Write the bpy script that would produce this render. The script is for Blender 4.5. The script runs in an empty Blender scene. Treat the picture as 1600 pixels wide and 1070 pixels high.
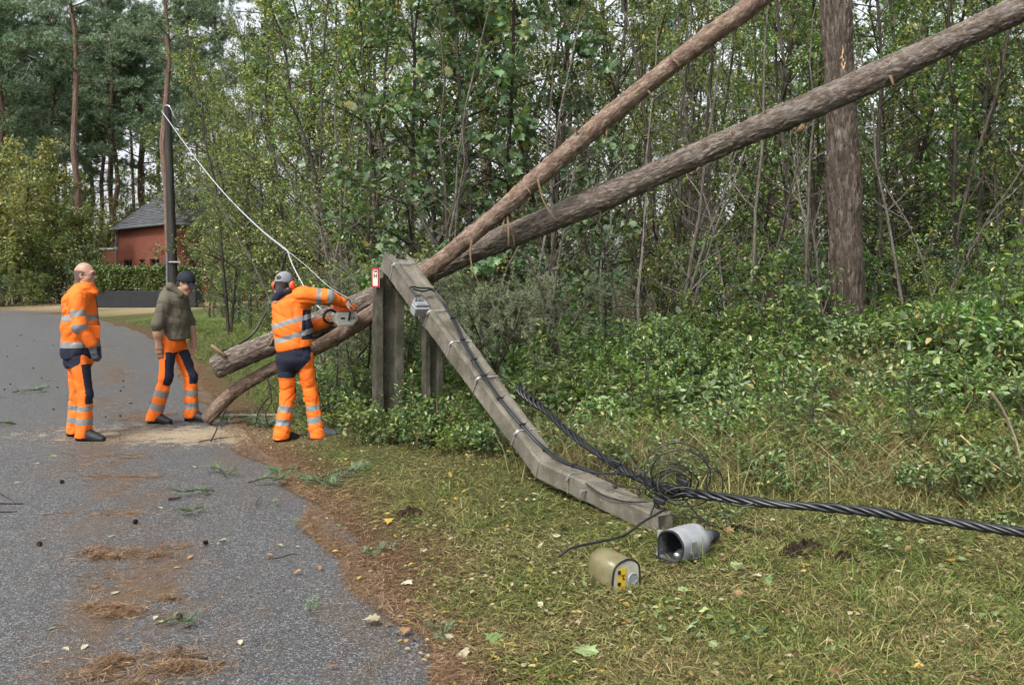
import bpy, math
import numpy as np
from mathutils import Vector, Matrix

# ------------------------------------------------------------------ camera
scene = bpy.context.scene
COL = scene.collection
F_PX, CX, HZ, EYE = 1350.0, 800.0, 430.0, 1.65      # photograph: focal length, centre and horizon in its pixels; eye height
cam_data = bpy.data.cameras.new('camera')
cam_data.sensor_width = 36.0
cam_data.lens = F_PX / 1600.0 * 36.0
cam_data.shift_y = -(535.0 - HZ) / 1600.0
cam_data.clip_start = 0.05
cam_data.clip_end = 2000.0
cam = bpy.data.objects.new('camera', cam_data)
cam.location = (0, 0, EYE)
cam.rotation_euler = (math.radians(90), 0, 0)
COL.objects.link(cam)
scene.camera = cam

# ------------------------------------------------------------------ sky, sun, exposure
SUN_EL, SUN_AZ = math.radians(52), math.radians(215)   # high, behind the camera's left shoulder, veiled by cloud
world = bpy.data.worlds.new('World')
scene.world = world
world.use_nodes = True
wn = world.node_tree
wn.nodes.clear()
w_out = wn.nodes.new('ShaderNodeOutputWorld')
w_bg = wn.nodes.new('ShaderNodeBackground')
w_sky = wn.nodes.new('ShaderNodeTexSky')
w_sky.sky_type = 'NISHITA'
w_sky.sun_disc = False
w_sky.sun_elevation = SUN_EL
w_sky.sun_rotation = SUN_AZ
w_sky.air_density = 1.0
w_sky.dust_density = 4.0
w_sky.ozone_density = 1.0
w_hsv = wn.nodes.new('ShaderNodeHueSaturation')
w_hsv.inputs['Saturation'].default_value = 0.22       # an overcast sky is nearly white
wn.links.new(w_sky.outputs[0], w_hsv.inputs['Color'])
wn.links.new(w_hsv.outputs[0], w_bg.inputs['Color'])
w_bg.inputs['Strength'].default_value = 0.14
wn.links.new(w_bg.outputs[0], w_out.inputs[0])
sun_data = bpy.data.lights.new('sun', 'SUN')
sun_data.energy = 1.5
sun_data.angle = math.radians(12)
sun_data.color = (1.0, 0.95, 0.88)
sun = bpy.data.objects.new('sun', sun_data)
sun_dir = Vector((math.sin(SUN_AZ) * math.cos(SUN_EL), math.cos(SUN_AZ) * math.cos(SUN_EL), math.sin(SUN_EL)))
sun.rotation_euler = (-sun_dir).to_track_quat('-Z', 'Y').to_euler()
sun.location = (-6, -6, 14)
COL.objects.link(sun)
scene.view_settings.view_transform = 'Standard'
scene.view_settings.look = 'None'
scene.view_settings.gamma = 1.0
scene.view_settings.use_curve_mapping = False
scene.view_settings.exposure = 1.15
scene.render.engine = 'CYCLES'
cy = scene.cycles
cy.max_bounces = 6
cy.diffuse_bounces = 4
cy.glossy_bounces = 2
cy.transmission_bounces = 4
cy.transparent_max_bounces = 4
cy.caustics_reflective = False
cy.caustics_refractive = False
cy.sample_clamp_indirect = 6.0
cy.use_adaptive_sampling = True
cy.adaptive_threshold = 0.035
cy.adaptive_min_samples = 24
cy.use_denoising = True
cy.denoiser = 'OPENIMAGEDENOISE'
cy.denoising_input_passes = 'RGB_ALBEDO_NORMAL'

# ------------------------------------------------------------------ helpers
PI = math.pi
def rng_(seed): return np.random.default_rng(seed)
def P(px, py, d):
    """the point at depth d (metres along the view) that the photograph shows at (px, py)"""
    return np.array([(px - CX) / F_PX * d, d, EYE - (py - HZ) / F_PX * d])
def ss(a, b, x):
    t = np.clip((np.asarray(x, float) - a) / (b - a), 0, 1)
    return t * t * (3 - 2 * t)
def nrm(v):
    v = np.asarray(v, float)
    return v / np.maximum(np.linalg.norm(v, axis=-1, keepdims=True), 1e-9)
def tag(o, label=None, cat=None, group=None, kind=None):
    if label: o['label'] = label
    if cat: o['category'] = cat
    if group: o['group'] = group
    if kind: o['kind'] = kind
    return o
def empty(name, loc=(0, 0, 0), rz=0.0, label=None, cat=None, group=None):
    o = bpy.data.objects.new(name, None)
    o.empty_display_size = 0.1
    o.location = loc
    o.rotation_euler = (0, 0, rz)
    COL.objects.link(o)
    return tag(o, label, cat, group)
def copy_tree(o, parent=None):
    c = o.copy()
    COL.objects.link(c)
    c.parent = parent
    for ch in list(o.children):
        copy_tree(ch, c)
    return c

class MB:
    """collects geometry for one mesh object"""
    def __init__(self):
        self.v, self.f, self.n, self.at = [], {}, 0, {}
    def add(self, V, faces, mi=0, **at):
        """V (n,3); faces: list of (m,k) index arrays; at: point attributes, scalar or array"""
        V = np.asarray(V, float).reshape(-1, 3)
        for fa in faces:
            fa = np.asarray(fa, int)
            if fa.size == 0: continue
            mm = np.full(len(fa), mi) if np.isscalar(mi) else np.asarray(mi)
            self.f.setdefault(fa.shape[1], []).append((fa + self.n, mm))
        for k, a in at.items():
            a = np.asarray(a, float)
            if k == 'tc':
                a = np.broadcast_to(a, (len(V), 3))
            else:
                a = np.broadcast_to(a, (len(V),))
            self.at.setdefault(k, []).append((self.n, a))
        self.v.append(V)
        self.n += len(V)
        return self
    def mesh(self, name, mats, smooth=False):
        me = bpy.data.meshes.new(name)
        V = np.concatenate(self.v) if self.v else np.zeros((0, 3))
        me.vertices.add(len(V))
        me.vertices.foreach_set('co', V.astype(np.float32).ravel())
        loops, starts, mi, pos = [], [], [], 0
        for k, lst in self.f.items():
            fa = np.concatenate([a for a, _ in lst])
            mi.append(np.concatenate([m for _, m in lst]))
            loops.append(fa.ravel())
            starts.append(pos + np.arange(len(fa)) * k)
            pos += fa.size
        if loops:
            loops = np.concatenate(loops); starts = np.concatenate(starts); mi = np.concatenate(mi)
            me.loops.add(len(loops))
            me.loops.foreach_set('vertex_index', loops.astype(np.int32))
            me.polygons.add(len(starts))
            me.polygons.foreach_set('loop_start', starts.astype(np.int32))
            me.polygons.foreach_set('material_index', mi.astype(np.int32))
            me.polygons.foreach_set('use_smooth', np.full(len(starts), smooth))
        for k, lst in self.at.items():
            if k == 'tc':
                a = np.zeros((len(V), 3), np.float32)
                for s, x in lst: a[s:s + len(x)] = x
                me.attributes.new('tc', 'FLOAT_VECTOR', 'POINT').data.foreach_set('vector', a.ravel())
            else:
                a = np.zeros(len(V), np.float32)
                for s, x in lst: a[s:s + len(x)] = x
                me.attributes.new(k, 'FLOAT', 'POINT').data.foreach_set('value', a)
        me.update(calc_edges=True)
        me.validate()
        for m in (mats if isinstance(mats, (list, tuple)) else [mats]):
            me.materials.append(m)
        return me
    def build(self, name, mats, parent=None, smooth=False):
        o = bpy.data.objects.new(name, self.mesh(name, mats, smooth))
        COL.objects.link(o)
        o.parent = parent
        return o
def link(name, me, parent=None):
    o = bpy.data.objects.new(name, me)
    COL.objects.link(o)
    o.parent = parent
    return o

def frames(pts):
    pts = np.asarray(pts, float)
    T = np.gradient(pts, axis=0)
    T = nrm(T)
    up = np.array([0, 0, 1.0]) if abs(T[0][2]) < 0.9 else np.array([1.0, 0, 0])
    A = np.zeros_like(T)
    a = np.cross(T[0], up); a /= np.linalg.norm(a)
    for i in range(len(T)):
        a = a - T[i] * np.dot(a, T[i])
        a = a / max(np.linalg.norm(a), 1e-9)
        A[i] = a
    B = np.cross(T, A)
    return T, A, B
def tube(mb, pts, radii, n=6, mi=0, cap=True, rnd=0.5, disp=None):
    pts = np.asarray(pts, float)
    m = len(pts)
    radii = np.broadcast_to(np.asarray(radii, float), (m,))
    T, A, B = frames(pts)
    th = np.linspace(0, 2 * PI, n, endpoint=False)
    c, s = np.cos(th), np.sin(th)
    sl = np.concatenate([[0], np.cumsum(np.linalg.norm(np.diff(pts, axis=0), axis=1))])
    R = np.repeat(radii[:, None], n, 1)
    if disp is not None:
        R = R + disp
    V = pts[:, None, :] + R[..., None] * (c[None, :, None] * A[:, None, :] + s[None, :, None] * B[:, None, :])
    tc = np.stack([radii[:, None] * c[None], radii[:, None] * s[None], np.repeat(sl[:, None], n, 1)], -1)
    i = np.arange(m - 1)[:, None] * n
    j = np.arange(n)[None]
    jn = (j + 1) % n
    q = np.stack([i + j, i + jn, i + n + jn, i + n + j], -1).reshape(-1, 4)
    V = V.reshape(-1, 3); tc = tc.reshape(-1, 3)
    fs = [q]
    if cap and n > 2:
        fs.append(np.arange(n)[::-1][None])
        fs.append(((m - 1) * n + np.arange(n))[None])
    r = np.asarray(rnd, float)
    if r.ndim: r = r.reshape(-1)
    mb.add(V, fs, mi, tc=tc, rnd=r)
    return mb
def spline(ctrl, n=12):
    """Catmull-Rom through the control points"""
    c = np.asarray(ctrl, float)
    c = np.vstack([2 * c[0] - c[1], c, 2 * c[-1] - c[-2]])
    out = []
    for i in range(1, len(c) - 2):
        t = np.linspace(0, 1, n, endpoint=False)[:, None]
        p0, p1, p2, p3 = c[i - 1], c[i], c[i + 1], c[i + 2]
        out.append(0.5 * ((2 * p1) + (-p0 + p2) * t + (2 * p0 - 5 * p1 + 4 * p2 - p3) * t ** 2 + (-p0 + 3 * p1 - 3 * p2 + p3) * t ** 3))
    out.append(c[-2][None])
    return np.concatenate(out)
BOXF = np.array([[0, 3, 2, 1], [4, 5, 6, 7], [0, 1, 5, 4], [1, 2, 6, 5], [2, 3, 7, 6], [3, 0, 4, 7]])
def box(mb, c, half, ax=None, mi=0, **at):
    """box at c with half extents along the axes ax (rows)"""
    ax = np.eye(3) if ax is None else np.asarray(ax, float)
    s = np.array([[-1, -1, -1], [1, -1, -1], [1, 1, -1], [-1, 1, -1], [-1, -1, 1], [1, -1, 1], [1, 1, 1], [-1, 1, 1]], float)
    mb.add(np.asarray(c, float) + (s * np.asarray(half, float)) @ ax, [BOXF], mi, **at)
    return mb
def cbox(mb, c, half, ax=None, ch=0.2, mi=0):
    """box with chamfered edges (cut by ch of the smallest half extent)"""
    ax = np.eye(3) if ax is None else np.asarray(ax, float)
    h = np.asarray(half, float); b = ch * h.min()
    secs = []
    for z, ins in ((-h[2], b), (-h[2] + b, 0), (h[2] - b, 0), (h[2], b)):
        x, y = h[0] - ins, h[1] - ins
        k = b
        secs.append([(x - k, -y, z), (x, -y + k, z), (x, y - k, z), (x - k, y, z), (-x + k, y, z), (-x, y - k, z), (-x, -y + k, z), (-x + k, -y, z)])
    S = np.array(secs)
    loft(mb, np.asarray(c, float) + S @ ax, mi)
    return mb
def loft(mb, S, mi=0, cap=True, closed=True, **at):
    """S (sections, n, 3)"""
    S = np.asarray(S, float)
    m, n = S.shape[:2]
    i = np.arange(m - 1)[:, None] * n
    j = np.arange(n if closed else n - 1)[None]
    jn = (j + 1) % n
    q = np.stack([i + j, i + jn, i + n + jn, i + n + j], -1).reshape(-1, 4)
    fs = [q]
    if cap:
        fs.append(np.arange(n)[::-1][None]); fs.append(((m - 1) * n + np.arange(n))[None])
    mb.add(S.reshape(-1, 3), fs, mi, **at)
    return mb

LEAF = {
    'diamond': (np.array([(0, 0, 0), (.45, .5, .12), (1, 0, 0), (.45, -.5, .12)], float), [np.array([[0, 2, 1], [0, 3, 2]])]),
    'ovate': (np.array([(0, 0, 0), (.28, .46, .10), (.68, .34, .05), (1, 0, -.08), (.68, -.34, .05), (.28, -.46, .10)], float), [np.array([[0, 3, 2, 1], [0, 5, 4, 3]])]),
    'lance': (np.array([(0, 0, 0), (.3, .5, .12), (.7, .36, .02), (1, 0, -.14), (.7, -.36, .02), (.3, -.5, .12), (.5, 0, -.04)], float), [np.array([[0, 6, 2, 1], [0, 5, 4, 6]]), np.array([[6, 3, 2], [6, 4, 3]])]),
    'needle': (np.array([(0, .5, 0), (0, -.5, 0), (1, 0, 0)], float), [np.array([[0, 1, 2]])]),
    'blade': (np.array([(0, .5, 0), (0, -.5, 0), (.55, -.42, .10), (.55, .42, .10), (1, 0, 0)], float), [np.array([[0, 1, 2, 3]]), np.array([[3, 2, 4]])]),
    'maple': (np.array([(0, 0, 0), (-.05, .12, 0), (-.02, .34, .03), (.16, .30, .02), (.28, .50, .08), (.44, .28, .03), (.62, .40, .06), (.66, .16, .02), (1, 0, -.05),
                        (.66, -.16, .02), (.62, -.40, .06), (.44, -.28, .03), (.28, -.50, .08), (.16, -.30, .02), (-.02, -.34, .03), (-.05, -.12, 0), (.38, 0, 0)], float),
              [np.array([[16, i + 1, i] for i in range(15)] + [[16, 0, 15]])]),
}
def leaves(mb, C, D, N, L, W, shape='diamond', rnd=None, mi=0, rng=None):
    """C base points, D directions, N rough normals, L lengths, W widths"""
    C = np.asarray(C, float); n = len(C)
    if n == 0: return mb
    D = nrm(np.broadcast_to(D, (n, 3))); S = np.cross(np.broadcast_to(N, (n, 3)), D)
    S = nrm(S + 1e-6); U = np.cross(D, S)
    L = np.broadcast_to(np.asarray(L, float), (n,)); W = np.broadcast_to(np.asarray(W, float), (n,))
    T, fs = LEAF[shape]
    k = len(T)
    V = C[:, None] + T[None, :, 0:1] * (L[:, None] * D)[:, None] + T[None, :, 1:2] * (W[:, None] * S)[:, None] + T[None, :, 2:3] * (L[:, None] * U)[:, None]
    off = (np.arange(n) * k)[:, None, None]
    r = (rng or rng_(1)).random(n) if rnd is None else np.broadcast_to(rnd, (n,))
    mb.add(V.reshape(-1, 3), [(f[None] + off).reshape(-1, f.shape[1]) for f in fs], mi, rnd=np.repeat(r, k))
    return mb
def rdir(rng, n, up=0.0):
    v = rng.normal(size=(n, 3)); v[:, 2] += up
    return nrm(v)

# ------------------------------------------------------------------ materials
class NT:
    def __init__(self, name):
        self.m = bpy.data.materials.new(name)
        self.m.use_nodes = True
        self.t = self.m.node_tree
        self.t.nodes.clear()
        self.out = self.n('ShaderNodeOutputMaterial')
    def n(self, typ, **kw):
        nd = self.t.nodes.new(typ)
        for k, v in kw.items():
            if k.startswith('i_'):
                nd.inputs[k[2:].replace('_', ' ')].default_value = v
            else:
                setattr(nd, k, v)
        return nd
    def l(self, a, b): self.t.links.new(a, b)
    def attr(self, name, out='Fac'):
        return self.n('ShaderNodeAttribute', attribute_name=name).outputs[out]
    def coord(self, out='Object'):
        return self.n('ShaderNodeTexCoord').outputs[out]
    def map(self, vec, scale):
        m = self.n('ShaderNodeMapping')
        m.inputs['Scale'].default_value = scale
        self.l(vec, m.inputs['Vector'])
        return m.outputs[0]
    def noise(self, vec, scale, detail=4, rough=0.55, dist=0.0):
        nd = self.n('ShaderNodeTexNoise')
        nd.inputs['Scale'].default_value = scale
        nd.inputs['Detail'].default_value = detail
        nd.inputs['Roughness'].default_value = rough
        nd.inputs['Distortion'].default_value = dist
        if vec is not None: self.l(vec, nd.inputs['Vector'])
        return nd.outputs['Fac']
    def voro(self, vec, scale, feature='F1', out='Distance', rand=1.0):
        nd = self.n('ShaderNodeTexVoronoi', feature=feature)
        nd.inputs['Scale'].default_value = scale
        nd.inputs['Randomness'].default_value = rand
        if vec is not None: self.l(vec, nd.inputs['Vector'])
        return nd.outputs[out]
    def ramp(self, fac, stops, interp='LINEAR'):
        nd = self.n('ShaderNodeValToRGB')
        cr = nd.color_ramp
        cr.interpolation = interp
        while len(cr.elements) > 1: cr.elements.remove(cr.elements[-1])
        for i, (p, c) in enumerate(stops):
            e = cr.elements[0] if i == 0 else cr.elements.new(p)
            e.position = p
            c = (c, c, c) if np.isscalar(c) else c
            e.color = (c[0], c[1], c[2], 1)
        self.l(fac, nd.inputs[0])
        return nd.outputs[0]
    def mix(self, fac, a, b, blend='MIX'):
        nd = self.n('ShaderNodeMix', data_type='RGBA', blend_type=blend)
        for sock, v in ((nd.inputs[0], fac), (nd.inputs[6], a), (nd.inputs[7], b)):
            if hasattr(v, 'is_linked') or hasattr(v, 'links'):
                self.l(v, sock)
            elif np.isscalar(v):
                sock.default_value = v if sock.type == 'VALUE' else (v, v, v, 1)
            else:
                sock.default_value = (v[0], v[1], v[2], 1)
        return nd.outputs[2]
    def math(self, op, a, b=None, c=None):
        nd = self.n('ShaderNodeMath', operation=op)
        for i, v in enumerate((a, b, c)):
            if v is None: continue
            if np.isscalar(v): nd.inputs[i].default_value = v
            else: self.l(v, nd.inputs[i])
        return nd.outputs[0]
    def bump(self, h, strength=0.5, dist=0.01, normal=None):
        nd = self.n('ShaderNodeBump')
        nd.inputs['Strength'].default_value = strength
        nd.inputs['Distance'].default_value = dist
        self.l(h, nd.inputs['Height'])
        if normal is not None: self.l(normal, nd.inputs['Normal'])
        return nd.outputs[0]
    def bsdf(self, color, rough=0.7, spec=0.4, metal=0.0, normal=None, **kw):
        b = self.n('ShaderNodeBsdfPrincipled')
        def put(sock, v):
            if v is None: return
            if hasattr(v, 'links'): self.l(v, sock)
            elif np.isscalar(v): sock.default_value = v
            else: sock.default_value = (v[0], v[1], v[2], 1)
        put(b.inputs['Base Color'], color)
        put(b.inputs['Roughness'], rough)
        put(b.inputs['Specular IOR Level'], spec)
        put(b.inputs['Metallic'], metal)
        if normal is not None: self.l(normal, b.inputs['Normal'])
        for k, v in kw.items(): put(b.inputs[k.replace('_', ' ')], v)
        return b.outputs[0]
    def done(self, shader):
        self.l(shader, self.out.inputs[0])
        return self.m

def mat_leaf(name, stops, transl=0.40, rough=0.36, spec=0.6, vary=0.25):
    t = NT(name)
    col = t.ramp(t.attr('rnd'), stops)
    oi = t.n('ShaderNodeObjectInfo').outputs['Random']
    hv = t.n('ShaderNodeHueSaturation')
    t.l(col, hv.inputs['Color'])
    t.l(t.math('MULTIPLY_ADD', oi, vary, 1 - vary / 2), hv.inputs['Value'])
    t.l(t.math('MULTIPLY_ADD', oi, 0.03, 0.485), hv.inputs['Hue'])
    b = t.bsdf(hv.outputs[0], rough, spec)
    tr = t.n('ShaderNodeBsdfTranslucent')
    t.l(t.mix(1.0, hv.outputs[0], (1.4, 1.45, 0.8), 'MULTIPLY'), tr.inputs['Color'])
    mx = t.n('ShaderNodeMixShader')
    mx.inputs[0].default_value = transl
    t.l(b, mx.inputs[1]); t.l(tr.outputs[0], mx.inputs[2])
    return t.done(mx.outputs[0])
def mat_plain(name, color, rough=0.6, spec=0.4, metal=0.0, grime=0.15, scale=20, bump=0.0):
    t = NT(name)
    n = t.noise(t.coord(), scale, 5)
    col = t.mix(t.ramp(n, [(0.3, 0.0), (0.75, 1.0)]), color, [c * (1 - grime * 2) for c in color])
    nr = t.bump(n, bump, 0.004) if bump else None
    return t.done(t.bsdf(col, rough, spec, metal, nr))
def mat_bark(name, cols, sc=14.0, stretch=0.22, bump=0.8, dist=0.012, rough=0.85, lichen=None):
    """bark over the tube coordinates: furrows run along the stem"""
    t = NT(name)
    v = t.map(t.attr('tc', 'Vector'), (1, 1, stretch))
    n1 = t.noise(v, sc, 6, 0.6, 0.6)
    n2 = t.noise(v, sc * 4, 4, 0.6)
    vo = t.voro(v, sc * 1.2, 'DISTANCE_TO_EDGE')
    base = t.ramp(t.math('ADD', t.math('MULTIPLY', n1, 0.78), t.math('MULTIPLY', t.attr('rnd'), 0.22)), [(0.3, cols[0]), (0.5, cols[1]), (0.7, cols[2])])
    base = t.mix(t.ramp(n2, [(0.5, 0.0), (0.62, 0.6)]), base, cols[0])
    base = t.mix(t.ramp(t.noise(v, sc * 9, 3, 0.6), [(0.55, 0.0), (0.66, 0.45)]), base, cols[2])
    if lichen is not None:
        ln = t.noise(t.attr('tc', 'Vector'), 3.0, 3)
        base = t.mix(t.ramp(ln, [(0.55, 0.0), (0.6, 0.3)]), base, lichen)
    h = t.math('ADD', t.math('MULTIPLY', t.ramp(vo, [(0.0, 0.0), (0.18, 1.0)]), 0.6), t.math('MULTIPLY', n1, 0.8))
    h = t.math('ADD', h, t.math('MULTIPLY', n2, 0.3))
    return t.done(t.bsdf(base, rough, 0.25, normal=t.bump(h, bump, dist)))
# ------------------------------------------------------------------ terrain and road
EDGE_Y = np.array([-40, -6, 2.0, 3.48, 5.3, 8.4, 13.1, 21.2, 26.2, 31.4, 37.0, 42.8, 46.0, 47.5])
EDGE_X = np.array([20, 3.4, 0.32, -0.28, -1.02, -2.55, -4.8, -8.75, -11.5, -15.0, -19.3, -25.4, -31.0, -60.0])
def road_edge(y): return np.interp(y, EDGE_Y, EDGE_X)
def side(x, y):
    """metres to the right of the road's right edge"""
    return (np.asarray(x, float) - road_edge(y)) * 0.88
def H(x, y):
    x = np.asarray(x, float); y = np.asarray(y, float)
    s = side(x, y)
    near = 1 - ss(14, 24, y)
    z = 0.07 * ss(0.25, 1.0, s) + 0.72 * ss(2.6, 7.8, s) * near + 0.25 * ss(3, 9, s) * (1 - near) * (1 - ss(26, 36, y))
    wob = 0.03 * np.sin(1.7 * x + 0.6 * y) * np.sin(1.3 * y - 0.4 * x) + 0.014 * np.sin(5.1 * x + 1.1) * np.sin(4.3 * y) + 0.009 * np.sin(11 * x - 3 * y) * np.sin(9 * y + 2 * x)
    z = z + wob * ss(0.25, 1.2, s)
    z = z - 0.05 * (1 - ss(-0.35, 0.02, s)) * ss(-4.6, -4.0, s)
    z = z + (0.05 + 0.04 * np.sin(0.9 * x) * np.sin(0.7 * y)) * (1 - ss(-5.2, -4.2, s))
    return z
def at_ground(px, d, dz=0.0):
    x = (px - CX) / F_PX * d
    return np.array([x, d, float(H(x, d)) + dz])

def m_ground():
    t = NT('forest_floor')
    g = t.coord('Generated'); o = t.coord('Object')
    s = t.attr('side')
    n = t.noise(o, 1.3, 5); n2 = t.noise(o, 14, 5, 0.65); n3 = t.noise(o, 60, 4, 0.7)
    litter = t.ramp(n3, [(0.35, (0.045, 0.028, 0.016)), (0.6, (0.115, 0.072, 0.038)), (0.8, (0.19, 0.125, 0.07))])
    grass = t.ramp(t.math('ADD', t.math('MULTIPLY', n2, 0.6), t.math('MULTIPLY', n3, 0.4)), [(0.36, (0.030, 0.028, 0.012)), (0.5, (0.062, 0.062, 0.022)), (0.66, (0.11, 0.105, 0.04))])
    floor = t.ramp(n3, [(0.35, (0.018, 0.014, 0.008)), (0.65, (0.06, 0.045, 0.022))])
    f1 = t.math('ADD', s, t.math('MULTIPLY', n, -0.9))
    c = t.mix(t.ramp(t.math('MULTIPLY_ADD', f1, 0.5, 0.35), [(0.25, 0.0), (0.42, 1.0)]), litter, grass)
    c = t.mix(t.ramp(t.math('MULTIPLY_ADD', f1, 0.1, 0.0), [(0.3, 0.0), (0.5, 1.0)]), c, floor)
    lawn = t.ramp(n2, [(0.35, (0.05, 0.075, 0.018)), (0.65, (0.12, 0.15, 0.04))])
    c = t.mix(t.attr('lawn'), c, lawn)
    sand = t.ramp(n3, [(0.35, (0.22, 0.165, 0.10)), (0.65, (0.36, 0.28, 0.18))])
    c = t.mix(t.attr('sand'), c, sand)
    h = t.math('ADD', n2, t.math('MULTIPLY', n3, 0.7))
    return t.done(t.bsdf(c, 0.95, 0.15, normal=t.bump(h, 0.9, 0.03)))
def grid_lines(a, b, fine_a, fine_b, step, grow=1.22):
    L = list(np.arange(fine_a, fine_b + 1e-6, step))
    s = step
    while L[-1] < b: s *= grow; L.append(L[-1] + s)
    s = step
    lo = [fine_a]
    while lo[-1] > a: s *= grow; lo.append(lo[-1] - s)
    return np.array(lo[:0:-1] + L)
gx = grid_lines(-420, 420, -9, 7, 0.10)
gy = grid_lines(-60, 620, 1.5, 14, 0.10)
GX, GY = np.meshgrid(gx, gy)
GZ = H(GX, GY)
nx, ny = len(gx), len(gy)
ii = np.arange(ny - 1)[:, None] * nx; jj = np.arange(nx - 1)[None]
gq = np.stack([ii + jj, ii + jj + 1, ii + nx + jj + 1, ii + nx + jj], -1).reshape(-1, 4)
S_ = side(GX, GY)
S_ = np.where(S_ < -3.9, -(S_ + 4.0), S_)
pxg = CX + GX / np.maximum(GY, 1) * F_PX
lawn = ss(1.6, 2.6, S_) * ss(15, 20, GY) * (1 - ss(36, 40, GY)) * (1 - ss(5.5, 7.5, S_)) + 0.85 * ss(.9, 1.7, S_) * ss(9, 11, GY) * (1 - ss(15, 20, GY)) * (1 - ss(3, 5, S_))
sandm = ss(0.8, 1.6, S_ + 0.3 * np.sin(GX)) * ss(36.5, 38.5, GY) * (1 - ss(58, 66, GY)) * (1 - ss(-15.5, -14, GX))
mb = MB(); mb.add(np.stack([GX, GY, GZ], -1).reshape(-1, 3), [gq], 0, side=S_.ravel(), lawn=np.clip(lawn, 0, 1).ravel(), sand=np.clip(sandm, 0, 1).ravel())
ground = tag(mb.build('ground', m_ground(), smooth=True), kind='structure')

def m_road():
    t = NT('asphalt')
    o = t.coord('Object')
    v = t.voro(o, 135, 'F1', 'Color')
    sep = t.n('ShaderNodeSeparateColor'); t.l(v, sep.inputs[0])
    st = t.ramp(sep.outputs[0], [(0.0, (0.018, 0.019, 0.020)), (0.5, (0.056, 0.058, 0.061)), (0.85, (0.125, 0.128, 0.13)), (1.0, (0.27, 0.265, 0.255))])
    big = t.noise(o, 0.8, 5, 0.6); mid = t.noise(o, 7, 5, 0.65)
    c = t.mix(t.ramp(big, [(0.35, 0.0), (0.7, 0.42)]), st, (0.078, 0.079, 0.083))
    c = t.mix(t.ramp(mid, [(0.5, 0.0), (0.75, 0.30)]), c, (0.036, 0.034, 0.032))
    # sawdust strewn under the logs
    mp = t.n('ShaderNodeMapping', vector_type='TEXTURE')
    mp.inputs['Location'].default_value = (-3.35, 8.85, 0); mp.inputs['Scale'].default_value = (1.9, 0.7, 1)
    t.l(o, mp.inputs['Vector'])
    ln = t.n('ShaderNodeVectorMath', operation='LENGTH'); t.l(mp.outputs[0], ln.inputs[0])
    dust = t.math('SUBTRACT', t.math('MULTIPLY_ADD', ln.outputs['Value'], -1.0, 1.0), t.math('MULTIPLY', t.math('SUBTRACT', mid, 0.42), 2.6))
    c = t.mix(t.ramp(dust, [(0.0, 0.0), (0.5, 0.78)]), c, (0.36, 0.295, 0.205))
    # brown needle dust gathered along the crown and the edges
    nd = t.noise(t.map(o, (1, 0.35, 1)), 2.2, 6, 0.7)
    strip = t.attr('litter')
    c = t.mix(t.math('MULTIPLY', t.ramp(nd, [(0.48, 0.0), (0.62, 0.75)]), strip), c, (0.10, 0.058, 0.027))
    h = t.math('ADD', t.voro(o, 150, 'F1'), t.math('MULTIPLY', t.noise(o, 260, 2), 0.5))
    return t.done(t.bsdf(c, 0.72, 0.35, normal=t.bump(h, 0.75, 0.006)))
yy = np.concatenate([np.linspace(-6, 13, 96), np.linspace(13.5, 42.8, 50), np.linspace(43.2, 47.0, 8)])
E = np.stack([road_edge(yy), yy], -1)
k3 = np.array([1, 2, 3, 2, 1.0]); k3 /= k3.sum()
Es = E.copy(); Es[2:-2, 0] = np.convolve(E[:, 0], k3, 'valid')
tan = nrm(np.gradient(Es, axis=0)); nl = np.stack([-tan[:, 1], tan[:, 0]], -1)
us = np.linspace(0, 1, 15)
rv, lit = [], []
for i in range(len(Es)):
    r = rng_(500 + i)
    jr = 0.03 * math.sin(yy[i] * 3.1) + 0.02 * math.sin(yy[i] * 8.7 + 1)
    for u in us:
        off = -0.06 + jr * (u == 0) + u * 3.75 + 0.06 * math.sin(yy[i] * 2.3) * (u == 1)
        p = Es[i] + nl[i] * off
        rv.append((p[0], p[1], 0.028 * (1 - (2 * u - 1) ** 2)))
        lit.append(min(1.0, math.exp(-((u - 0.32) / 0.10) ** 2) + math.exp(-(u / 0.09) ** 2) + math.exp(-((1 - u) / 0.09) ** 2) + 0.12))
n = len(us); m = len(Es)
ii = np.arange(m - 1)[:, None] * n; jj = np.arange(n - 1)[None]
rq = np.stack([ii + jj, ii + n + jj, ii + n + jj + 1, ii + jj + 1], -1).reshape(-1, 4)
mb = MB(); mb.add(rv, [rq], 0, litter=np.array(lit))
road = tag(mb.build('road', m_road(), smooth=True), kind='structure')
def road_pt(u, y):
    """a point on the road surface: u from the right edge (0) to the left (1)"""
    i = np.interp(y, yy, np.arange(len(yy)))
    a = np.array([np.interp(y, yy, Es[:, 0]), y]); nn = nl[int(round(float(i)))]
    p = a + nn * (-0.06 + u * 3.75)
    return np.array([p[0], p[1], 0.028 * (1 - (2 * u - 1) ** 2)])

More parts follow.
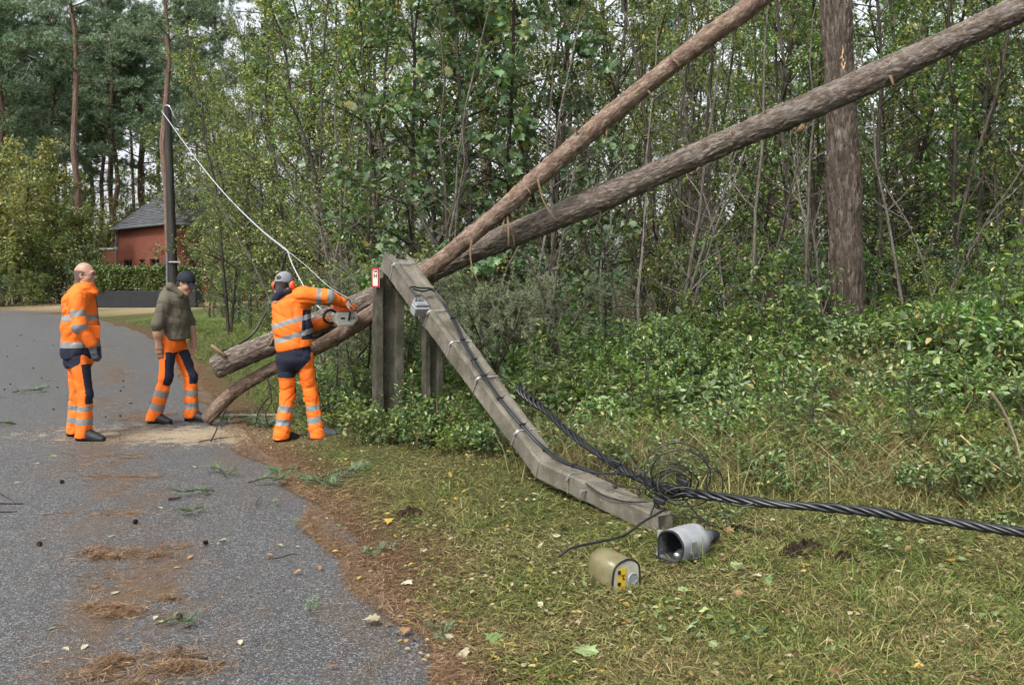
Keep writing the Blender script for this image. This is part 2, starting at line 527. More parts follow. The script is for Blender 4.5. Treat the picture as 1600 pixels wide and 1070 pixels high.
# ------------------------------------------------------------------ house, hedge, utility pole
def m_brick():
    t = NT('red_brick')
    v = t.attr('tc', 'Vector')
    b = t.n('ShaderNodeTexBrick')
    b.inputs['Scale'].default_value = 1.0
    b.inputs['Brick Width'].default_value = 0.22; b.inputs['Row Height'].default_value = 0.075; b.inputs['Mortar Size'].default_value = 0.007
    b.inputs['Color1'].default_value = (0.20, 0.058, 0.036, 1); b.inputs['Color2'].default_value = (0.155, 0.046, 0.03, 1); b.inputs['Mortar'].default_value = (0.15, 0.085, 0.062, 1)
    t.l(v, b.inputs['Vector'])
    c = t.mix(t.ramp(t.noise(v, 0.9, 5), [(0.4, 0.0), (0.7, 0.35)]), b.outputs['Color'], (0.16, 0.065, 0.05))
    return t.done(t.bsdf(c, 0.85, 0.2, normal=t.bump(b.outputs['Fac'], 0.3, -0.01)))
def m_slate():
    t = NT('slate_tile')
    n = t.noise(t.coord(), 3, 5)
    return t.done(t.bsdf(t.ramp(t.math('ADD', t.math('MULTIPLY', t.attr('rnd'), 0.6), t.math('MULTIPLY', n, 0.4)), [(0.2, (0.055, 0.06, 0.068)), (0.8, (0.13, 0.135, 0.145))]), 0.6, 0.4))
M_BRICK, M_SLATE = m_brick(), m_slate()
M_GUTTER = mat_plain('zinc_gutter', (0.17, 0.19, 0.21), 0.5, 0.5, 0.4)
M_DARKGLASS = mat_plain('dark_window_glass', (0.012, 0.013, 0.016), 0.12, 0.6)
M_FRAME = mat_plain('dark_window_frame', (0.06, 0.04, 0.032), 0.5)
M_COPING = mat_plain('pale_coping', (0.55, 0.5, 0.48), 0.7)
def wall_quad(mb, a, b, z0, z1, holes=(), th=0.3):
    """a wall from a to b (xy) with rectangular openings (u0,u1,z0,z1), its outer face and the reveals"""
    a = np.asarray(a, float); b = np.asarray(b, float)
    L = np.linalg.norm(b - a); d = (b - a) / L; inn = np.array([-d[1], d[0]])
    xs = sorted({0, L, *[h[0] for h in holes], *[h[1] for h in holes]}); zs = sorted({z0, z1, *[h[2] for h in holes], *[h[3] for h in holes]})
    def pt(u, z, k=0.0): q = a + d * u + inn * k; return (q[0], q[1], z)
    for u0, u1 in zip(xs, xs[1:]):
        for w0, w1 in zip(zs, zs[1:]):
            if any(h[0] <= u0 and u1 <= h[1] and h[2] <= w0 and w1 <= h[3] for h in holes): continue
            mb.add([pt(u0, w0), pt(u1, w0), pt(u1, w1), pt(u0, w1)], [[[0, 1, 2, 3]]], 0, tc=[(u0, w0, 0), (u1, w0, 0), (u1, w1, 0), (u0, w1, 0)])
    for h in holes:
        for (p, q) in (((h[0], h[2]), (h[0], h[3])), ((h[0], h[3]), (h[1], h[3])), ((h[1], h[3]), (h[1], h[2])), ((h[1], h[2]), (h[0], h[2]))):
            mb.add([pt(*p), pt(*q), pt(*q, th), pt(*p, th)], [[[0, 1, 2, 3]]], 0, tc=[(p[0], p[1], 0), (q[0], q[1], 0), (q[0] + .1, q[1] + .1, 0), (p[0] + .1, p[1] + .1, 0)])
hA = P(184, 480, 56)[:2]; hB = P(266, 480, 50)[:2]
hd = nrm(hB - hA); hin = np.array([-hd[1], hd[0]])
hC = hB + hin * 9.5; hD = hA + hin * 9.5
house = empty('brick_house', (hA[0], hA[1], 0), 0, 'red brick house with a dark slate roof behind the clipped hedge', 'house')
HO = np.array([hA[0], hA[1], 0])
hz0, hz1 = -0.2, 4.66
hL = np.linalg.norm(hB - hA)
def u_at(px):   # where a pixel column meets the front wall
    best = min(np.linspace(0, hL, 400), key=lambda u: abs(CX + (hA + hd * u)[0] / (hA + hd * u)[1] * F_PX - px))
    return float(best)
wins = [(u_at(193), u_at(206), 1.75, 2.62), (u_at(217), u_at(226), 1.75, 2.62), (u_at(234), u_at(249), 1.75, 2.62)]
mb = MB(); wall_quad(mb, hA, hB, hz0, hz1, wins)
for a, b in ((hB, hC), (hC, hD), (hD, hA)): wall_quad(mb, a, b, hz0, hz1)
w = mb.build('wall', M_BRICK, house); w.location = -Vector(HO)
for (u0, u1, z0, z1) in wins:
    mb = MB()
    q = hA + hin * 0.12
    def wp(u, z, k=0.0): s_ = q + hd * u + hin * k; return np.array([s_[0], s_[1], z])
    ax = np.array([[hd[0], hd[1], 0], [hin[0], hin[1], 0], [0, 0, 1]])
    cu, cz = (u0 + u1) / 2, (z0 + z1) / 2
    for (c_, h_) in ((wp(u0 + .03, cz), (.03, .03, (z1 - z0) / 2)), (wp(u1 - .03, cz), (.03, .03, (z1 - z0) / 2)), (wp(cu, z0 + .03), ((u1 - u0) / 2 - .06, .03, .03)), (wp(cu, z1 - .03), ((u1 - u0) / 2 - .06, .03, .03)), (wp(cu, cz), (.02, .025, (z1 - z0) / 2 - .06))):
        box(mb, c_, h_, ax)
    o = mb.build('window', M_FRAME, house); o.location = -Vector(HO)
    mb = MB(); box(mb, wp(cu, cz, 0.05), ((u1 - u0) / 2 - .05, .008, (z1 - z0) / 2 - .05), ax)
    g_ = mb.build('pane', M_DARKGLASS, o)
# hipped roof of overlapping slate courses
def roof_face(mb, e0, e1, r1, r0, courses, rng):
    e0, e1, r1, r0 = [np.asarray(v, float) for v in (e0, e1, r1, r0)]
    nrm_ = np.cross(e1 - e0, r0 - e0); nrm_ /= np.linalg.norm(nrm_)
    if nrm_[2] < 0: nrm_ = -nrm_
    for k in range(courses):
        a, b = k / courses, (k + 1.12) / courses
        b = min(b, 1.0)
        l0, l1 = e0 + (r0 - e0) * a, e1 + (r1 - e1) * a
        u0, u1 = e0 + (r0 - e0) * b, e1 + (r1 - e1) * b
        nt = max(1, int(np.linalg.norm(l1 - l0) / 0.28))
        ts = np.linspace(0, 1, nt + 1)
        for i in range(nt):
            o_ = nrm_ * (0.035 + 0.012 * rng.random())
            g = 0.004
            p = [l0 + (l1 - l0) * (ts[i] + g / nt) + o_, l0 + (l1 - l0) * (ts[i + 1] - g / nt) + o_, u0 + (u1 - u0) * ts[i + 1] + nrm_ * .004, u0 + (u1 - u0) * ts[i] + nrm_ * .004, l0 + (l1 - l0) * ts[i], l0 + (l1 - l0) * ts[i + 1]]
            mb.add(p, [[[0, 1, 2, 3], [4, 5, 1, 0]]], 0, rnd=rng.random())
ov = 0.35
def e3(p, du, dv, z=4.62): q = p + hd * du + hin * dv; return np.array([q[0], q[1], z])
eA, eB, eC, eD = e3(hA, -ov, -ov), e3(hB, ov, -ov), e3(hC, ov, ov), e3(hD, -ov, ov)
R1 = P(264, 294, 57.5); R2 = e3(hB, -1.2, 4.75, R1[2])
mb = MB(); rg = rng_(3)
roof_face(mb, eA, eB, R2, R1, 22, rg); roof_face(mb, eB, eC, R2, R2, 20, rg); roof_face(mb, eC, eD, R1, R2, 12, rg); roof_face(mb, eD, eA, R1, R1, 14, rg)
rf = mb.build('roof', M_SLATE, house); rf['kind'] = 'stuff'; rf.location = -Vector(HO)
mb = MB()
for a, b in ((eA, eB), (eB, eC), (eD, eA)):
    tube(mb, [a + (0, 0, -.02), (a + b) / 2 + (0, 0, -.02), b + (0, 0, -.02)], 0.075, 8)
g_ = mb.build('gutter', M_GUTTER, house); g_.location = -Vector(HO)
mb = MB(); dpx = hA - hin * 0.12 + hd * 0.05
tube(mb, [(dpx[0], dpx[1], 0.2), (dpx[0], dpx[1], 2.5), (dpx[0], dpx[1], 4.6)], 0.055, 8)
g_ = mb.build('downpipe', M_GUTTER, house); g_.location = -Vector(HO)
# low garden wall joined to the house's side
aA = P(157, 480, 56.5)[:2]; aB = hA + hin * 0.2 - hd * 0.02
mb = MB(); az = P(157, 390, 56.5)[2]
wall_quad(mb, aA, aB, -0.2, az)
gw = mb.build('garden_wall', M_BRICK); tag(gw, 'low red brick wall with a pale coping beside the house', 'wall')
mb = MB(); ad = nrm(aB - aA); ain = np.array([-ad[1], ad[0]])
c_ = (aA + aB) / 2 + ain * 0.1
box(mb, (c_[0], c_[1], az + .05), (np.linalg.norm(aB - aA) / 2 + .05, .2, .05), [[ad[0], ad[1], 0], [ain[0], ain[1], 0], [0, 0, 1]])
mb.build('coping', M_COPING, gw)

# hedge in its raised planter
M_PLANTER = mat_plain('dark_planter_panel', (0.019, 0.021, 0.025), 0.6, 0.4, 0.2, 0.2, 4)
pA = P(140, 481, 42.5); pB = P(305, 481, 42.0)
planter = empty('planter_wall', (pA[0], pA[1], 0), 0, 'long dark grey panelled planter below the clipped hedge', 'planter')
npan = 4
for i in range(npan):
    a = pA + (pB - pA) * (i / npan); b = pA + (pB - pA) * ((i + 1) / npan)
    mb = MB(); cbox(mb, ((a + b) / 2 + (0, 0.6 + 0.012 * (i % 2), 0.42 - (a + b)[2] / 2)) - (pA[0], pA[1], 0), ((b - a)[0] / 2 - 0.012, 0.6, 0.46), None, 0.03)
    mb.build('panel', M_PLANTER, planter)
M_HEDGE = mat_leaf('hedge_leaf', [(0, (0.03, 0.06, 0.012)), (.5, (0.07, 0.12, 0.025)), (1, (0.16, 0.22, 0.05))], 0.3)
M_TWIG = mat_bark('grey_brown_twig', ((0.028, 0.022, 0.017), (0.06, 0.047, 0.036), (0.11, 0.09, 0.07)), 30, 0.3, 0.4, 0.004)
hedge = empty('clipped_hedge', (pA[0], pA[1], 0.85), 0, 'clipped green hedge with a flat top in the dark planter', 'hedge')
rg = rng_(11); n = 9000
u = rg.random(n); fx = pA[0] + (pB[0] - pA[0]) * u
face = rg.random(n)
yy_ = np.where(face < .55, 0.05 + rg.normal(size=n) * .06, rg.random(n) * 1.15)
zz_ = np.where(face < .55, 0.85 + rg.random(n) * 1.12, 1.95 + rg.normal(size=n) * .05)
bul = 0.07 * np.sin(fx * 2.1) + 0.05 * np.sin(fx * 5.3 + zz_ * 3)
C_ = np.stack([fx - pA[0], pA[1] * 0 + yy_ - bul * (face < .55), zz_ - .85 + bul * (face >= .55)], -1)
mb = MB(); leaves(mb, C_, rdir(rg, n, .3), rdir(rg, n, .5) + (0, -1, .6), .11 + .05 * rg.random(n), .08, 'diamond', rng=rg)
mb.build('foliage', M_HEDGE, hedge)
mb = MB()
for i in range(60):
    x0 = rg.random() * (pB[0] - pA[0]); y0 = .2 + rg.random() * .7
    tube(mb, [(x0, y0, -.05), (x0 + rg.normal() * .1, y0, .5), (x0 + rg.normal() * .2, y0, 1.0)], [.03, .02, .01], 4)
mb.build('stem', M_TWIG, hedge)

# the old pole the pale cable hangs from
M_DARKPOLE = mat_bark('weathered_pole', ((0.018, 0.016, 0.014), (0.038, 0.034, 0.030), (0.07, 0.063, 0.055)), 14, 0.06, 0.5, 0.006, 0.85)
M_STEEL = mat_plain('galvanised_steel', (0.42, 0.43, 0.45), 0.42, 0.5, 0.7, 0.15, 30)
up0 = at_ground(273, 24.0)
utility = empty('utility_pole', up0, 0, 'tall dark weathered pole in front of the brick house', 'utility pole')
uh = P(262, 168, 24.0)[2] - up0[2]
mb = MB(); lx = P(262, 168, 24)[0] - up0[0]
tube(mb, [(lx * t_, 0, -.3 + (uh + .3) * t_) for t_ in np.linspace(0, 1, 14)], np.linspace(.15, .095, 14), 14)
mb.build('shaft', M_DARKPOLE, utility)
mb = MB(); cz = P(264, 397, 24)[2] - up0[2]
tube(mb, [(-.17, -.1, -.1), (-.17, -.1, cz * .5), (-.17, -.1, cz)], .035, 8)
mb.build('conduit', M_GUTTER, utility)
mb = MB(); box(mb, (.06, -.17, 1.95), (.16, .012, .018)); mb.build('bracket', M_STEEL, utility)
mb = MB()
tube(mb, spline([(lx - .16, 0, uh - .15), (lx - .06, -.05, uh + .02), (lx + .1, -.12, uh + .0), (lx + .22, -.1, uh - .28)], 5), .018, 6)
mb.build('hook', M_STEEL, utility)
# ------------------------------------------------------------------ the two fallen pines and the standing one
def plates(nr, nth, length, circ, seed, cell=(0.045, 0.11), depth=0.010, lift=0.007):
    """bark plates: displacement and one random value a plate, on a rings x sides grid"""
    rg = rng_(seed)
    ncell = max(20, int(length * circ / (cell[0] * cell[1])))
    pu = rg.random(ncell) * circ; pv = rg.random(ncell) * length; ph = rg.random(ncell)
    U, V = np.meshgrid(np.linspace(0, circ, nth, endpoint=False), np.linspace(0, length, nr))
    D = np.empty((nr, nth)); R = np.empty((nr, nth))
    for i in range(0, nr, 8):
        u = U[i:i + 8].ravel(); v = V[i:i + 8].ravel()
        sel = np.where((pv > v.min() - 5 * cell[1]) & (pv < v.max() + 5 * cell[1]))[0]
        if len(sel) < 3: sel = np.arange(ncell)
        du = np.abs(u[:, None] - pu[sel][None]); du = np.minimum(du, circ - du) / cell[0]
        dv = (v[:, None] - pv[sel][None]) / cell[1]
        d = np.sqrt(du ** 2 + dv ** 2)
        o = np.argsort(d, axis=1)[:, :2]
        d1 = np.take_along_axis(d, o[:, :1], 1)[:, 0]; d2 = np.take_along_axis(d, o[:, 1:2], 1)[:, 0]
        gap = np.clip((d2 - d1) / 0.35, 0, 1)
        D[i:i + 8] = (-depth * (1 - gap) + lift * ph[sel][o[:, 0]] * gap).reshape(-1, nth)
        R[i:i + 8] = ph[sel][o[:, 0]].reshape(-1, nth)
    return D, R
def big_trunk(mb, ctrl, radii, nth, step, seed, **kw):
    p = spline(ctrl, 40)
    sl = np.concatenate([[0], np.cumsum(np.linalg.norm(np.diff(p, axis=0), axis=1))])
    m = int(sl[-1] / step)
    s = np.linspace(0, sl[-1], m)
    pts = np.stack([np.interp(s, sl, p[:, k]) for k in range(3)], -1)
    r = np.interp(s / sl[-1], np.linspace(0, 1, len(radii)), radii)
    r = r * (1 + 0.05 * np.sin(s * 2.3 + seed) + 0.03 * np.sin(s * 5.9))
    pts = pts + 0.012 * np.stack([np.sin(s * 1.9 + seed), np.sin(s * 2.6), np.cos(s * 2.2)], -1)
    D, R = plates(m, nth, sl[-1], 2 * PI * np.mean(radii), seed, **kw)
    rk = rng_(seed + 77); uu, vv = np.meshgrid(np.linspace(0, 2 * PI * np.mean(radii), nth, endpoint=False), s)
    for _ in range(int(sl[-1] * 3.2)):      # knots and healed branch scars
        du = np.abs(uu - rk.random() * 2 * PI * np.mean(radii)); du = np.minimum(du, 2 * PI * np.mean(radii) - du); q = (du / rk.uniform(.02, .045)) ** 2 + ((vv - rk.random() * sl[-1]) / rk.uniform(.025, .07)) ** 2
        D = D + rk.uniform(.006, .02) * (np.exp(-q) - .6 * np.exp(-q * 7))
    tube(mb, pts, r, nth, 0, True, R, D)
    return pts, r
def m_wood():
    t = NT('cut_wood')
    n = t.noise(t.coord(), 30, 4)
    return t.done(t.bsdf(t.ramp(n, [(0.3, (0.36, 0.24, 0.13)), (0.7, (0.58, 0.43, 0.26))]), 0.8, 0.2))
M_WOOD = m_wood()
M_BARK_GREY = mat_bark('grey_pine_bark', ((0.042, 0.0308, 0.0238), (0.133, 0.1036, 0.0812), (0.294, 0.259, 0.224)), 60, 0.25, 1.0, 0.010, 0.75, (0.2, 0.18, 0.165))
M_BARK_ORANGE = mat_bark('orange_pine_bark', ((0.0599, 0.0386, 0.0285), (0.162, 0.1085, 0.0781), (0.3107, 0.2349, 0.1763)), 46, 0.5, 0.9, 0.007, 0.7)
M_BARK_PINE = mat_bark('brown_pine_bark', ((0.0324, 0.0243, 0.0189), (0.0972, 0.0743, 0.0567), (0.2093, 0.1755, 0.1458)), 48, 0.12, 1.0, 0.014)
M_STUB = mat_bark('broken_branch_bark', ((0.06, 0.04, 0.025), (0.16, 0.105, 0.062), (0.30, 0.22, 0.14)), 40, 0.3, 0.5, 0.004)
M_DARKTWIG = mat_bark('dark_wet_twig', ((0.014, 0.011, 0.009), (0.035, 0.027, 0.02), (0.07, 0.055, 0.042)), 40, 0.3, 0.4, 0.003)

LOG_B = [P(338, 576, 9.30), P(470, 517, 9.27), P(600, 458, 9.24), P(720, 403, 9.2), P(880, 334, 9.1), P(1060, 256, 9.0), P(1322, 140, 8.85), P(1583, 20, 8.7), P(1900, -125, 8.5)]
LOG_A = [P(322, 657, 9.45), P(368, 612, 9.42), P(440, 568, 9.35), P(520, 528, 9.2), P(590, 484, 9.02), P(680, 414, 8.9), P(770, 340, 8.85), P(881, 242, 8.8), P(1060, 93, 8.65), P(1201, -14, 8.5), P(1400, -180, 8.35)]
for (nm, ctrl, rad, mat_, lab, seed, kw) in (
        ('fallen_pine', LOG_B, [.125, .125, .128, .13, .135, .135, .13], M_BARK_GREY, 'thicker fallen pine trunk with grey plated bark, crossing in front of the standing pine', 4, dict(cell=(0.022, 0.075), depth=0.008, lift=0.010)),
        ('fallen_pine', LOG_A, [.068, .078, .085, .09, .095, .10, .10], M_BARK_ORANGE, 'thinner fallen pine trunk with orange flaky bark, its curved end on the road', 9, dict(cell=(0.04, 0.06), depth=0.0035, lift=0.006))):
    root = empty(nm, ctrl[0], 0, lab, 'fallen tree')
    base = np.asarray(ctrl[0])
    mb = MB(); pts, rr = big_trunk(mb, [c - base for c in ctrl], rad, 64, 0.022, seed, **kw)
    mb.build('trunk', mat_, root, smooth=True)
    # sawn face at the lower end
    T = nrm(pts[0] - pts[2]); a = nrm(np.cross(T, (0, 0, 1))); b = np.cross(T, a)
    th = np.linspace(0, 2 * PI, 28, endpoint=False); rg = rng_(seed)
    ringv = [(pts[0] + T * (0.004 + .002 * rg.random())) + (np.cos(x) * a + np.sin(x) * b) * rr[0] * .96 for x in th]
    mb = MB(); mb.add(ringv, [np.arange(28)[None]], 0); mb.build('sawn_end', M_WOOD, root)
    if seed == 4:
        stubs = [((330, 540), (352, 556), 9.16, .022, .016), ((1246, 208), (1256, 196), 8.78, .03, .03), ((935, 320), (938, 338), 8.98, .02, .008), ((800, 362), (804, 384), 8.98, .016, .01), ((1150, 220), (1143, 204), 8.82, .014, .008), ((1390, 118), (1396, 134), 8.66, .018, .012), ((1200, 186), (1192, 168), 8.8, .012, .006), ((690, 418), (684, 398), 9.08, .014, .008), ((420, 545), (428, 526), 9.14, .014, .009), ((1086, 272), (1092, 262), 8.85, .012, .01)]
        twigs = [[P(640, 448, 9.1), P(652, 500, 9.05), P(640, 560, 9.0)], [P(820, 390, 9.0), P(832, 420, 8.95), P(850, 470, 8.9), P(846, 520, 8.9)]]
    else:
        stubs = [((948, 196), (946, 226), 8.68, .009, .006), ((793, 338), (795, 385), 8.76, .013, .010), ((788, 340), (783, 368), 8.77, .012, .007), ((1050, 92), (1062, 104), 8.5, .011, .007), ((905, 214), (896, 200), 8.68, .010, .006), ((720, 386), (712, 372), 8.78, .012, .008), ((1010, 140), (1020, 152), 8.6, .012, .008), ((820, 290), (830, 304), 8.7, .012, .007)]
        twigs = [[P(737, 375, 8.8), P(735, 400, 8.76), P(740, 425, 8.74), P(750, 447, 8.72)], [P(840, 280, 8.7), P(850, 316, 8.67), P(870, 345, 8.6)], [P(352, 640, 9.35), P(345, 660, 9.3), P(350, 676, 9.25)],
                 [P(418, 590, 9.3), P(424, 625, 9.25), P(415, 650, 9.2), P(432, 690, 9.2)], [P(420, 620, 9.25), P(405, 640, 9.2), P(398, 668, 9.2)], [P(422, 600, 9.25), P(432, 615, 9.2), P(440, 650, 9.15)]]
    for (p0, p1, d, r0, r1) in stubs:
        mb = MB(); a0 = P(*p0, d + .05) - base; a1 = P(*p1, d) - base
        tube(mb, [a0, (a0 + a1) / 2 + (0.004, 0, .003), a1], [r0, (r0 + r1) / 2, r1], 9)
        mb.build('branch_stub', M_STUB, root, smooth=True)
    for tw in twigs:
        mb = MB(); q = spline([x - base for x in tw], 6)
        tube(mb, q, np.linspace(.014 if seed == 9 and tw[0][2] > 1.8 else .011, .004, len(q)), 6)
        mb.build('twig', M_STUB if (tw[0][2] > 1.9 and seed == 9) else M_DARKTWIG, root, smooth=True)

sp = at_ground(1328, 11.0)
standing = empty('standing_pine', sp, 0, 'standing pine with a scraped brown trunk behind the thicker fallen trunk', 'pine tree')
topx = P(1306, 0, 11.0)[0] - sp[0]
ctrl = [(0.03, 0, -.35), (0.02, 0, .05), (0.0, 0, .45), (topx * .35, 0, 1.6), (topx * .7, 0, 3.0), (topx, 0, 4.6), (topx * 1.5, 0.1, 7.5), (topx * 1.7, .2, 12)]
mb = MB(); pts, rr = big_trunk(mb, [np.array(c) for c in ctrl], [.255, .215, .20, .195, .19, .185, .18, .175, .17, .16, .15, .14, .13], 72, 0.028, 21, cell=(0.028, 0.20), depth=0.016, lift=0.012)
mb.build('trunk', M_BARK_PINE, standing, smooth=True)
for k, (sx, sy, w_, h_) in enumerate(((1316, 20, .035, .16), (1319, 42, .05, .07), (1314, 82, .03, .10), (1317, 100, .03, .08), (1320, 10, .03, .05))):
    c = P(sx, sy, 10.82) - sp; rg = rng_(60 + k)
    th = np.linspace(0, 2 * PI, 12, endpoint=False); rad = .6 + .5 * rg.random(12)
    mb = MB(); mb.add([c] + [c + (math.cos(x) * w_ * r_, -.018 + .02 * rg.random(), math.sin(x) * h_ * r_) for x, r_ in zip(th, rad)], [[[0, 1 + i, 1 + (i + 1) % 12] for i in range(12)]], 0)
    mb.build('bark_scar', M_WOOD, standing)

# ------------------------------------------------------------------ the broken concrete pole
def m_concrete(name='old_concrete', k=1.0, moss=0.0):
    t = NT(name)
    o = t.coord('Object')
    n1 = t.noise(o, 4, 6, 0.65); n2 = t.noise(o, 45, 4, 0.6); n3 = t.noise(t.map(o, (1, 1, .25)), 11, 5, 0.6)
    c = t.ramp(n1, [(0.3, (0.062, 0.056, 0.044)), (0.5, (0.122, 0.111, 0.088)), (0.7, (0.185, 0.17, 0.138))])
    c = t.mix(t.ramp(n3, [(0.5, 0.0), (0.72, 0.6)]), c, (0.065, 0.06, 0.04))
    c = t.mix(t.ramp(n2, [(0.62, 0.0), (0.7, 0.75)]), c, (0.25, 0.24, 0.215))
    vo = t.voro(o, 60, 'F1')
    pit = t.ramp(vo, [(0.05, 0.0), (0.16, 1.0)])
    c = t.mix(t.math('MULTIPLY_ADD', pit, -0.7, 0.7), c, (0.045, 0.042, 0.036))
    if moss:
        c = t.mix(t.ramp(t.noise(o, 6, 5, .7), [(.42, 0.0), (.6, moss)]), c, (0.04, 0.048, 0.022))
        c = t.mix(1.0, c, (k, k, k), 'MULTIPLY')
    h = t.math('ADD', t.math('MULTIPLY', pit, 0.4), t.math('ADD', n2, n1))
    return t.done(t.bsdf(c, 0.9, 0.2, normal=t.bump(h, 0.55, 0.006)))
M_CONC = m_concrete()
M_MOSSCONC = m_concrete('mossy_concrete', 0.62, 0.75)
M_CABLE = mat_plain('black_cable_sheath', (0.014, 0.016, 0.019), 0.38, 0.5, 0, 0.3, 15)
M_GREYBOX = mat_plain('grey_plastic_box', (0.22, 0.23, 0.24), 0.5, 0.4, 0, 0.15, 25)
M_BAND = mat_plain('steel_band', (0.5, 0.5, 0.5), 0.35, 0.5, 0.75, 0.1, 40)
M_RUST = mat_plain('rusty_bolt', (0.13, 0.10, 0.085), 0.6, 0.4, 0.5, 0.35, 60)
qF, qM, qN = P(624, 398, 8.55), P(857, 718, 6.5), P(1037, 800, 5.35)
def pole_frame(a, b):
    T = nrm(b - a); w = nrm(np.cross((0, 0, 1.0), T)); w = -w if w[0] < 0 else w
    n_ = np.cross(w, T); n_ = n_ if n_[2] > 0 else -n_
    return T, w, n_
def prof(hw, dp, g):
    """section of the pole in (across, up): flat sides, chamfered arrises, a shallow channel along the top and bottom faces"""
    c = 0.014
    return np.array([(-hw, -c), (-hw + c, 0), (-hw * .62, 0), (-hw * .36, -g), (hw * .36, -g), (hw * .62, 0), (hw - c, 0), (hw, -c), (hw, -dp + c), (hw - c, -dp), (hw * .62, -dp), (hw * .36, -dp + g), (-hw * .36, -dp + g), (-hw * .62, -dp), (-hw + c, -dp), (-hw, -dp + c)])
pole = empty('concrete_pole', (qN[0], qN[1], 0.0), 0, 'broken grey concrete utility pole lying from its stump down to the grass', 'utility pole')
PO = np.array([qN[0], qN[1], 0.0])
Tm = nrm(nrm(qM - qF) + nrm(qN - qM))
def pole_sec(p, a, b, hw, dp, g):
    T, w, n_ = pole_frame(a, b)
    q = prof(hw, dp, g)
    return np.array([p + w * x + n_ * y for x, y in q]) - PO
rg = rng_(5)
T1, W1, N1 = pole_frame(qF, qM); T2, W2, N2 = pole_frame(qM, qN)
S1 = []
for t_ in np.linspace(0, 1, 40):
    p = qF + (qM - qF) * t_
    S1.append(pole_sec(p, qF, qM, .128 - .040 * t_, .20 - .055 * t_, .018 * (1 - ss(.8, .97, t_))))
S1 = np.array(S1)
S1 += rg.normal(size=S1.shape) * .0022
jag = np.array([-.09, -.02, .0, .05, .06, .0, -.03, .05, .12, .10, .06, .08, .02, -.03, -.02, -.05])
S1[0] += T1 * jag[:, None] + rg.normal(size=S1[0].shape) * .012
S1[1] += T1 * (jag * .35)[:, None] * .6
def mitre(S, T):      # slide the end section on to the plane that halves the bend
    t_ = -((S + PO - qM) @ Tm) / (T @ Tm); return S + t_[:, None] * T
S1[-1] = mitre(S1[-1], T1) + T1 * .004
mb = MB(); loft(mb, S1)
mb.build('long_shaft', M_CONC, pole)
S2 = []
for t_ in np.linspace(0, 1, 14):
    p = qM + (qN - qM) * t_
    S2.append(pole_sec(p, qM, qN, .088 - .006 * t_, .145 - .01 * t_, .0015))
S2 = np.array(S2); S2 += rg.normal(size=S2.shape) * .002
S2[0] = mitre(S2[0], T2) + T2 * (.004 + .006 * rg.random((16, 1)))
S2[-1] += T2 * rg.normal(size=(16, 1)) * .018; S2[-1] = S2[-1].mean(0) + (S2[-1] - S2[-1].mean(0)) * .8
S2[-2] += T2 * .06 + rg.normal(size=S2[-2].shape) * .004
mb = MB(); loft(mb, S2); mb.build('short_shaft', M_CONC, pole)
for k, (x_, y_) in enumerate(((-.09, -.03), (.08, -.04), (-.02, -.15), (.09, -.15), (-.1, -.12))):
    r = rng_(90 + k); p0 = qF - PO + W1 * x_ + N1 * y_ + T1 * .06
    mb = MB(); tube(mb, spline([p0, p0 - T1 * .10, p0 - T1 * (.17 + .06 * r.random()) + W1 * r.normal() * .04 + N1 * (r.normal() * .04 - .03)], 5), .005, 6); mb.build('rebar', M_RUST, pole)
def on_pole(t_, across=0.0, up=0.0, seg=1):
    a, b = (qF, qM) if seg == 1 else (qM, qN)
    T, w, n_ = (T1, W1, N1) if seg == 1 else (T2, W2, N2)
    return a + (b - a) * t_ + w * across + n_ * up - PO
for t_, seg in ((.055, 1), (.33, 1), (.49, 1), (.66, 1), (.885, 1), (.30, 2)):
    hw, dp = (.128 - .040 * t_, .20 - .055 * t_) if seg == 1 else (.086, .142)
    lim = prof(hw + .004, dp + .008, -.0)
    lim[:, 1] += .004
    T = T1 if seg == 1 else T2
    mb = MB(); loft(mb, np.array([[on_pole(t_, x, y, seg) + T * k for x, y in lim] for k in (-.007, .007)]), cap=False)
    for k in (1,): box(mb, on_pole(t_, -hw - .008, -.03, seg), (.012, .006, .012), [T, W1, N1])
    mb.build('steel_band', M_BAND, pole)
for (pp, up_, ln) in ((on_pole(.60, .02, .045, 2), N2, .05), (on_pole(.93, .02, .035, 2), N2, .045), (on_pole(.47, -.105, -.05, 2), -W2, .05), (P(998, 765, 5.62) - PO, N2, .04)):
    if pp is None: continue
    mb = MB(); u_ = nrm(up_)
    tube(mb, [pp - u_ * ln, pp, pp + u_ * ln * .6], .009, 8)
    for k in (-.55, .5): tube(mb, [pp + u_ * ln * k - u_ * .006, pp + u_ * ln * k + u_ * .006], .018, 6)
    mb.build('bolt', M_RUST if up_ is N2 else M_STEEL, pole)
# two black cables clipped along the pole, grey joint box at the upper end
def cab(path, r, name, parent, mat_=M_CABLE, n=7):
    mb = MB(); tube(mb, np.asarray(path), r, n); return mb.build(name, mat_, parent, smooth=True)
jb_c = on_pole(.30, -.165, -.01)
jbox = empty('junction_box', PO + jb_c, 0, 'small grey joint box with looped cables strapped to the broken pole', 'junction box')
JO = PO + jb_c
mb = MB(); cbox(mb, (0, 0, -.03), (.075, .05, .045), [W1, T1, N1], .18); mb.build('housing', M_GREYBOX, jbox)
mb = MB(); cbox(mb, N1 * .027, (.066, .042, .014), [W1, T1, N1], .3); mb.build('lid', M_GREYBOX, jbox)
for k in (-.045, -.015, .015):
    mb = MB(); c = W1 * k + N1 * .05 - T1 * .03
    tube(mb, [c - T1 * .02 - N1 * .02, c, c - T1 * .015 + N1 * .02], .013, 8); mb.build('cable_gland', M_GREYBOX, jbox)
    mb = MB(); tube(mb, [W1 * k + T1 * .03 + N1 * .03, W1 * k + T1 * .03 + N1 * .048], .007, 6); mb.build('screw', M_STEEL, jbox)
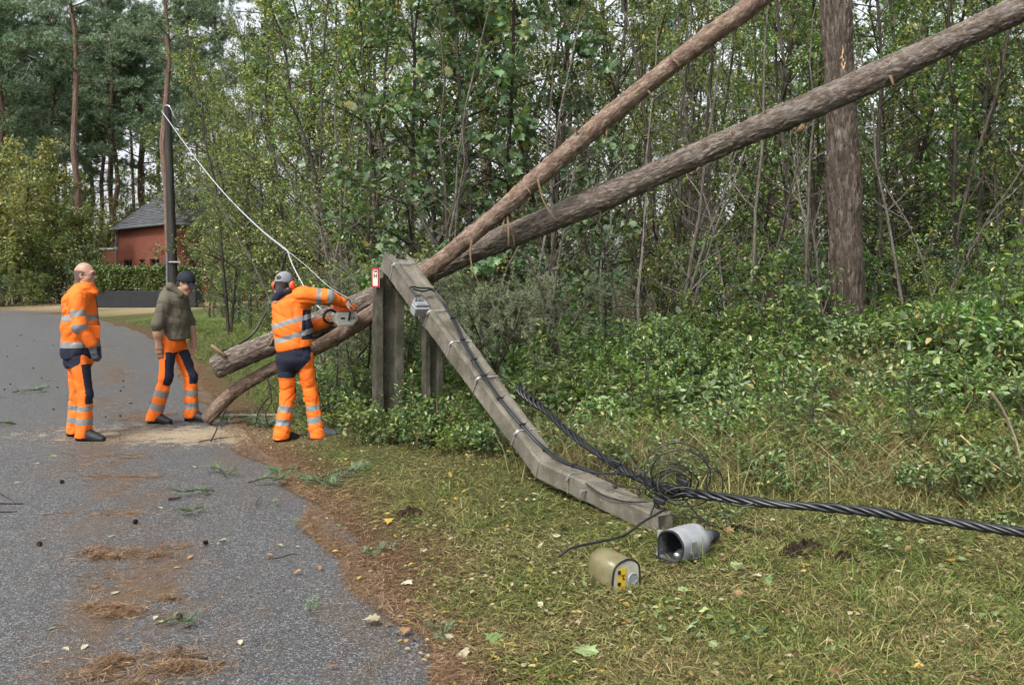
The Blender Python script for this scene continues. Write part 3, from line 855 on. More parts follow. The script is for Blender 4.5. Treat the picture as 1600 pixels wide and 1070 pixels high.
for k in range(2):
    off = .012 * (k * 2 - 1)
    pts = [jb_c + W1 * (-.03 + .03 * k) - T1 * .05 + N1 * .07, jb_c - W1 * (.06 - .02 * k) - T1 * (.16 + .02 * k) + N1 * .09, on_pole(.27, -.09, .055 + .015 * k) - T1 * (.06 + .03 * k), on_pole(.26, .03, .05 + .01 * k) - T1 * .05, on_pole(.30, .075 + off, .022), on_pole(.38, .06 + off, .016), on_pole(.49, .0 + off, .016),
           on_pole(.58, -.03 + off, .016), on_pole(.66, -.045 + off, .016), on_pole(.76, -.05 + off, .014), on_pole(.87, -.02 + off, .014), on_pole(.96, .02 + off, .016), on_pole(.10, .04 + off, .02, 2), on_pole(.22, .06 + off, .016, 2), on_pole(.38, .10 + off, .02, 2), on_pole(.5, .16 + off, .05, 2)]
    c = cab(spline(pts, 8) + PO, .0085, 'pole_cable', None)
    tag(c, ('outer' if k == 0 else 'inner') + ' of two black cables clipped along the broken concrete pole', 'cable')
for t_, seg, ac in ((.38, 1, .06), (.49, 1, .0), (.585, 1, -.03), (.66, 1, -.045), (.76, 1, -.05), (.87, 1, -.02), (.97, 1, .025), (.2, 2, .055)):
    c = on_pole(t_, ac, .016, seg); T, W_, N_ = (T1, W1, N1) if seg == 1 else (T2, W2, N2)
    mb = MB(); box(mb, c, (.026, .006, .012), [W_, T, N_]); tube(mb, [c + W_ * .02, c + W_ * .03 + N_ * .02, c + W_ * .034 + N_ * .04], .0025, 5)
    mb.build('cable_tie', M_CABLE, pole)

# stump, prop post and the red-edged sign
def h_post(name, pos, w, dpt, h, yaw, label, top_jag, seed):
    root = empty(name, pos, 0, label, 'post')
    c, s = math.cos(yaw), math.sin(yaw)
    hw, hd2, fl, wb = w / 2, dpt / 2, w * .24, dpt * .2
    q = np.array([(-hw, -hd2), (-hw + fl, -hd2), (-hw + fl * 1.25, -wb), (hw - fl * 1.25, -wb), (hw - fl, -hd2), (hw, -hd2), (hw, hd2), (hw - fl, hd2), (hw - fl * 1.25, wb), (-hw + fl * 1.25, wb), (-hw + fl, hd2), (-hw, hd2)])
    rg = rng_(seed); S = []
    for z in np.linspace(-.3, h, 16):
        S.append(np.stack([q[:, 0] * c - q[:, 1] * s, q[:, 0] * s + q[:, 1] * c, np.full(len(q), z)], -1))
    S = np.array(S); S += rg.normal(size=S.shape) * .003
    S[-1, :, 2] += top_jag * rg.normal(size=len(q)); S[-2, :, 2] -= top_jag * 1.5
    mb = MB(); loft(mb, S); mb.build('shaft', M_MOSSCONC, root)
    return root
stp = np.array([*P(606, 600, 8.62)[:2], 0]); stp[2] = H(stp[0], stp[1])
stump = h_post('pole_stump', stp, .27, .22, P(600, 425, 8.62)[2] - stp[2] - .02, .35, 'upright grooved concrete stump that carries the fallen pole', .03, 1)
p2 = np.array([*P(675, 600, 8.28)[:2], 0]); p2[2] = H(p2[0], p2[1])
post = h_post('concrete_post', p2, .165, .15, P(675, 512, 8.28)[2] - p2[2] + .02, .4, 'slim concrete post under the middle of the fallen pole', .004, 2)
M_SIGNRED = mat_plain('sign_red', (0.32, 0.02, 0.035), 0.4)
M_SIGNWHITE = mat_plain('sign_cream', (0.62, 0.58, 0.45), 0.5, 0.4, 0, 0.12, 40)
M_SIGNBLACK = mat_plain('sign_black', (0.012, 0.012, 0.012), 0.5)
sg = P(587, 433.5, 8.42)
sign = empty('hydrant_sign', sg, math.radians(-38), 'small cream plate with a red border on the concrete stump', 'sign')
sw, sh = .052, .098
mb = MB(); box(mb, (0, 0, 0), (sw, .004, sh)); mb.build('backing', M_SIGNWHITE, sign)
mb = MB()
for c_, h_ in (((-sw + .007, -.007, 0), (.007, .003, sh)), ((sw - .007, -.007, 0), (.007, .003, sh)), ((0, -.007, sh - .008), (sw - .014, .003, .008)), ((0, -.007, -sh + .008), (sw - .014, .003, .008))): box(mb, c_, h_)
mb.build('border', M_SIGNRED, sign)
mb = MB()      # the H of a hydrant plate with figures above and below
for c_, h_ in (((-.016, -.0065, .018), (.0035, .002, .02)), ((.016, -.0065, .018), (.0035, .002, .02)), ((0, -.0068, .018), (.016, .0018, .003)), ((-.016, -.0065, .062), (.004, .002, .012)), ((.006, -.0065, .06), (.003, .002, .009)), ((.018, -.0065, .062), (.004, .002, .009))): box(mb, c_, h_)
mb.build('lettering', M_SIGNBLACK, sign)

# ------------------------------------------------------------------ twisted overhead line and loose wire
BUN = [P(810, 606, 7.7), P(850, 640, 7.2), P(905, 688, 6.6), P(960, 724, 6.1), P(1005, 750, 5.75), P(1050, 767, 5.5), P(1100, 773, 5.3), P(1200, 786, 5.05), P(1330, 796, 4.85), P(1450, 811, 4.65), P(1600, 832, 4.4), P(1800, 862, 4.15), P(2100, 900, 3.9)]
bp = spline(BUN, 28)
sl = np.concatenate([[0], np.cumsum(np.linalg.norm(np.diff(bp, axis=0), axis=1))])
sm = np.linspace(0, sl[-1], int(sl[-1] / .012)); bp = np.stack([np.interp(sm, sl, bp[:, k]) for k in range(3)], -1)
T, A, B = frames(bp)
bundle = empty('twisted_cable', bp[0], 0, 'thick twisted black overhead cable sagging from the pole across the grass', 'cable')
spread_ = .0155 + .02 * np.exp(-((sm - 0.15) / .35) ** 2) + .0025 * np.sin(sm * 7.3) + .0015 * np.sin(sm * 17)
for k in range(4):
    ph = k * PI / 2 + sm * 2 * PI / .36 + .7 * np.sin(sm * 3.1) + .25 * np.sin(sm * 6.7 + k)
    r_ = .013 if k else .0105
    cab(bp + (np.cos(ph) * spread_)[:, None] * A + (np.sin(ph) * spread_)[:, None] * B - bp[0], r_, 'strand', bundle, n=8)
tangle = empty('wire_tangle', P(1050, 770, 5.5), 0, 'tangle of thin black wire in loops beside the pole tip', 'wire')
TO = P(1050, 770, 5.5); rg = rng_(8)
def loop(c, rx, rz, tilt, turns, wob, d):
    th = np.linspace(0, 2 * PI * turns, int(40 * turns))
    return np.stack([c[0] + np.cos(th + tilt) * rx * (1 + wob * np.sin(th * .5)), c[1] + np.sin(th * .7) * d, c[2] + np.sin(th + tilt) * rz * (1 + wob * np.cos(th * .35))], -1)
for (px, py, d, rx, rz, ti, tu, wo, dd) in ((1060, 739, 5.45, .19, .17, .2, 1.6, .1, .05), (1050, 752, 5.5, .15, .11, 1.2, 2.1, .15, .06), (1053, 757, 5.4, .10, .08, 2.2, 2.4, .1, .05), (1117, 756, 5.25, .045, .095, .5, 1.2, .05, .02), (1072, 778, 5.35, .11, .05, .8, 1.3, .2, .05), (1040, 768, 5.5, .12, .05, 2.6, 2.0, .2, .06)):
    cab(loop(P(px, py, d), rx, rz, ti, tu, wo, dd) - TO, .0048, 'wire', tangle, n=6)
for path in ([(975, 700, 5.9), (1000, 735, 5.75), (1040, 760, 5.6), (1070, 775, 5.5)], [(935, 715, 6.0), (945, 745, 5.8), (968, 758, 5.65), (1020, 765, 5.5)], [(1065, 775, 5.45), (1100, 815, 5.2), (1118, 822, 5.1)], [(1115, 775, 5.25), (1130, 795, 5.1), (1136, 822, 5.0)],
             [(915, 755, 5.9), (945, 775, 5.7), (985, 784, 5.5), (1015, 783, 5.4)], [(1010, 745, 5.7), (1024, 770, 5.5), (1022, 790, 5.38), (1016, 803, 5.32)], [(1120, 776, 5.25), (1150, 790, 5.1), (1180, 786, 5.05)], [(930, 695, 6.3), (960, 735, 5.95), (1000, 742, 5.75), (990, 725, 5.8)]):
    cab(spline([P(*q) for q in path], 10) - TO, .005, 'wire', tangle, n=6)
for (px, py, d) in ((962, 722, 6.02), (1052, 762, 5.42), (1030, 782, 5.38), (1066, 752, 5.4)):
    mb = MB(); c = P(px, py, d) - TO; cbox(mb, c, (.04, .022, .018), np.array([[.9, -.3, -.3], [.3, .95, 0], [.3, -.1, .95]]), .4); mb.build('connector', M_CABLE, tangle)
lead = cab(spline([P(1040, 795, 5.3), P(1005, 815, 5.1), P(975, 836, 4.9), P(935, 846, 4.8), P(895, 855, 4.72), P(874, 868, 4.68)], 10), .0075, 'lamp_lead', None)
tag(lead, 'black cable end trailing from the pole tip over the grass', 'cable')

# pale cable that hangs from the old pole, and the black strap from its end
M_PALE = mat_plain('pale_cable', (0.36, 0.38, 0.40), 0.5, 0.4)
top = up0 + np.array([lx - .12, -.12, uh - .12])
knot = P(449, 392, 10.6)
mid = P(350, 296, 17.0)
pale = empty('pale_cable', top, 0, 'long pale cable hanging slack from the old pole towards the logs', 'cable')
sag = [top, P(300, 240, 20.6), P(345, 296, 17.2), P(400, 352, 13.6), knot]
cab(spline(sag, 12) - top, .012, 'strand', pale, M_PALE)
cab(spline([knot, P(460, 420, 10.2), P(486, 465, 9.7), P(512, 494, 9.45)], 8) - top, .0075, 'strand', pale, M_PALE)
cab(spline([knot, P(478, 415, 10.3), P(520, 452, 10.0), P(575, 480, 9.9)], 8) - top, .004, 'strand', pale, M_PALE)
strap = cab(spline([knot, P(430, 455, 10.7), P(400, 515, 10.6), P(370, 540, 10.4), P(345, 549, 10.2)], 10), .014, 'black_strap', None)
tag(strap, 'slack black strap hanging from the end of the pale cable', 'strap')

# ------------------------------------------------------------------ the smashed street lamp
M_LAMPGREY = mat_plain('lamp_grey_paint', (0.30, 0.32, 0.335), 0.45, 0.45, 0.0, 0.18, 14)
M_LAMPIN = mat_plain('lamp_dark_inside', (0.03, 0.032, 0.035), 0.5)
M_MIRROR = mat_plain('lamp_reflector', (0.5, 0.52, 0.55), 0.18, 0.5, 0.9, 0.1, 10)
M_RUBBER = mat_plain('black_rubber', (0.012, 0.012, 0.013), 0.6)
lc = P(1068, 848, 4.78)
lamp = empty('street_lamp_head', (lc[0], lc[1], H(lc[0], lc[1])), 0, 'open grey street lamp housing with its bulb, lying below the pole tip', 'street lamp')
LO = np.array([lc[0], lc[1], float(H(lc[0], lc[1]))])
la = nrm(P(1100, 842, 4.86) - P(1040, 850, 4.68)); la = nrm(la + np.array([0, .25, 0]))   # from the open mouth to the neck
lw = nrm(np.cross(la, (0, 0, 1))); lu = np.cross(lw, la)
PENT = np.array([(-.085, -.055), (-.07, -.085), (.045, -.09), (.085, -.04), (.088, .03), (.03, .088), (-.04, .085), (-.085, .045)])
def rounded(p, n=4):
    q = spline(np.vstack([p[-1:], p, p[:2]]), n)[n:-n]
    return q[:len(p) * n]
PENT = rounded(PENT)
def lsec(t_, k, prof_=PENT, c=lc): return np.array([c + la * (t_ * 1.2 if t_ < .06 else t_ + .035) + (lw * x + lu * y) * k for x, y in prof_]) - LO
oct_ = np.array([(math.cos(a) * .07, math.sin(a) * .07) for a in np.linspace(-2.6, -2.6 + 2 * PI, 32, endpoint=False)])
mb = MB()
loft(mb, np.array([lsec(-.105, .93), lsec(-.05, .98), lsec(.06, 1.0), lsec(.10, .95), lsec(.118, .75), lsec(.122, .6, oct_ * .9)]), cap=False)
loft(mb, np.array([lsec(-.105, .93), lsec(-.107, .80), lsec(-.03, .78), lsec(.05, .82), lsec(.06, .2)]), 1, cap=False)
mb.build('housing', [M_LAMPGREY, M_LAMPIN], lamp, smooth=True)
mb = MB(); loft(mb, np.array([lsec(.115, .62, oct_), lsec(.13, .56, oct_), lsec(.225, .50, oct_)])); mb.build('neck', M_LAMPGREY, lamp, smooth=True)
mb = MB(); loft(mb, np.array([lsec(.222, .53, oct_), lsec(.275, .5, oct_), lsec(.315, .33, oct_)])); mb.build('neck_sleeve', M_RUBBER, lamp, smooth=True)
mb = MB(); rim = lsec(-.108, .87); tube(mb, np.vstack([rim, rim[:1]]), .006, 6, cap=False); mb.build('gasket', M_RUBBER, lamp)
mb = MB(); bc = lc - LO + la * -.07 + lw * .02 - lu * .05
rings = [(-.02, .016), (.0, .022), (.03, .03), (.06, .032), (.085, .02), (.095, .004)]
loft(mb, np.array([[bc - la * .02 + (la * -.9 - lw * .1) * z_ * -.9 + (lw * math.cos(a) + lu * math.sin(a)) * r_ for a in np.linspace(0, 2 * PI, 12, endpoint=False)] for z_, r_ in rings]))
mb.build('bulb', M_MIRROR, lamp, smooth=True)
tw_ = -lw if lw[1] > 0 else lw     # the flank towards the viewer
mb = MB(); box(mb, lc - LO + la * -.045 + tw_ * .093, (.025, .004, .03), [la, tw_, lu]); mb.build('latch_plate', M_STEEL, lamp)
mb = MB(); q = lc - LO + tw_ * .098
tube(mb, [q - la * .06 - lu * .02, q - la * .05 - lu * .055, q + la * .01 - lu * .06, q + la * .0 - lu * .03], .0028, 5); mb.build('wire_clip', M_STEEL, lamp)
for k in (-.05, .05):
    mb = MB(); cbox(mb, lc - LO - la * .112 + lu * k - lw * .08, (.014, .012, .02), [la, lw, lu], .2); mb.build('hinge', M_STEEL, lamp)

def m_dome():
    t = NT('yellowed_acrylic')
    n = t.noise(t.coord(), 8, 4)
    c = t.ramp(n, [(0.3, (0.20, 0.18, 0.09)), (0.7, (0.31, 0.285, 0.155))])
    b = t.bsdf(c, 0.32, 0.5)
    tr = t.n('ShaderNodeBsdfTranslucent'); t.l(c, tr.inputs['Color'])
    mx = t.n('ShaderNodeMixShader'); mx.inputs[0].default_value = .4
    t.l(b, mx.inputs[1]); t.l(tr.outputs[0], mx.inputs[2])
    return t.done(mx.outputs[0])
M_DOME = m_dome()
M_STICK = mat_plain('yellow_sticker', (0.62, 0.42, 0.03), 0.5)
M_INSIDE = mat_plain('milky_inside', (0.42, 0.42, 0.33), 0.5)
dc = P(958, 889, 4.42)
dome = empty('lamp_cover', (dc[0], dc[1], H(dc[0], dc[1])), 0, 'yellowed plastic street lamp cover with a yellow sticker, lying open on the grass', 'lamp cover')
DO = np.array([dc[0], dc[1], float(H(dc[0], dc[1]))])
da = nrm(P(984, 900, 4.30) - P(930, 878, 4.48)); da = nrm(da + np.array([.0, -.45, 0]))     # towards the open mouth
dw = nrm(np.cross(da, (0, 0, 1))); du_ = np.cross(dw, da)
DP = np.array([(-.083, -.03), (-.075, -.07), (.02, -.078), (.07, -.07), (.082, -.03), (.07, .05), (.02, .08), (-.03, .082), (-.075, .05)])
DP = rounded(DP)
def dsec(t_, k): return np.array([dc + da * t_ + (dw * x + du_ * y) * k for x, y in DP]) - DO
mb = MB()
loft(mb, np.array([dsec(-.135, .35), dsec(-.132, .75), dsec(-.118, .90), dsec(-.08, .95), dsec(.11, 1.0)]), cap=True)
mb.build('shell', M_DOME, dome, smooth=True)
mb = MB(); rim = dsec(.112, 1.0); tube(mb, np.vstack([rim, rim[:1]]), .006, 6, cap=False); mb.build('gasket', M_RUBBER, dome)
mb = MB(); mb.add(np.vstack([dsec(.1135, .94)]), [np.arange(len(DP))[None]], 0); mb.build('inner_plate', M_INSIDE, dome)
mb = MB(); c0 = dc - DO + da * .117
st_ = np.array([(-.058, -.052), (-.008, -.058), (.0, .048), (-.052, .05)])
if (dw @ np.array([1, 0, 0])) < 0: st_ = st_ * (-1, 1)
mb.add([c0 + dw * x + du_ * y for x, y in st_], [[[0, 1, 2, 3]]], 0); mb.build('sticker', M_STICK, dome)
mb = MB(); sx = np.sign(dw[0])
for (x, y, hx, hy) in ((-.046, .03, .008, .010), (-.046, -.028, .009, .008), (-.022, .004, .002, .012), (-.018, -.006, .008, .002), (-.026, .012, .006, .002), (-.012, .012, .002, .006)):
    box(mb, c0 + dw * sx * x + du_ * y + da * .002, (hx, hy, .0012), [dw, du_, da])
mb.build('sticker_print', M_SIGNBLACK, dome)
mb = MB(); th = np.linspace(0, 2 * PI, 25)
tube(mb, [c0 + da * .004 + (dw * math.cos(a) * 1 + du_ * math.sin(a)) * .026 + dw * sx * .035 - du_ * .012 for a in th], .005, 6, cap=False); mb.build('ring', M_LAMPGREY, dome)
mb = MB(); tube(mb, [c0 + dw * sx * .035 - du_ * .012, c0 + dw * sx * .035 - du_ * .012 + da * .006], .02, 14); mb.build('plug', M_GREYBOX, dome)
# ------------------------------------------------------------------ woodland
def broadleaf(seed, h=8.0, spread=1.5, nb=34, twigs=6, per=15, leaf=(.075, .05), shape='diamond', low=.12, r0=.06, stems=1, droop=.0, clump=.22, bare=0.0, elev=(.25, 1.0)):
    rg = rng_(seed)
    wood, crown = MB(), MB()
    C, D = [], []
    for s in range(stems):
        lean = rg.normal(size=2) * .05 * h * (1 if stems == 1 else 2.2)
        hh = h * (1 if s == 0 else rg.uniform(.6, .95))
        zt = np.linspace(0, 1, 9)
        base = rg.normal(size=2) * (.0 if stems == 1 else .18)
        wv = np.cumsum(rg.normal(size=(9, 2)) * .016 * h, axis=0) * zt[:, None]
        tp = np.stack([base[0] + lean[0] * zt ** 1.4 + wv[:, 0], base[1] + lean[1] * zt ** 1.4 + wv[:, 1], -.25 + (hh + .25) * zt], -1)
        rad = r0 * (1 if s == 0 else .75) * (1 - .88 * zt) + .004
        tube(wood, tp, rad, 6, rnd=rg.random())
        n = max(3, int(nb / stems))
        for b in range(n):
            t_ = low + (1 - low) * ((b + rg.random()) / n)
            p0 = np.array([np.interp(t_, zt, tp[:, k]) for k in range(3)])
            az = rg.random() * 2 * PI; el = rg.uniform(*elev)
            ln = spread * rg.uniform(.5, 1.1) * (1.15 - .75 * t_) * (0.75 + .5 * math.sin(min(t_ * 3.2, PI)))
            d = np.array([math.cos(az) * math.cos(el), math.sin(az) * math.cos(el), math.sin(el)])
            side_ = nrm(np.cross(d, (0, 0, 1)))
            u = np.linspace(0, 1, 5)[:, None]
            bp_ = p0 + d * ln * u + side_ * rg.normal() * .18 * ln * u ** 2 + np.array([0, 0, -droop * ln]) * u ** 2 + rg.normal(size=(5, 3)) * .03 * ln * u
            tube(wood, bp_, np.linspace(np.interp(t_, zt, rad) * .5 + .002, .0025, 5), 4, cap=False, rnd=rg.random())
            for w_ in range(twigs):
                q = rg.uniform(.25, 1.0)
                p1 = np.array([np.interp(q, u[:, 0], bp_[:, k]) for k in range(3)])
                td = nrm(d + rg.normal(size=3) * .75)
                tl = ln * rg.uniform(.2, .45)
                p2 = p1 + td * tl + np.array([0, 0, -droop * tl * .6])
                tube(wood, [p1, (p1 + p2) / 2 + rg.normal(size=3) * .03 * tl, p2], [.004, .003, .0015], 3, cap=False, rnd=rg.random())
                if rg.random() < bare: continue
                k = int(per * rg.uniform(.5, 1.4))
                if k < 1: continue
                tt = rg.random((k, 1)) ** .7
                C.append(p1 + (p2 - p1) * tt + rg.normal(size=(k, 3)) * clump * .25)
                D.append(nrm(td * .6 + rg.normal(size=(k, 3)) * .8 + (0, 0, -.25)))
    if C:
        C = np.concatenate(C); D = np.concatenate(D); n = len(C)
        N = rg.normal(size=(n, 3)) * .55 + (0, 0, 1)
        L = leaf[0] * rg.uniform(.6, 1.3, n)
        leaves(crown, C, D, N, L, L * leaf[1] / leaf[0], shape, rng=rg)
    return wood, crown
def tree_proto(name, wood, crown, mw, ml, wname='trunk', cname='crown'):
    root = bpy.data.objects.new(name, None); root.empty_display_size = .1
    link(wname, wood.mesh(wname, mw), root)
    if crown is not None and crown.n: link(cname, crown.mesh(cname, ml), root)
    return root
used_proto = set()
def plant(proto, pos, rz, sc=1.0, label=None, cat=None, group=None, tilt=(0, 0), sz=None):
    """place a thing: the first time the original itself, afterwards a copy with copies of its parts"""
    if proto.name not in used_proto:
        used_proto.add(proto.name); COL.objects.link(proto); o = proto
    else:
        o = copy_tree(proto)
    o.location = pos
    o.rotation_euler = (tilt[0], tilt[1], rz)
    o.scale = (sc, sc, sz or sc)
    return tag(o, label, cat, group)

L_OLIVE = [(0, (0.0514, 0.0779, 0.0271)), (0.4, (0.1117, 0.1557, 0.0499)), (0.75, (0.1892, 0.2393, 0.0785)), (0.93, (0.3234, 0.3323, 0.1098)), (1, (0.6358, 0.497, 0.1207))]
L_GREEN = [(0, (0.0422, 0.083, 0.029)), (0.5, (0.0988, 0.1806, 0.054)), (0.85, (0.18, 0.2934, 0.0804)), (1, (0.5471, 0.4975, 0.135))]
L_MAPLE = [(0, (0.0524, 0.1052, 0.0536)), (0.5, (0.0981, 0.1711, 0.0795)), (0.92, (0.1727, 0.2637, 0.1139)), (1, (0.22, 0.19, 0.04))]
L_YELLOW = [(0, (0.0872, 0.1066, 0.0398)), (0.4, (0.1726, 0.1901, 0.0728)), (0.8, (0.2843, 0.2754, 0.1012)), (1, (0.4217, 0.3548, 0.1245))]
L_GREY = [(0, (0.069, 0.1033, 0.0485)), (0.5, (0.1374, 0.1798, 0.0782)), (1, (0.2507, 0.2814, 0.1183))]
L_BRAMBLE = [(0, (0.0544, 0.0898, 0.0363)), (0.45, (0.1092, 0.1711, 0.0632)), (0.85, (0.1977, 0.2766, 0.0983)), (0.97, (0.3214, 0.3681, 0.1347)), (1, (0.4935, 0.3649, 0.131))]
L_BRIGHT = [(0, (0.0765, 0.1345, 0.0309)), (0.5, (0.1303, 0.2074, 0.0471)), (1, (0.2566, 0.3134, 0.0787))]
L_PINE = [(0, (0.0584, 0.1091, 0.0635)), (0.5, (0.1206, 0.1965, 0.1053)), (1, (0.2399, 0.3236, 0.1663))]
L_SPRUCE = [(0, (0.0329, 0.0845, 0.0352)), (0.6, (0.0705, 0.155, 0.0564)), (1, (0.1409, 0.2466, 0.094))]
L_DRYPINE = [(0, (0.0896, 0.1276, 0.0768)), (0.5, (0.1671, 0.2158, 0.1248)), (0.85, (0.2664, 0.3087, 0.1711)), (1, (0.4392, 0.3335, 0.1852))]
M_OLIVE = mat_leaf('olive_leaf', L_OLIVE); M_GREEN = mat_leaf('green_leaf', L_GREEN); M_MAPLE = mat_leaf('maple_leaf', L_MAPLE, .3, .38)
M_YELLOW = mat_leaf('yellowing_leaf', L_YELLOW); M_GREYL = mat_leaf('grey_green_leaf', L_GREY); M_BRAMBLE = mat_leaf('bramble_leaf', L_BRAMBLE, .32, .38)
M_BRIGHT = mat_leaf('bright_leaf', L_BRIGHT, .4, .38)
M_PINEN = mat_leaf('pine_needle', L_PINE, .15, .5); M_SPRUCE = mat_leaf('spruce_needle', L_SPRUCE, .12, .5); M_DRYPINE = mat_leaf('broken_pine_needle', L_DRYPINE, .15, .5)
M_STEM = mat_bark('grey_stem', ((0.022, 0.018, 0.014), (0.055, 0.045, 0.036), (0.12, 0.10, 0.082)), 24, .3, .5, .004)
M_FARPINE = mat_bark('reddish_pine_stem', ((0.05, 0.034, 0.027), (0.125, 0.08, 0.06), (0.21, 0.14, 0.105)), 5, .25, .4, .01)

M_PALESTEM = mat_bark('pale_sapling_bark', ((0.05, 0.043, 0.035), (0.12, 0.105, 0.088), (0.22, 0.2, 0.175)), 24, .3, .4, .003)
PR = {}
for i in range(5): PR['sap%d' % i] = tree_proto('young_tree', *broadleaf(100 + i, h=8.2 + .5 * i, spread=1.65, nb=50, twigs=6, per=19, leaf=(.069, .045), shape='ovate', r0=.05, stems=1 + (i % 2)), M_STEM, (M_OLIVE, M_OLIVE, M_GREYL, M_OLIVE, M_GREEN)[i])
for i in range(2): PR['maple%d' % i] = tree_proto('maple_tree', *broadleaf(120 + i, h=7.6, spread=1.7, nb=38, twigs=5, per=8, leaf=(.125, .13), shape='maple', r0=.055, droop=.15), M_STEM, M_MAPLE)
for i in range(3): PR['thin%d' % i] = tree_proto('slender_tree', *broadleaf(130 + i, h=9.5, spread=1.15, nb=40, twigs=6, per=12, leaf=(.07, .046), shape='ovate', r0=.045, stems=2, bare=.3, low=.05, elev=(.5, 1.25)), M_STEM, (M_GREEN, M_OLIVE, M_GREEN)[i])
for i in range(2): PR['dead%d' % i] = tree_proto('bare_sapling', *broadleaf(140 + i, h=6.5, spread=1.2, nb=34, twigs=6, per=1, leaf=(.05, .03), shape='diamond', r0=.03, stems=3, bare=.9, low=.03, elev=(.3, 1.2)), M_PALESTEM, M_OLIVE)
for i in range(3): PR['shrub%d' % i] = tree_proto('shrub', *broadleaf(150 + i, h=2.6, spread=1.3, nb=30, twigs=6, per=15, leaf=(.075, .048), shape='ovate', r0=.025, stems=4, low=.02), M_STEM, (M_OLIVE, M_GREEN, M_MAPLE)[i], 'stems', 'foliage')
for i in range(3): PR['far%d' % i] = tree_proto('broadleaf_tree', *broadleaf(160 + i, h=9.0, spread=3.2, nb=60, twigs=7, per=15, leaf=(.20, .14), shape='diamond', r0=.12, stems=2, low=.05, clump=.8), M_STEM, (M_YELLOW, M_GREYL, M_OLIVE)[i])

for i in range(3): PR['bank%d' % i] = tree_proto('bank_shrub', *broadleaf(155 + i, h=2.4, spread=1.25, nb=32, twigs=6, per=13, leaf=((.11, .065), (.09, .055), (.13, .08))[i], shape='ovate', r0=.022, stems=5, low=.02), M_STEM, (M_BRAMBLE, M_BRIGHT, M_BRAMBLE)[i], 'stems', 'foliage')
def needle_tuft(crown, c, d, n, ln, wd, rg, spread=.9):
    D = nrm(d + rg.normal(size=(n, 3)) * spread)
    leaves(crown, np.repeat(c[None], n, 0) + rg.normal(size=(n, 3)) * ln * .15, D, rg.normal(size=(n, 3)), ln * rg.uniform(.6, 1.2, n), wd, 'needle', rng=rg)
def pine(seed, h=22, crown_from=.5, nb=26, lean=0.0):
    rg = rng_(seed); wood, crown = MB(), MB()
    zt = np.linspace(0, 1, 12)
    wv = np.cumsum(rg.normal(size=(12, 2)) * .008 * h, axis=0)
    tp = np.stack([wv[:, 0] + lean * zt * h, wv[:, 1], -.3 + (h + .3) * zt], -1)
    rad = .21 * (1 - .8 * zt) + .02
    tube(wood, tp, rad, 8, rnd=rg.random())
    for b in range(nb):
        t_ = crown_from + (1 - crown_from) * (b + rg.random()) / nb
        p0 = np.array([np.interp(t_, zt, tp[:, k]) for k in range(3)])
        az = rg.random() * 2 * PI; el = rg.uniform(-.15, .6)
        ln = rg.uniform(1.4, 3.6) * (1.25 - .8 * (t_ - crown_from) / (1 - crown_from))
        d = np.array([math.cos(az) * math.cos(el), math.sin(az) * math.cos(el), math.sin(el)])
        u = np.linspace(0, 1, 6)[:, None]
        bp_ = p0 + d * ln * u + rg.normal(size=3) * .2 * ln * u ** 2 + np.array([0, 0, .18 * ln]) * u ** 2
        tube(wood, bp_, np.linspace(.055, .012, 6), 4, cap=False, rnd=rg.random())
        for w_ in range(10):
            q = rg.uniform(.3, 1.08)
            c = np.array([np.interp(min(q, 1), u[:, 0], bp_[:, k]) for k in range(3)]) + rg.normal(size=3) * .32 * (.6 + .4 * ln / 3) * np.array([1, 1, .5])
            for s_ in range(7):
                needle_tuft(crown, c + rg.normal(size=3) * np.array([.24, .24, .13]), nrm(rg.normal(size=3) + (0, 0, .9)), 12, .27, .042, rg)
    return wood, crown
for i in range(4): PR['pine%d' % i] = tree_proto('tall_pine', *pine(170 + i, h=(23, 25, 21, 24)[i], crown_from=(.45, .52, .4, .6)[i], nb=(40, 36, 42, 34)[i], lean=(.0, .02, -.02, .01)[i]), M_FARPINE, M_PINEN)
def spruce(seed, h=3.2, r=1.0, nb=64, ndl=.030):
    rg = rng_(seed); wood, crown = MB(), MB()
    tube(wood, [(0, 0, -.2), (0.02, 0, h * .5), (0, 0.01, h)], [.035 * h / 3, .02 * h / 3, .004], 6)
    for b in range(nb):
        t_ = .08 + .9 * (b + rg.random()) / nb
        az = b * 2.4 + rg.normal() * .3; ln = r * (1.02 - t_) * rg.uniform(.75, 1.15) + .06
        d = np.array([math.cos(az), math.sin(az), .12 + .5 * t_])
        u = np.linspace(0, 1, 5)[:, None]
        bp_ = np.array([0, 0, h * t_]) + d * ln * u + np.array([0, 0, -.38 * ln]) * u ** 2
        tube(wood, bp_, np.linspace(.009, .002, 5), 3, cap=False)
        sd = nrm(np.cross(d, (0, 0, 1)))
        nt = max(4, int(ln * 16))
        for k in range(nt):
            q = (k + .5) / nt; p1 = np.array([np.interp(q, u[:, 0], bp_[:, j]) for j in range(3)])
            for sgn in (-1, 1):
                td = nrm(d * .9 + sd * sgn + (0, 0, -.12 + rg.normal() * .12)); tl = ln * .36 * (1.1 - q) + .05
                m = max(6, int(tl * 75))
                tt = np.linspace(0, 1, m)[:, None]
                leaves(crown, p1 + td * tl * tt, nrm(td * .8 + rg.normal(size=(m, 3)) * .65), rg.normal(size=(m, 3)) + (0, 0, 1), ndl * rg.uniform(.7, 1.3, m), ndl * .16, 'needle', rng=rg)
    return wood, crown
PR['spruce0'] = tree_proto('small_spruce', *spruce(180, 1.9, .85, 46, .034), M_DARKTWIG, M_SPRUCE)
PR['spruce1'] = tree_proto('spruce', *spruce(181, 7.0, 1.9, 78, .075), M_DARKTWIG, M_SPRUCE)

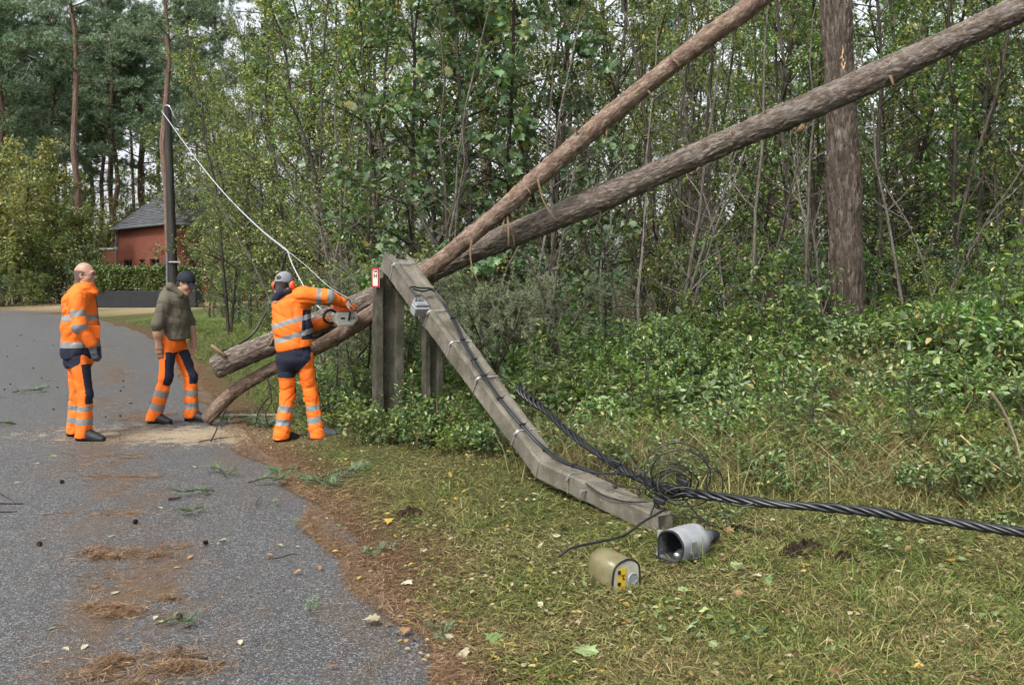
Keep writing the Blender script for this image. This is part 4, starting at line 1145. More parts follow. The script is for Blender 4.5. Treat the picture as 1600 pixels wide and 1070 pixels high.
def bramble(seed, r=.55, h=.6, canes=11, per=46, leaf=.068, mat_=None):
    rg = rng_(seed); wood, crown = MB(), MB()
    C, D, N = [], [], []
    for c in range(canes):
        az = rg.random() * 2 * PI; ln = r * rg.uniform(.6, 1.4); hh = h * rg.uniform(.5, 1.25)
        u = np.linspace(0, 1, 8)[:, None]
        b0 = np.append(rg.normal(size=2) * .12, -.04)
        p = b0 + np.array([math.cos(az), math.sin(az), 0]) * ln * u + np.array([0, 0, hh]) * (np.sin(u * 2.3) * .95) + rg.normal(size=(8, 3)) * .015
        tube(wood, p, np.linspace(.0055, .002, 8), 4, cap=False, rnd=rg.random())
        for k in range(per // 3):
            q = rg.uniform(.12, 1)
            p1 = np.array([np.interp(q, u[:, 0], p[:, j]) for j in range(3)])
            od = nrm(rg.normal(size=3) + (0, 0, .5)); st = p1 + od * rg.uniform(.03, .10)
            for j in range(3):
                C.append(st); D.append(nrm(np.array([od[0], od[1], od[2] * .2]) + rg.normal(size=3) * .75 + (0, 0, -.1))); N.append(np.array([0, 0, 1]) + rg.normal(size=3) * .45)
    n = len(C); L = leaf * rg.uniform(.55, 1.25, n)
    leaves(crown, np.array(C), np.array(D), np.array(N), L, L * .68, 'ovate', rng=rg)
    return wood, crown
for i in range(5): PR['bramble%d' % i] = tree_proto('bramble_bush', *bramble(200 + i, .55, .42 + .07 * i, 12, 48, (.085, .06, .075, .095, .07)[i]), M_STUB, (M_BRAMBLE, M_BRAMBLE, M_BRIGHT, M_BRAMBLE, M_GREEN)[i], 'canes', 'foliage')
def shoot(seed, h=1.2, n=26, leaf=.13, stems=1, spread=.3):
    rg = rng_(seed); wood, crown = MB(), MB(); C, D, N, L = [], [], [], []
    for s in range(stems):
        b = np.append(rg.normal(size=2) * .05 * (stems > 1), -.05); hh = h * rg.uniform(.7, 1.05)
        tip = b + np.append(rg.normal(size=2) * .12 * h, hh)
        u = np.linspace(0, 1, 7)[:, None]
        p = b + (tip - b) * u + rg.normal(size=(7, 3)) * .012
        tube(wood, p, np.linspace(.008, .0025, 7), 5, rnd=rg.random())
        for k in range(n):
            q = .22 + .8 * (k + rg.random()) / n; q = min(q, 1)
            p1 = np.array([np.interp(q, u[:, 0], p[:, j]) for j in range(3)]); az = k * 2.4 + rg.normal() * .4
            for tw in range(2 if rg.random() < .5 else 1):
                d = np.array([math.cos(az + tw), math.sin(az + tw), rg.uniform(-.15, .6) + .5 * q])
                ext = spread * (1.05 - q) * rg.uniform(.2, 1)
                C.append(p1 + nrm(d) * ext); D.append(nrm(d + rg.normal(size=3) * .3)); N.append(np.array([0, 0, 1]) + rg.normal(size=3) * .3); L.append(leaf * rg.uniform(.6, 1.1) * (1.1 - .35 * q))
                if ext > .06: tube(wood, [p1, p1 + nrm(d) * ext], [.003, .0018], 3, cap=False)
    L = np.array(L)
    leaves(crown, np.array(C), np.array(D), np.array(N), L, L * .42, 'lance', rng=rg)
    return wood, crown
PR['shoot0'] = tree_proto('leafy_sapling', *shoot(220, 1.75, 40, .15, 1, .38), M_STEM, M_BRIGHT, 'stem', 'foliage')
PR['shoot1'] = tree_proto('leafy_sapling', *shoot(221, 1.35, 36, .10, 2, .3), M_STEM, M_BRIGHT, 'stem', 'foliage')
PR['shoot2'] = tree_proto('leafy_sapling', *shoot(222, .9, 22, .095, 2, .22), M_STEM, M_BRAMBLE, 'stem', 'foliage')
def pine_branch(seed, ln=1.5, mat_=None):
    """a broken-off pine bough: curved limb, side twigs and long needles"""
    rg = rng_(seed); wood, crown = MB(), MB()
    u = np.linspace(0, 1, 8)[:, None]
    p = np.array([1.0, 0, .0]) * ln * u + np.array([0, .12 * rg.normal(), .25]) * ln * u ** 2
    tube(wood, p, np.linspace(.018 * ln, .004, 8), 5)
    for k in range(24):
        q = rg.uniform(.12, 1); p1 = np.array([np.interp(q, u[:, 0], p[:, j]) for j in range(3)])
        d = nrm(np.array([.5, 0, .2]) + rg.normal(size=3) * .7); tl = ln * .4 * (1.15 - .6 * q) * rg.uniform(.6, 1.1)
        p2 = p1 + d * tl
        tube(wood, [p1, (p1 + p2) / 2 + (0, 0, -.02), p2], [.005, .0035, .002], 3, cap=False)
        for j in range(4):
            e = nrm(d + rg.normal(size=3) * .5); b0 = p1 + (p2 - p1) * rg.uniform(.3, 1); b1 = b0 + e * tl * .4
            tube(wood, [b0, b1], [.0025, .0015], 3, cap=False)
            m = 34; tt = rg.random((m, 1))
            leaves(crown, b0 + (b1 - b0) * tt, nrm(e * .8 + rg.normal(size=(m, 3)) * .6), rg.normal(size=(m, 3)), .062 * rg.uniform(.6, 1.2, m), .0046, 'needle', rng=rg)
    return wood, crown
for i in range(3): PR['bough%d' % i] = tree_proto('broken_pine_bough', *pine_branch(230 + i, 1.15 + .2 * i), M_DARKTWIG, M_DRYPINE, 'limb', 'needles')

# ---- far left: tall pines, the yellowing trees below them
rg = rng_(301)
def pine_zone(px): return 'above the yellowing trees' if px < 60 else ('above the bend of the road' if px < 150 else ('behind the brick house' if px < 250 else 'beside the old pole'))
spots = [(30, 62, 0), (60, 70, 3), (118, 54, 1), (150, 66, 2), (172, 74, 3), (198, 64, 0), (222, 78, 3), (269, 46, 1), (5, 56, 2), (90, 80, 3), (138, 84, 3), (210, 88, 3), (262, 72, 3), (-25, 52, 1), (290, 66, 0), (330, 60, 2), (72, 66, 2), (-15, 60, 0), (160, 72, 0), (228, 67, 2), (25, 75, 2), (100, 70, 0), (-40, 64, 0), (45, 90, 3), (180, 92, 3), (310, 84, 3)]
for k, (px, d, v) in enumerate(spots):
    front = d < 60
    plant(PR['pine%d' % v], at_ground(px, d), rg.random() * 6, rg.uniform(.92, 1.1), ('tall pine with a bare reddish trunk among the first pines behind the yellowing trees' if front else 'tall thin pine against the sky ' + pine_zone(px)), 'pine tree', 'front pines behind the yellowing trees' if front else 'tall pines ' + pine_zone(px))
for k, (px, d, v, s) in enumerate(((-20, 46, 0, .95), (25, 50, 0, 1.0), (60, 55, 1, .95), (95, 51, 2, .85), (125, 58, 0, .9), (20, 62, 1, 1.05), (165, 64, 0, .85), (205, 66, 1, .8), (240, 70, 2, .85), (285, 62, 1, .95), (70, 66, 0, 1.0), (130, 70, 2, .9), (-60, 52, 1, 1), (318, 52, 1, 1.05))):
    lab = ('yellowing broadleaf tree at the bend of the road', 'grey green broadleaf tree beyond the bend of the road', 'olive broadleaf tree beyond the bend of the road')[v]
    plant(PR['far%d' % v], at_ground(px, d), rg.random() * 6, s, lab, 'tree', lab.replace('tree', 'trees'))
for k, (px, d, s) in enumerate(((-10, 49, 1.5), (20, 48, 1.6), (50, 50, 1.5), (78, 49, 1.7), (105, 49, 1.5), (132, 47, 1.3), (30, 44.8, .8), (60, 45.5, .7), (-5, 45, .9))):
    plant(PR['shrub%d' % (k % 3)], at_ground(px, d), rg.random() * 6, s, 'dense dark shrub at the edge of the sandy path', 'shrub', 'shrubs along the sandy path')

# ---- the thicket behind the logs: rows from front to back
def zone(px): return 'beside the old pole' if px < 400 else ('behind the log ends' if px < 450 else ('behind the chainsaw worker' if px < 570 else ('behind the concrete stump' if px < 760 else ('behind the fallen trunks' if px < 1060 else ('next to the standing pine' if px < 1290 else 'beyond the standing pine' if px < 1430 else ('past the thicker trunk' if px < 1530 else 'at the far end'))))))
def put_tree(kind, px, d, s, row, sz=None):
    names = {'sap': ('young olive green tree', 'tree'), 'maple': ('broad leaved maple', 'tree'), 'thin': ('slender sparse tree', 'tree'), 'dead': ('bare grey sapling', 'sapling'), 'shrub': ('leafy shrub', 'shrub'), 'spruce': ('dark feathery spruce', 'spruce')}
    ad, cat = names[kind.rstrip('0123456789')]
    lab = '%s %s of the thicket %s' % (ad, row, zone(px))
    plant(PR[kind], at_ground(px, d), rg.random() * 6.28, s, lab, cat, lab.replace(ad, ad + 's'), sz=sz)
front = [(345, 33, 'sap3', 1), (368, 29, 'sap1', 1), (392, 26, 'sap2', .95), (420, 24, 'sap4', 1), (448, 20.5, 'sap0', .95), (482, 17.2, 'sap3', .9), (520, 14.4, 'sap1', .85), (560, 12.6, 'thin0', .8),
         (600, 12.9, 'sap4', .9), (640, 12.2, 'maple0', .85), (690, 13.0, 'sap0', .9), (735, 12.4, 'maple1', .95), (790, 12.6, 'maple0', .95), (835, 13.2, 'sap3', .95), (880, 12.2, 'maple1', .8), (930, 13.6, 'sap2', .9), (985, 13.2, 'dead0', 1), (1040, 12.8, 'thin1', .9),
         (1085, 13.8, 'dead1', 1.0), (1130, 13.2, 'thin2', .9), (1180, 14, 'thin0', 1.0), (1235, 13.6, 'sap4', .85), (1275, 14.6, 'thin0', .9), (1375, 13.2, 'sap4', .8), (1420, 14.4, 'sap1', .9), (1470, 12.8, 'thin2', .95), (1525, 13.4, 'sap4', .9), (1580, 12.6, 'thin1', .9), (1630, 13, 'sap0', .9)]
for px, d, k, s in front: put_tree(k, px, d, s, 'in the front row')
for k, (px, d, s) in enumerate(((470, 13.5, .8), (545, 12.0, .75), (620, 11.6, .8), (700, 11.8, .85), (770, 11.5, .8), (860, 11.3, .8), (960, 11.4, .75), (1060, 11.5, .85), (1165, 11.4, .8), (1265, 11.7, .8), (1460, 11.5, .75))): put_tree('dead%d' % (k % 2), px, d, s, 'at the very edge')
mid_ = [(335, 42, 'sap2'), (362, 38, 'sap4'), (390, 34, 'sap0'), (415, 31, 'sap3'), (450, 26, 'sap1'), (480, 22, 'sap2'), (515, 18, 'sap4'), (550, 17, 'sap0'), (590, 16.5, 'sap3'), (630, 17.5, 'sap1'), (670, 16.5, 'sap2'), (710, 17.5, 'sap4'), (755, 16.5, 'sap0'), (800, 17, 'sap1'), (850, 17.5, 'sap3'), (900, 17, 'sap2'), (950, 17, 'sap0'),
        (1000, 18, 'thin0'), (1050, 17.5, 'sap2'), (1100, 19, 'thin1'), (1150, 18, 'dead1'), (1200, 19, 'thin2'), (1250, 18, 'sap3'), (1300, 17, 'sap0'), (1350, 18, 'thin0'), (1400, 17.5, 'sap4'), (1450, 18.5, 'spruce1'), (1500, 17, 'sap1'), (1555, 18, 'sap2'), (1610, 17, 'sap3'), (1430, 15.8, 'thin1'), (1545, 15, 'spruce1'), (1080, 21, 'sap1'), (1135, 22.5, 'sap4'), (1185, 21.5, 'sap0'), (1240, 22, 'sap2'), (1330, 21, 'sap4'), (1385, 22, 'sap1'), (1480, 21, 'sap0'), (1530, 22.5, 'sap4'), (1585, 21, 'sap1'), (1020, 22, 'sap3'), (1110, 25, 'sap3'), (1165, 25, 'sap1'), (1215, 26, 'sap4'), (1270, 25, 'sap0'), (960, 24, 'sap1'), (1060, 26, 'sap0')]
for px, d, k in mid_: put_tree(k, px, d, rg.uniform(.9, 1.1), 'in the middle')
for row in range(3):
    d0 = 24 + row * 9
    for px in np.arange(360 + row * 10, 1640, 72 + 8 * row):
        d = d0 + rg.uniform(-2.5, 2.5)
        kinds = ('sap0', 'sap1', 'sap2', 'thin2', 'sap4', 'thin0', 'thin1') if px < 1000 else ('thin0', 'sap1', 'thin2', 'sap4', 'sap0', 'sap2')
        put_tree(kinds[rg.integers(len(kinds))], px + rg.uniform(-20, 20), d, rg.uniform(.9, 1.25), 'in the depth')
for k, px in enumerate(np.arange(420, 1640, 150)):
    v = (0, 3, 1, 3)[k % 4]
    plant(PR['pine%d' % v], at_ground(px + rg.uniform(-40, 40), rg.uniform(38, 54)), rg.random() * 6, .95, 'tall pine deep in the wood behind the thicket', 'pine tree', 'pines deep in the wood')
# low shrubs that close the foot of the thicket
for k, (px, d, s) in enumerate([(345, 32, .8), (372, 28, .75), (400, 25, .7), (432, 21.5, .65), (470, 17.5, .65), (500, 14.5, .6), (520, 12.4, .65), (560, 11.9, .7), (600, 11.6, .7), (645, 11.4, .75), (690, 11.2, .8), (640, 10.6, .62), (740, 11.6, .7), (800, 11.9, .75), (860, 12.2, .7), (1020, 12.2, .6), (1080, 12.4, .6), (1140, 12.2, .6), (1200, 12.5, .6), (1260, 12.4, .55), (1390, 12.6, .5), (1450, 12.2, .55), (1510, 12.4, .55), (1570, 11.8, .6), (1620, 12, .6)]):
    put_tree('shrub%d' % ((k * 2) % 3), px, d, s, 'at the foot')
plant(PR['spruce0'], at_ground(945, 10.0), 1.0, 1.05, 'small dark spruce below the two fallen trunks', 'spruce')
for k, (px, d, s) in enumerate(((870, 9.4, .36), (940, 9.1, .34), (1015, 9.3, .42), (1075, 9.0, .36), (1140, 9.8, .5), (1205, 10.1, .55), (1175, 8.6, .3), (1500, 9.2, .3), (1565, 8.8, .36), (1625, 8.4, .42), (1480, 10.6, .4), (1560, 10.2, .45))):
    lab = '%s shrub standing above the brambles %s' % (('waist high', 'bright leaved', 'dense')[k % 3], zone(px).replace('behind', 'below'))
    plant(PR['bank%d' % (k % 3)], at_ground(px, d), rg.random() * 6.28, s, lab, 'shrub', lab.replace('shrub', 'shrubs'))
# pine boughs torn off the fallen crowns
for k, (px, d, z, rz, ty, s) in enumerate(((755, 9.5, .9, .8, -.3, .85), (810, 9.6, .85, 2.9, -.4, .85), (870, 9.7, .6, 1.6, -.5, .8), (715, 9.5, .65, 2.0, -.6, .75), (780, 9.4, .5, -1.9, -.5, .8), (735, 9.6, .75, .4, -.5, .8), (790, 9.9, .6, 2.2, -.6, .85), (840, 9.7, .55, .2, -.7, .8), (760, 9.3, .35, -.8, -.9, .75), (690, 9.9, .55, 1.2, -.8, .8), (830, 10.2, .8, 3.3, -.5, .8), (720, 10.2, .95, -2.4, -.4, .8),
                                           (500, 10.3, .75, 2.6, -.4, .75), (545, 10.0, .5, -.4, -.7, .8), (470, 10.6, .95, .6, -.5, .7), (560, 9.75, .25, 2.4, -1.0, .75), (575, 9.6, .55, -1.2, -1.0, .6), (520, 9.8, .12, 1.5, -.8, .7), (610, 10.4, 1.0, .3, -.3, .75), (480, 9.6, .02, .4, -.3, .6))):
    g = at_ground(px, d, z)
    where = 'under the crossing of the fallen trunks' if px > 650 else 'hanging among the logs behind the chainsaw worker'
    plant(PR['bough%d' % (k % 3)], g, rz, s, 'broken grey green pine bough ' + where, 'pine branch', 'pine boughs ' + where, (0, ty))

# ---- brambles and weeds on the bank
rg = rng_(401)
FRONT = np.array([(470, 9.6), (560, 9.0), (640, 8.7), (705, 8.2), (790, 7.9), (860, 7.5), (960, 6.95), (1060, 6.45), (1200, 6.0), (1400, 5.75), (1650, 5.5)])
cnt = 0
def veg_zone(px): return 'beside the concrete stump' if px < 640 else ('under the fallen pole' if px < 780 else ('behind the twisted cable' if px < 1130 else ('before the standing pine' if px < 1400 else 'at the far end of the bank')))
tries = 0
placed = []
while cnt < 245 and tries < 4000:
    tries += 1
    px = rg.uniform(480, 1660); d = np.interp(px, FRONT[:, 0], FRONT[:, 1]) + (1 - rg.random() ** .8) * 5.2
    if d > 11.6: continue
    g = at_ground(px, d)
    if px < 640 and d < 9.0: continue
    if 1210 < px < 1370 and d < 9.4 and d > 6.9 and rg.random() < .85: continue
    if 1020 < px < 1180 and d < 7.2 and rg.random() < .3: continue     # the grassy gap
    if 640 < px < 870 and d < 8.6 and rg.random() < .5: continue
    if any((g[0] - q[0]) ** 2 + (g[1] - q[1]) ** 2 < .06 for q in placed): continue
    placed.append(g)
    far_ = d - np.interp(px, FRONT[:, 0], FRONT[:, 1])
    s = rg.uniform(.26, .5) + .55 * min(far_ / 2.8, 1) * rg.uniform(.7, 1.2)
    v = rg.choice(5, p=[.26, .24, .22, .2, .08])
    lab = ('bright green' if v == 2 else ('dark green' if v == 4 else ('broad' if v == 3 else ('leafy' if v else 'low')))) + ' bramble bush ' + ('on the front fringe ' if far_ < 1 else ('halfway up ' if far_ < 2.6 else 'at the back ')) + veg_zone(px)
    plant(PR['bramble%d' % v], g, rg.random() * 6.28, s, lab, 'bush', lab.replace('bush', 'bushes'))
    cnt += 1
for k, (px, d, s) in enumerate(((548, 8.75, .55), (572, 8.4, .6), (600, 8.25, .62), (630, 8.25, .6), (655, 8.0, .62), (690, 8.05, .6), (718, 7.9, .55), (745, 7.75, .5), (775, 7.5, .45), (585, 8.1, .42), (645, 7.85, .42), (705, 7.7, .4))):
    where = 'hiding the foot of the concrete stump' if px < 640 else 'growing up round the slim post under the pole'
    plant(PR['bramble%d' % ((k * 3 + 4) % 5)], at_ground(px, d), rg.random() * 6, s, 'low green bramble ' + where, 'bush', 'low brambles ' + where)
for k, (px, d, v, s, lab) in enumerate(((1528, 7.9, 0, .95, 'tall sapling with large light green leaves at the end of the bank'), (1225, 9.0, 1, 1.1, 'upright light green sapling between the fallen trunk and the bank'), (1300, 9.6, 2, .8, 'small pale leaved sapling against the foot of the standing pine'), (1405, 9.3, 2, .8, 'low yellowish sapling just past the standing pine'),
                                         (900, 9.0, 1, .8, 'light green sapling below the small spruce'), (1120, 8.9, 1, .85, 'light green sapling in the middle of the bramble bank'), (1010, 9.2, 2, 1.0, 'small sapling with pale leaves amid the brambles'), (1590, 8.4, 2, 1.2, 'leafy sapling at the edge of the bank beside the tall one'), (1180, 9.6, 1, .95, 'green sapling in the shade of the thicker trunk'), (1470, 9.0, 1, .8, 'bushy light green sapling beyond the standing pine'), (650, 8.3, 2, .8, 'low weed shoot by the slim concrete post'), (610, 8.2, 2, .7, 'low weed shoot at the stump'))):
    plant(PR['shoot%d' % v], at_ground(px, d), rg.random() * 6.28, s, lab, 'sapling')

for k in range(46):      # shoots of many heights rising out of the brambles
    px = rg.uniform(800, 1640); d = np.interp(px, FRONT[:, 0], FRONT[:, 1]) + .5 + rg.random() * 3.4
    v = (1, 2, 2, 1, 2)[k % 5]
    lab = ('tall' if v == 1 else 'low') + ' leafy shoot rising out of the brambles ' + veg_zone(px)
    plant(PR['shoot%d' % v], at_ground(px, d), rg.random() * 6.28, rg.uniform(.45, .95), lab, 'sapling', lab.replace('shoot', 'shoots'), (rg.normal() * .12, rg.normal() * .12))
# ------------------------------------------------------------------ grass, clippings and needles (uncountable)
def scatter(rg, n, px0, px1, py0, py1):
    """ground points spread evenly over what is seen of the ground between two rows of the photograph"""
    px = rg.uniform(px0, px1, n); py = rg.uniform(py0, py1, n)
    d = F_PX * EYE / (py - HZ)
    for _ in range(4):
        x = (px - CX) / F_PX * d
        d = .5 * d + .5 * F_PX * (EYE - H(x, d)) / (py - HZ)
    x = (px - CX) / F_PX * d
    return x, d
def veg_front(x, y):
    px = CX + x / np.maximum(y, .5) * F_PX
    return y - np.interp(px, FRONT[:, 0], FRONT[:, 1])
def m_straw(name, stops, green=None, sc=1.1):
    t = NT(name)
    c = t.ramp(t.attr('rnd'), stops)
    if green is not None:
        n = t.noise(t.coord(), sc, 5, .6)
        c = t.mix(t.ramp(n, [(.36, 0.0), (.56, .9)]), c, t.ramp(t.attr('rnd'), green))
    b = t.bsdf(c, .6, .3)
    tr = t.n('ShaderNodeBsdfTranslucent'); t.l(c, tr.inputs['Color'])
    mx = t.n('ShaderNodeMixShader'); mx.inputs[0].default_value = .25
    t.l(b, mx.inputs[1]); t.l(tr.outputs[0], mx.inputs[2])
    return t.done(mx.outputs[0])
S_STRAW = [(0, (0.0623, 0.0503, 0.0209)), (0.35, (0.1523, 0.1283, 0.0509)), (0.7, (0.2768, 0.2302, 0.0967)), (1, (0.4712, 0.4046, 0.1912))]
S_GRASS = [(0, (0.042, 0.0604, 0.0131)), (0.4, (0.0983, 0.131, 0.0288)), (0.8, (0.1704, 0.2164, 0.0472)), (1, (0.3146, 0.3146, 0.0918))]
S_NEEDLE = [(0, (0.079, 0.0444, 0.0249)), (0.4, (0.1801, 0.1073, 0.0593)), (0.8, (0.299, 0.1925, 0.1082)), (1, (0.4351, 0.3196, 0.1953))]
M_CLIP = m_straw('mown_grass', S_STRAW, S_GRASS); M_GRASS = m_straw('green_grass', S_GRASS, S_STRAW, .8); M_NEEDLE = m_straw('dry_pine_needle', S_NEEDLE)
M_DRYG = m_straw('dry_tall_grass', [(0, (0.11, 0.105, 0.04)), (.5, (0.24, 0.215, 0.09)), (1, (0.44, 0.38, 0.2))])

M_TUFT = m_straw('tuft_grass', [(0, (0.045, 0.075, 0.015)), (.5, (0.10, 0.155, 0.032)), (.9, (0.18, 0.24, 0.055)), (1, (0.32, 0.29, 0.12))])
rg = rng_(501)
def flat_blades(mb, x, y, L, W, rg, zoff=.0, lift=.25, shape='blade'):
    n = len(x); az = rg.random(n) * 2 * PI
    D = nrm(np.stack([np.cos(az), np.sin(az), rg.normal(size=n) * lift * .5 + lift * .3], -1))
    C = np.stack([x, y, H(x, y) + zoff * rg.random(n)], -1) - D * (L * .3)[:, None]
    C[:, 2] = np.maximum(C[:, 2], H(C[:, 0], C[:, 1]) + .001)
    leaves(mb, C, D, np.array([0, 0, 1.0]) + rg.normal(size=(n, 3)) * .35, L, W, shape, rng=rg)
x, y = scatter(rg, 230000, -100, 1900, 640, 1180)
s = side(x, y); k = (s > .14 + .3 * rg.random(len(s)) + .12 * np.sin(y * 2.7)) & (veg_front(x, y) < .5) & (y > 2.2)
x, y = x[k], y[k]
mb = MB(); flat_blades(mb, x, y, .046 * rg.uniform(.4, 1.7, len(x)), .0034 * rg.uniform(.6, 1.4, len(x)), rg, .026, .34)
tag(mb.build('grass_clippings', M_CLIP), 'mown grass clippings covering the verge', 'grass', kind='stuff')

def upright(mb, x, y, h, w, rg, lean=.5):
    n = len(x); az = rg.random(n) * 2 * PI; ln = np.abs(rg.normal(size=n)) * lean
    D = nrm(np.stack([np.cos(az) * ln, np.sin(az) * ln, np.ones(n)], -1))
    C = np.stack([x, y, H(x, y) - .01], -1)
    T = np.array([(0, .5, 0), (0, -.5, 0), (.4, -.45, .02), (.4, .45, .02), (.75, -.3, -.06), (.75, .3, -.06), (1, 0, -.2)], float)
    S = nrm(np.cross(D, rg.normal(size=(n, 3)))); out = nrm(np.stack([np.cos(az), np.sin(az), np.zeros(n)], -1)); 
    bend = out * (h * (.25 + .35 * rg.random(n)))[:, None]
    V = C[:, None] + T[None, :, 0:1] * (h[:, None] * D)[:, None] + T[None, :, 1:2] * (w[:, None] * S)[:, None] + (T[None, :, 0:1] ** 2) * bend[:, None] - np.array([0, 0, 1.0]) * ((T[None, :, 0:1] ** 2.5) * h[:, None, None] * .22)
    off = (np.arange(n) * 7)[:, None, None]
    mb.add(V.reshape(-1, 3), [(np.array([[0, 1, 2, 3], [3, 2, 4, 5]])[None] + off).reshape(-1, 4), (np.array([[5, 4, 6]])[None] + off).reshape(-1, 3)], 0, rnd=np.repeat(rg.random(n), 7))
def patchy(x, y, sc, seed):
    r = rng_(seed); v = 0
    for i in range(6):
        a = r.random() * 6.28; f = sc * (.6 + r.random() * 1.6)
        v = v + np.sin((x * math.cos(a) + y * math.sin(a)) * f + r.random() * 6.28)
    return v / 6 * 1.6
x, y = scatter(rg, 80000, -100, 1900, 640, 1180)
s = side(x, y); v = veg_front(x, y)
k = (s > .6) & (v < .6) & (patchy(x, y, 2.6, 1) + .25 * rg.normal(size=len(x)) > -.05) & (y > 2.2)
x, y = x[k], y[k]
mb = MB(); upright(mb, x, y, .06 * rg.uniform(.4, 2.0, len(x)), .0042 * rg.uniform(.7, 1.3, len(x)), rg, .7)
tag(mb.build('short_grass', M_GRASS), 'short green grass regrowing through the clippings', 'grass', kind='stuff')
nt = 420      # rough tufts standing out of the mown grass
tx, ty = scatter(rg, nt, 420, 1800, 690, 1160); kk = (side(tx, ty) > .55) & (veg_front(tx, ty) < .5) & (ty > 2.4) & (patchy(tx, ty, 2.2, 3) > -.25); tx, ty = tx[kk], ty[kk]; nt = len(tx)
ti = rg.integers(nt, size=26 * nt); sz_ = rg.uniform(.5, 1.5, nt)
mb = MB(); upright(mb, tx[ti] + rg.normal(size=len(ti)) * .035 * sz_[ti], ty[ti] + rg.normal(size=len(ti)) * .035 * sz_[ti], .115 * sz_[ti] * rg.uniform(.4, 1.3, len(ti)), .0045 * rg.uniform(.7, 1.3, len(ti)), rg, .75)
tag(mb.build('grass_tufts', M_TUFT), 'rough green grass tufts standing out of the mown verge', 'grass', kind='stuff')
x, y = scatter(rg, 60000, 480, 1900, 560, 900)
v = veg_front(x, y); k = (v > -.55 + .5 * rg.random(len(x))) & (y < 11.5) & (side(x, y) > 1.0)
x, y, v = x[k], y[k], v[k]
mb = MB(); hgt = (.09 + .24 * ss(-.4, .9, v)) * rg.uniform(.5, 1.6, len(x)) ; upright(mb, x, y, hgt, .0055 * rg.uniform(.6, 1.3, len(x)), rg, .45)
tag(mb.build('bank_grass', M_GRASS), 'longer green grass among the brambles on the bank', 'grass', kind='stuff')
n = 6200
px = np.concatenate([rg.normal(1290, 55, n // 2), rg.uniform(1100, 1640, n // 4), rg.normal(1050, 120, n - n // 2 - n // 4)]); d = np.concatenate([rg.uniform(6.6, 9.4, n // 2), rg.uniform(5.8, 9.5, n // 4), rg.uniform(6.6, 7.6, n - n // 2 - n // 4)])
x = (px - CX) / F_PX * d
mb = MB(); upright(mb, x, d, .46 * rg.uniform(.4, 1.25, n), .0058 * rg.uniform(.6, 1.3, n), rg, .55)
tag(mb.build('dry_grass', M_DRYG), 'tall pale dry grass leaning in the gap of the brambles', 'grass', kind='stuff')
# grass between the road and the thicket, further along
n = 34000
d = 9.0 + 21 * rg.random(n) ** 1.4; u = rg.random(n); x = road_edge(d) + .5 + u * (2.3 + .13 * d)
mb = MB(); upright(mb, x, d, (.07 + .10 * u) * rg.uniform(.5, 1.6, n), .009 * rg.uniform(.6, 1.3, n), rg, .6)
tag(mb.build('roadside_grass', M_TUFT), 'green grass strip between the far road edge and the thicket', 'grass', kind='stuff')

# ground-hugging weeds
x, y = scatter(rg, 44000, 300, 1900, 640, 1140)
s = side(x, y); v = veg_front(x, y)
k = (s > .9) & (v < 1.2) & (patchy(x, y, 3.4, 7) + .3 * rg.normal(size=len(x)) - .9 * np.clip(-v - .3, 0, .9) > .30)
x, y = x[k], y[k]; n = len(x)
az = rg.random(n) * 6.28
mb = MB(); L = .027 * rg.uniform(.5, 1.8, n)
leaves(mb, np.stack([x, y, H(x, y) + .008 + .05 * rg.random(n)], -1), np.stack([np.cos(az), np.sin(az), rg.normal(size=n) * .3], -1), np.array([0, 0, 1.0]) + rg.normal(size=(n, 3)) * .35, L, L * .62, 'ovate', rng=rg)
tag(mb.build('ground_weeds', M_BRAMBLE), 'small green weeds spreading over the mown verge', 'ground cover', kind='stuff')

# crumbs of dead leaves all over the verge
M_CRUMB = m_straw('leaf_crumb', [(0, (0.07, 0.038, 0.018)), (.35, (0.17, 0.095, 0.045)), (.6, (0.30, 0.22, 0.12)), (.8, (0.42, 0.38, 0.26)), (.92, (0.40, 0.27, 0.04)), (1, (0.10, 0.14, 0.04))])
x, y = scatter(rg, 5200, 250, 1700, 650, 1140)
s = side(x, y); k = (s > -.05) & (veg_front(x, y) < .4); x, y = x[k], y[k]; n = len(x); az = rg.random(n) * 6.28
mb = MB(); L = .021 * rg.uniform(.4, 1.9, n)
leaves(mb, np.stack([x, y, H(x, y) + .012 + .02 * rg.random(n)], -1), np.stack([np.cos(az), np.sin(az), rg.normal(size=n) * .25], -1), np.array([0, 0, 1.0]) + rg.normal(size=(n, 3)) * .4, L, L * .6, 'ovate', rng=rg)
tag(mb.build('leaf_litter', M_CRUMB), 'crumbs of dead leaves scattered over the verge', 'leaf litter', kind='stuff')
# brown needles along the road's edge
n = 52000
y = 2.3 + rg.random(n) ** 1.7 * 16; wv = .12 * np.sin(y * 2.1) + .08 * np.sin(y * 5.3)
s = np.abs(rg.normal(size=n)) * (.15 + .06 * np.sin(y * 3.3)) - .08 + wv * .6 + (rg.random(n) < .25) * rg.uniform(0, .6, n)
x = road_edge(y) + s / .88
mb = MB(); az = rg.random(n) * 6.28
def needles(mb, x, y, z, L, rg, lift=.10):
    n = len(x); az = rg.random(n) * 6.28
    D = np.stack([np.cos(az), np.sin(az), rg.normal(size=n) * lift], -1)
    C = np.stack([x, y, z], -1) - D * (L * .5)[:, None]; C[:, 2] = np.maximum(C[:, 2], z)
    leaves(mb, C, D, np.array([0, 0, 1.0]) + rg.normal(size=(n, 3)) * .3, L, .0030, 'needle', rng=rg)
zz = np.maximum(H(x, y), np.where(s < .06, .0, -1)) + .004 + .018 * rg.random(n)
needles(mb, x, y, zz, .075 * rg.uniform(.5, 1.3, n), rg, .16)
tag(mb.build('needle_litter', M_NEEDLE), 'brown pine needle litter along the edge of the road', 'needle litter', kind='stuff')
n = 22000
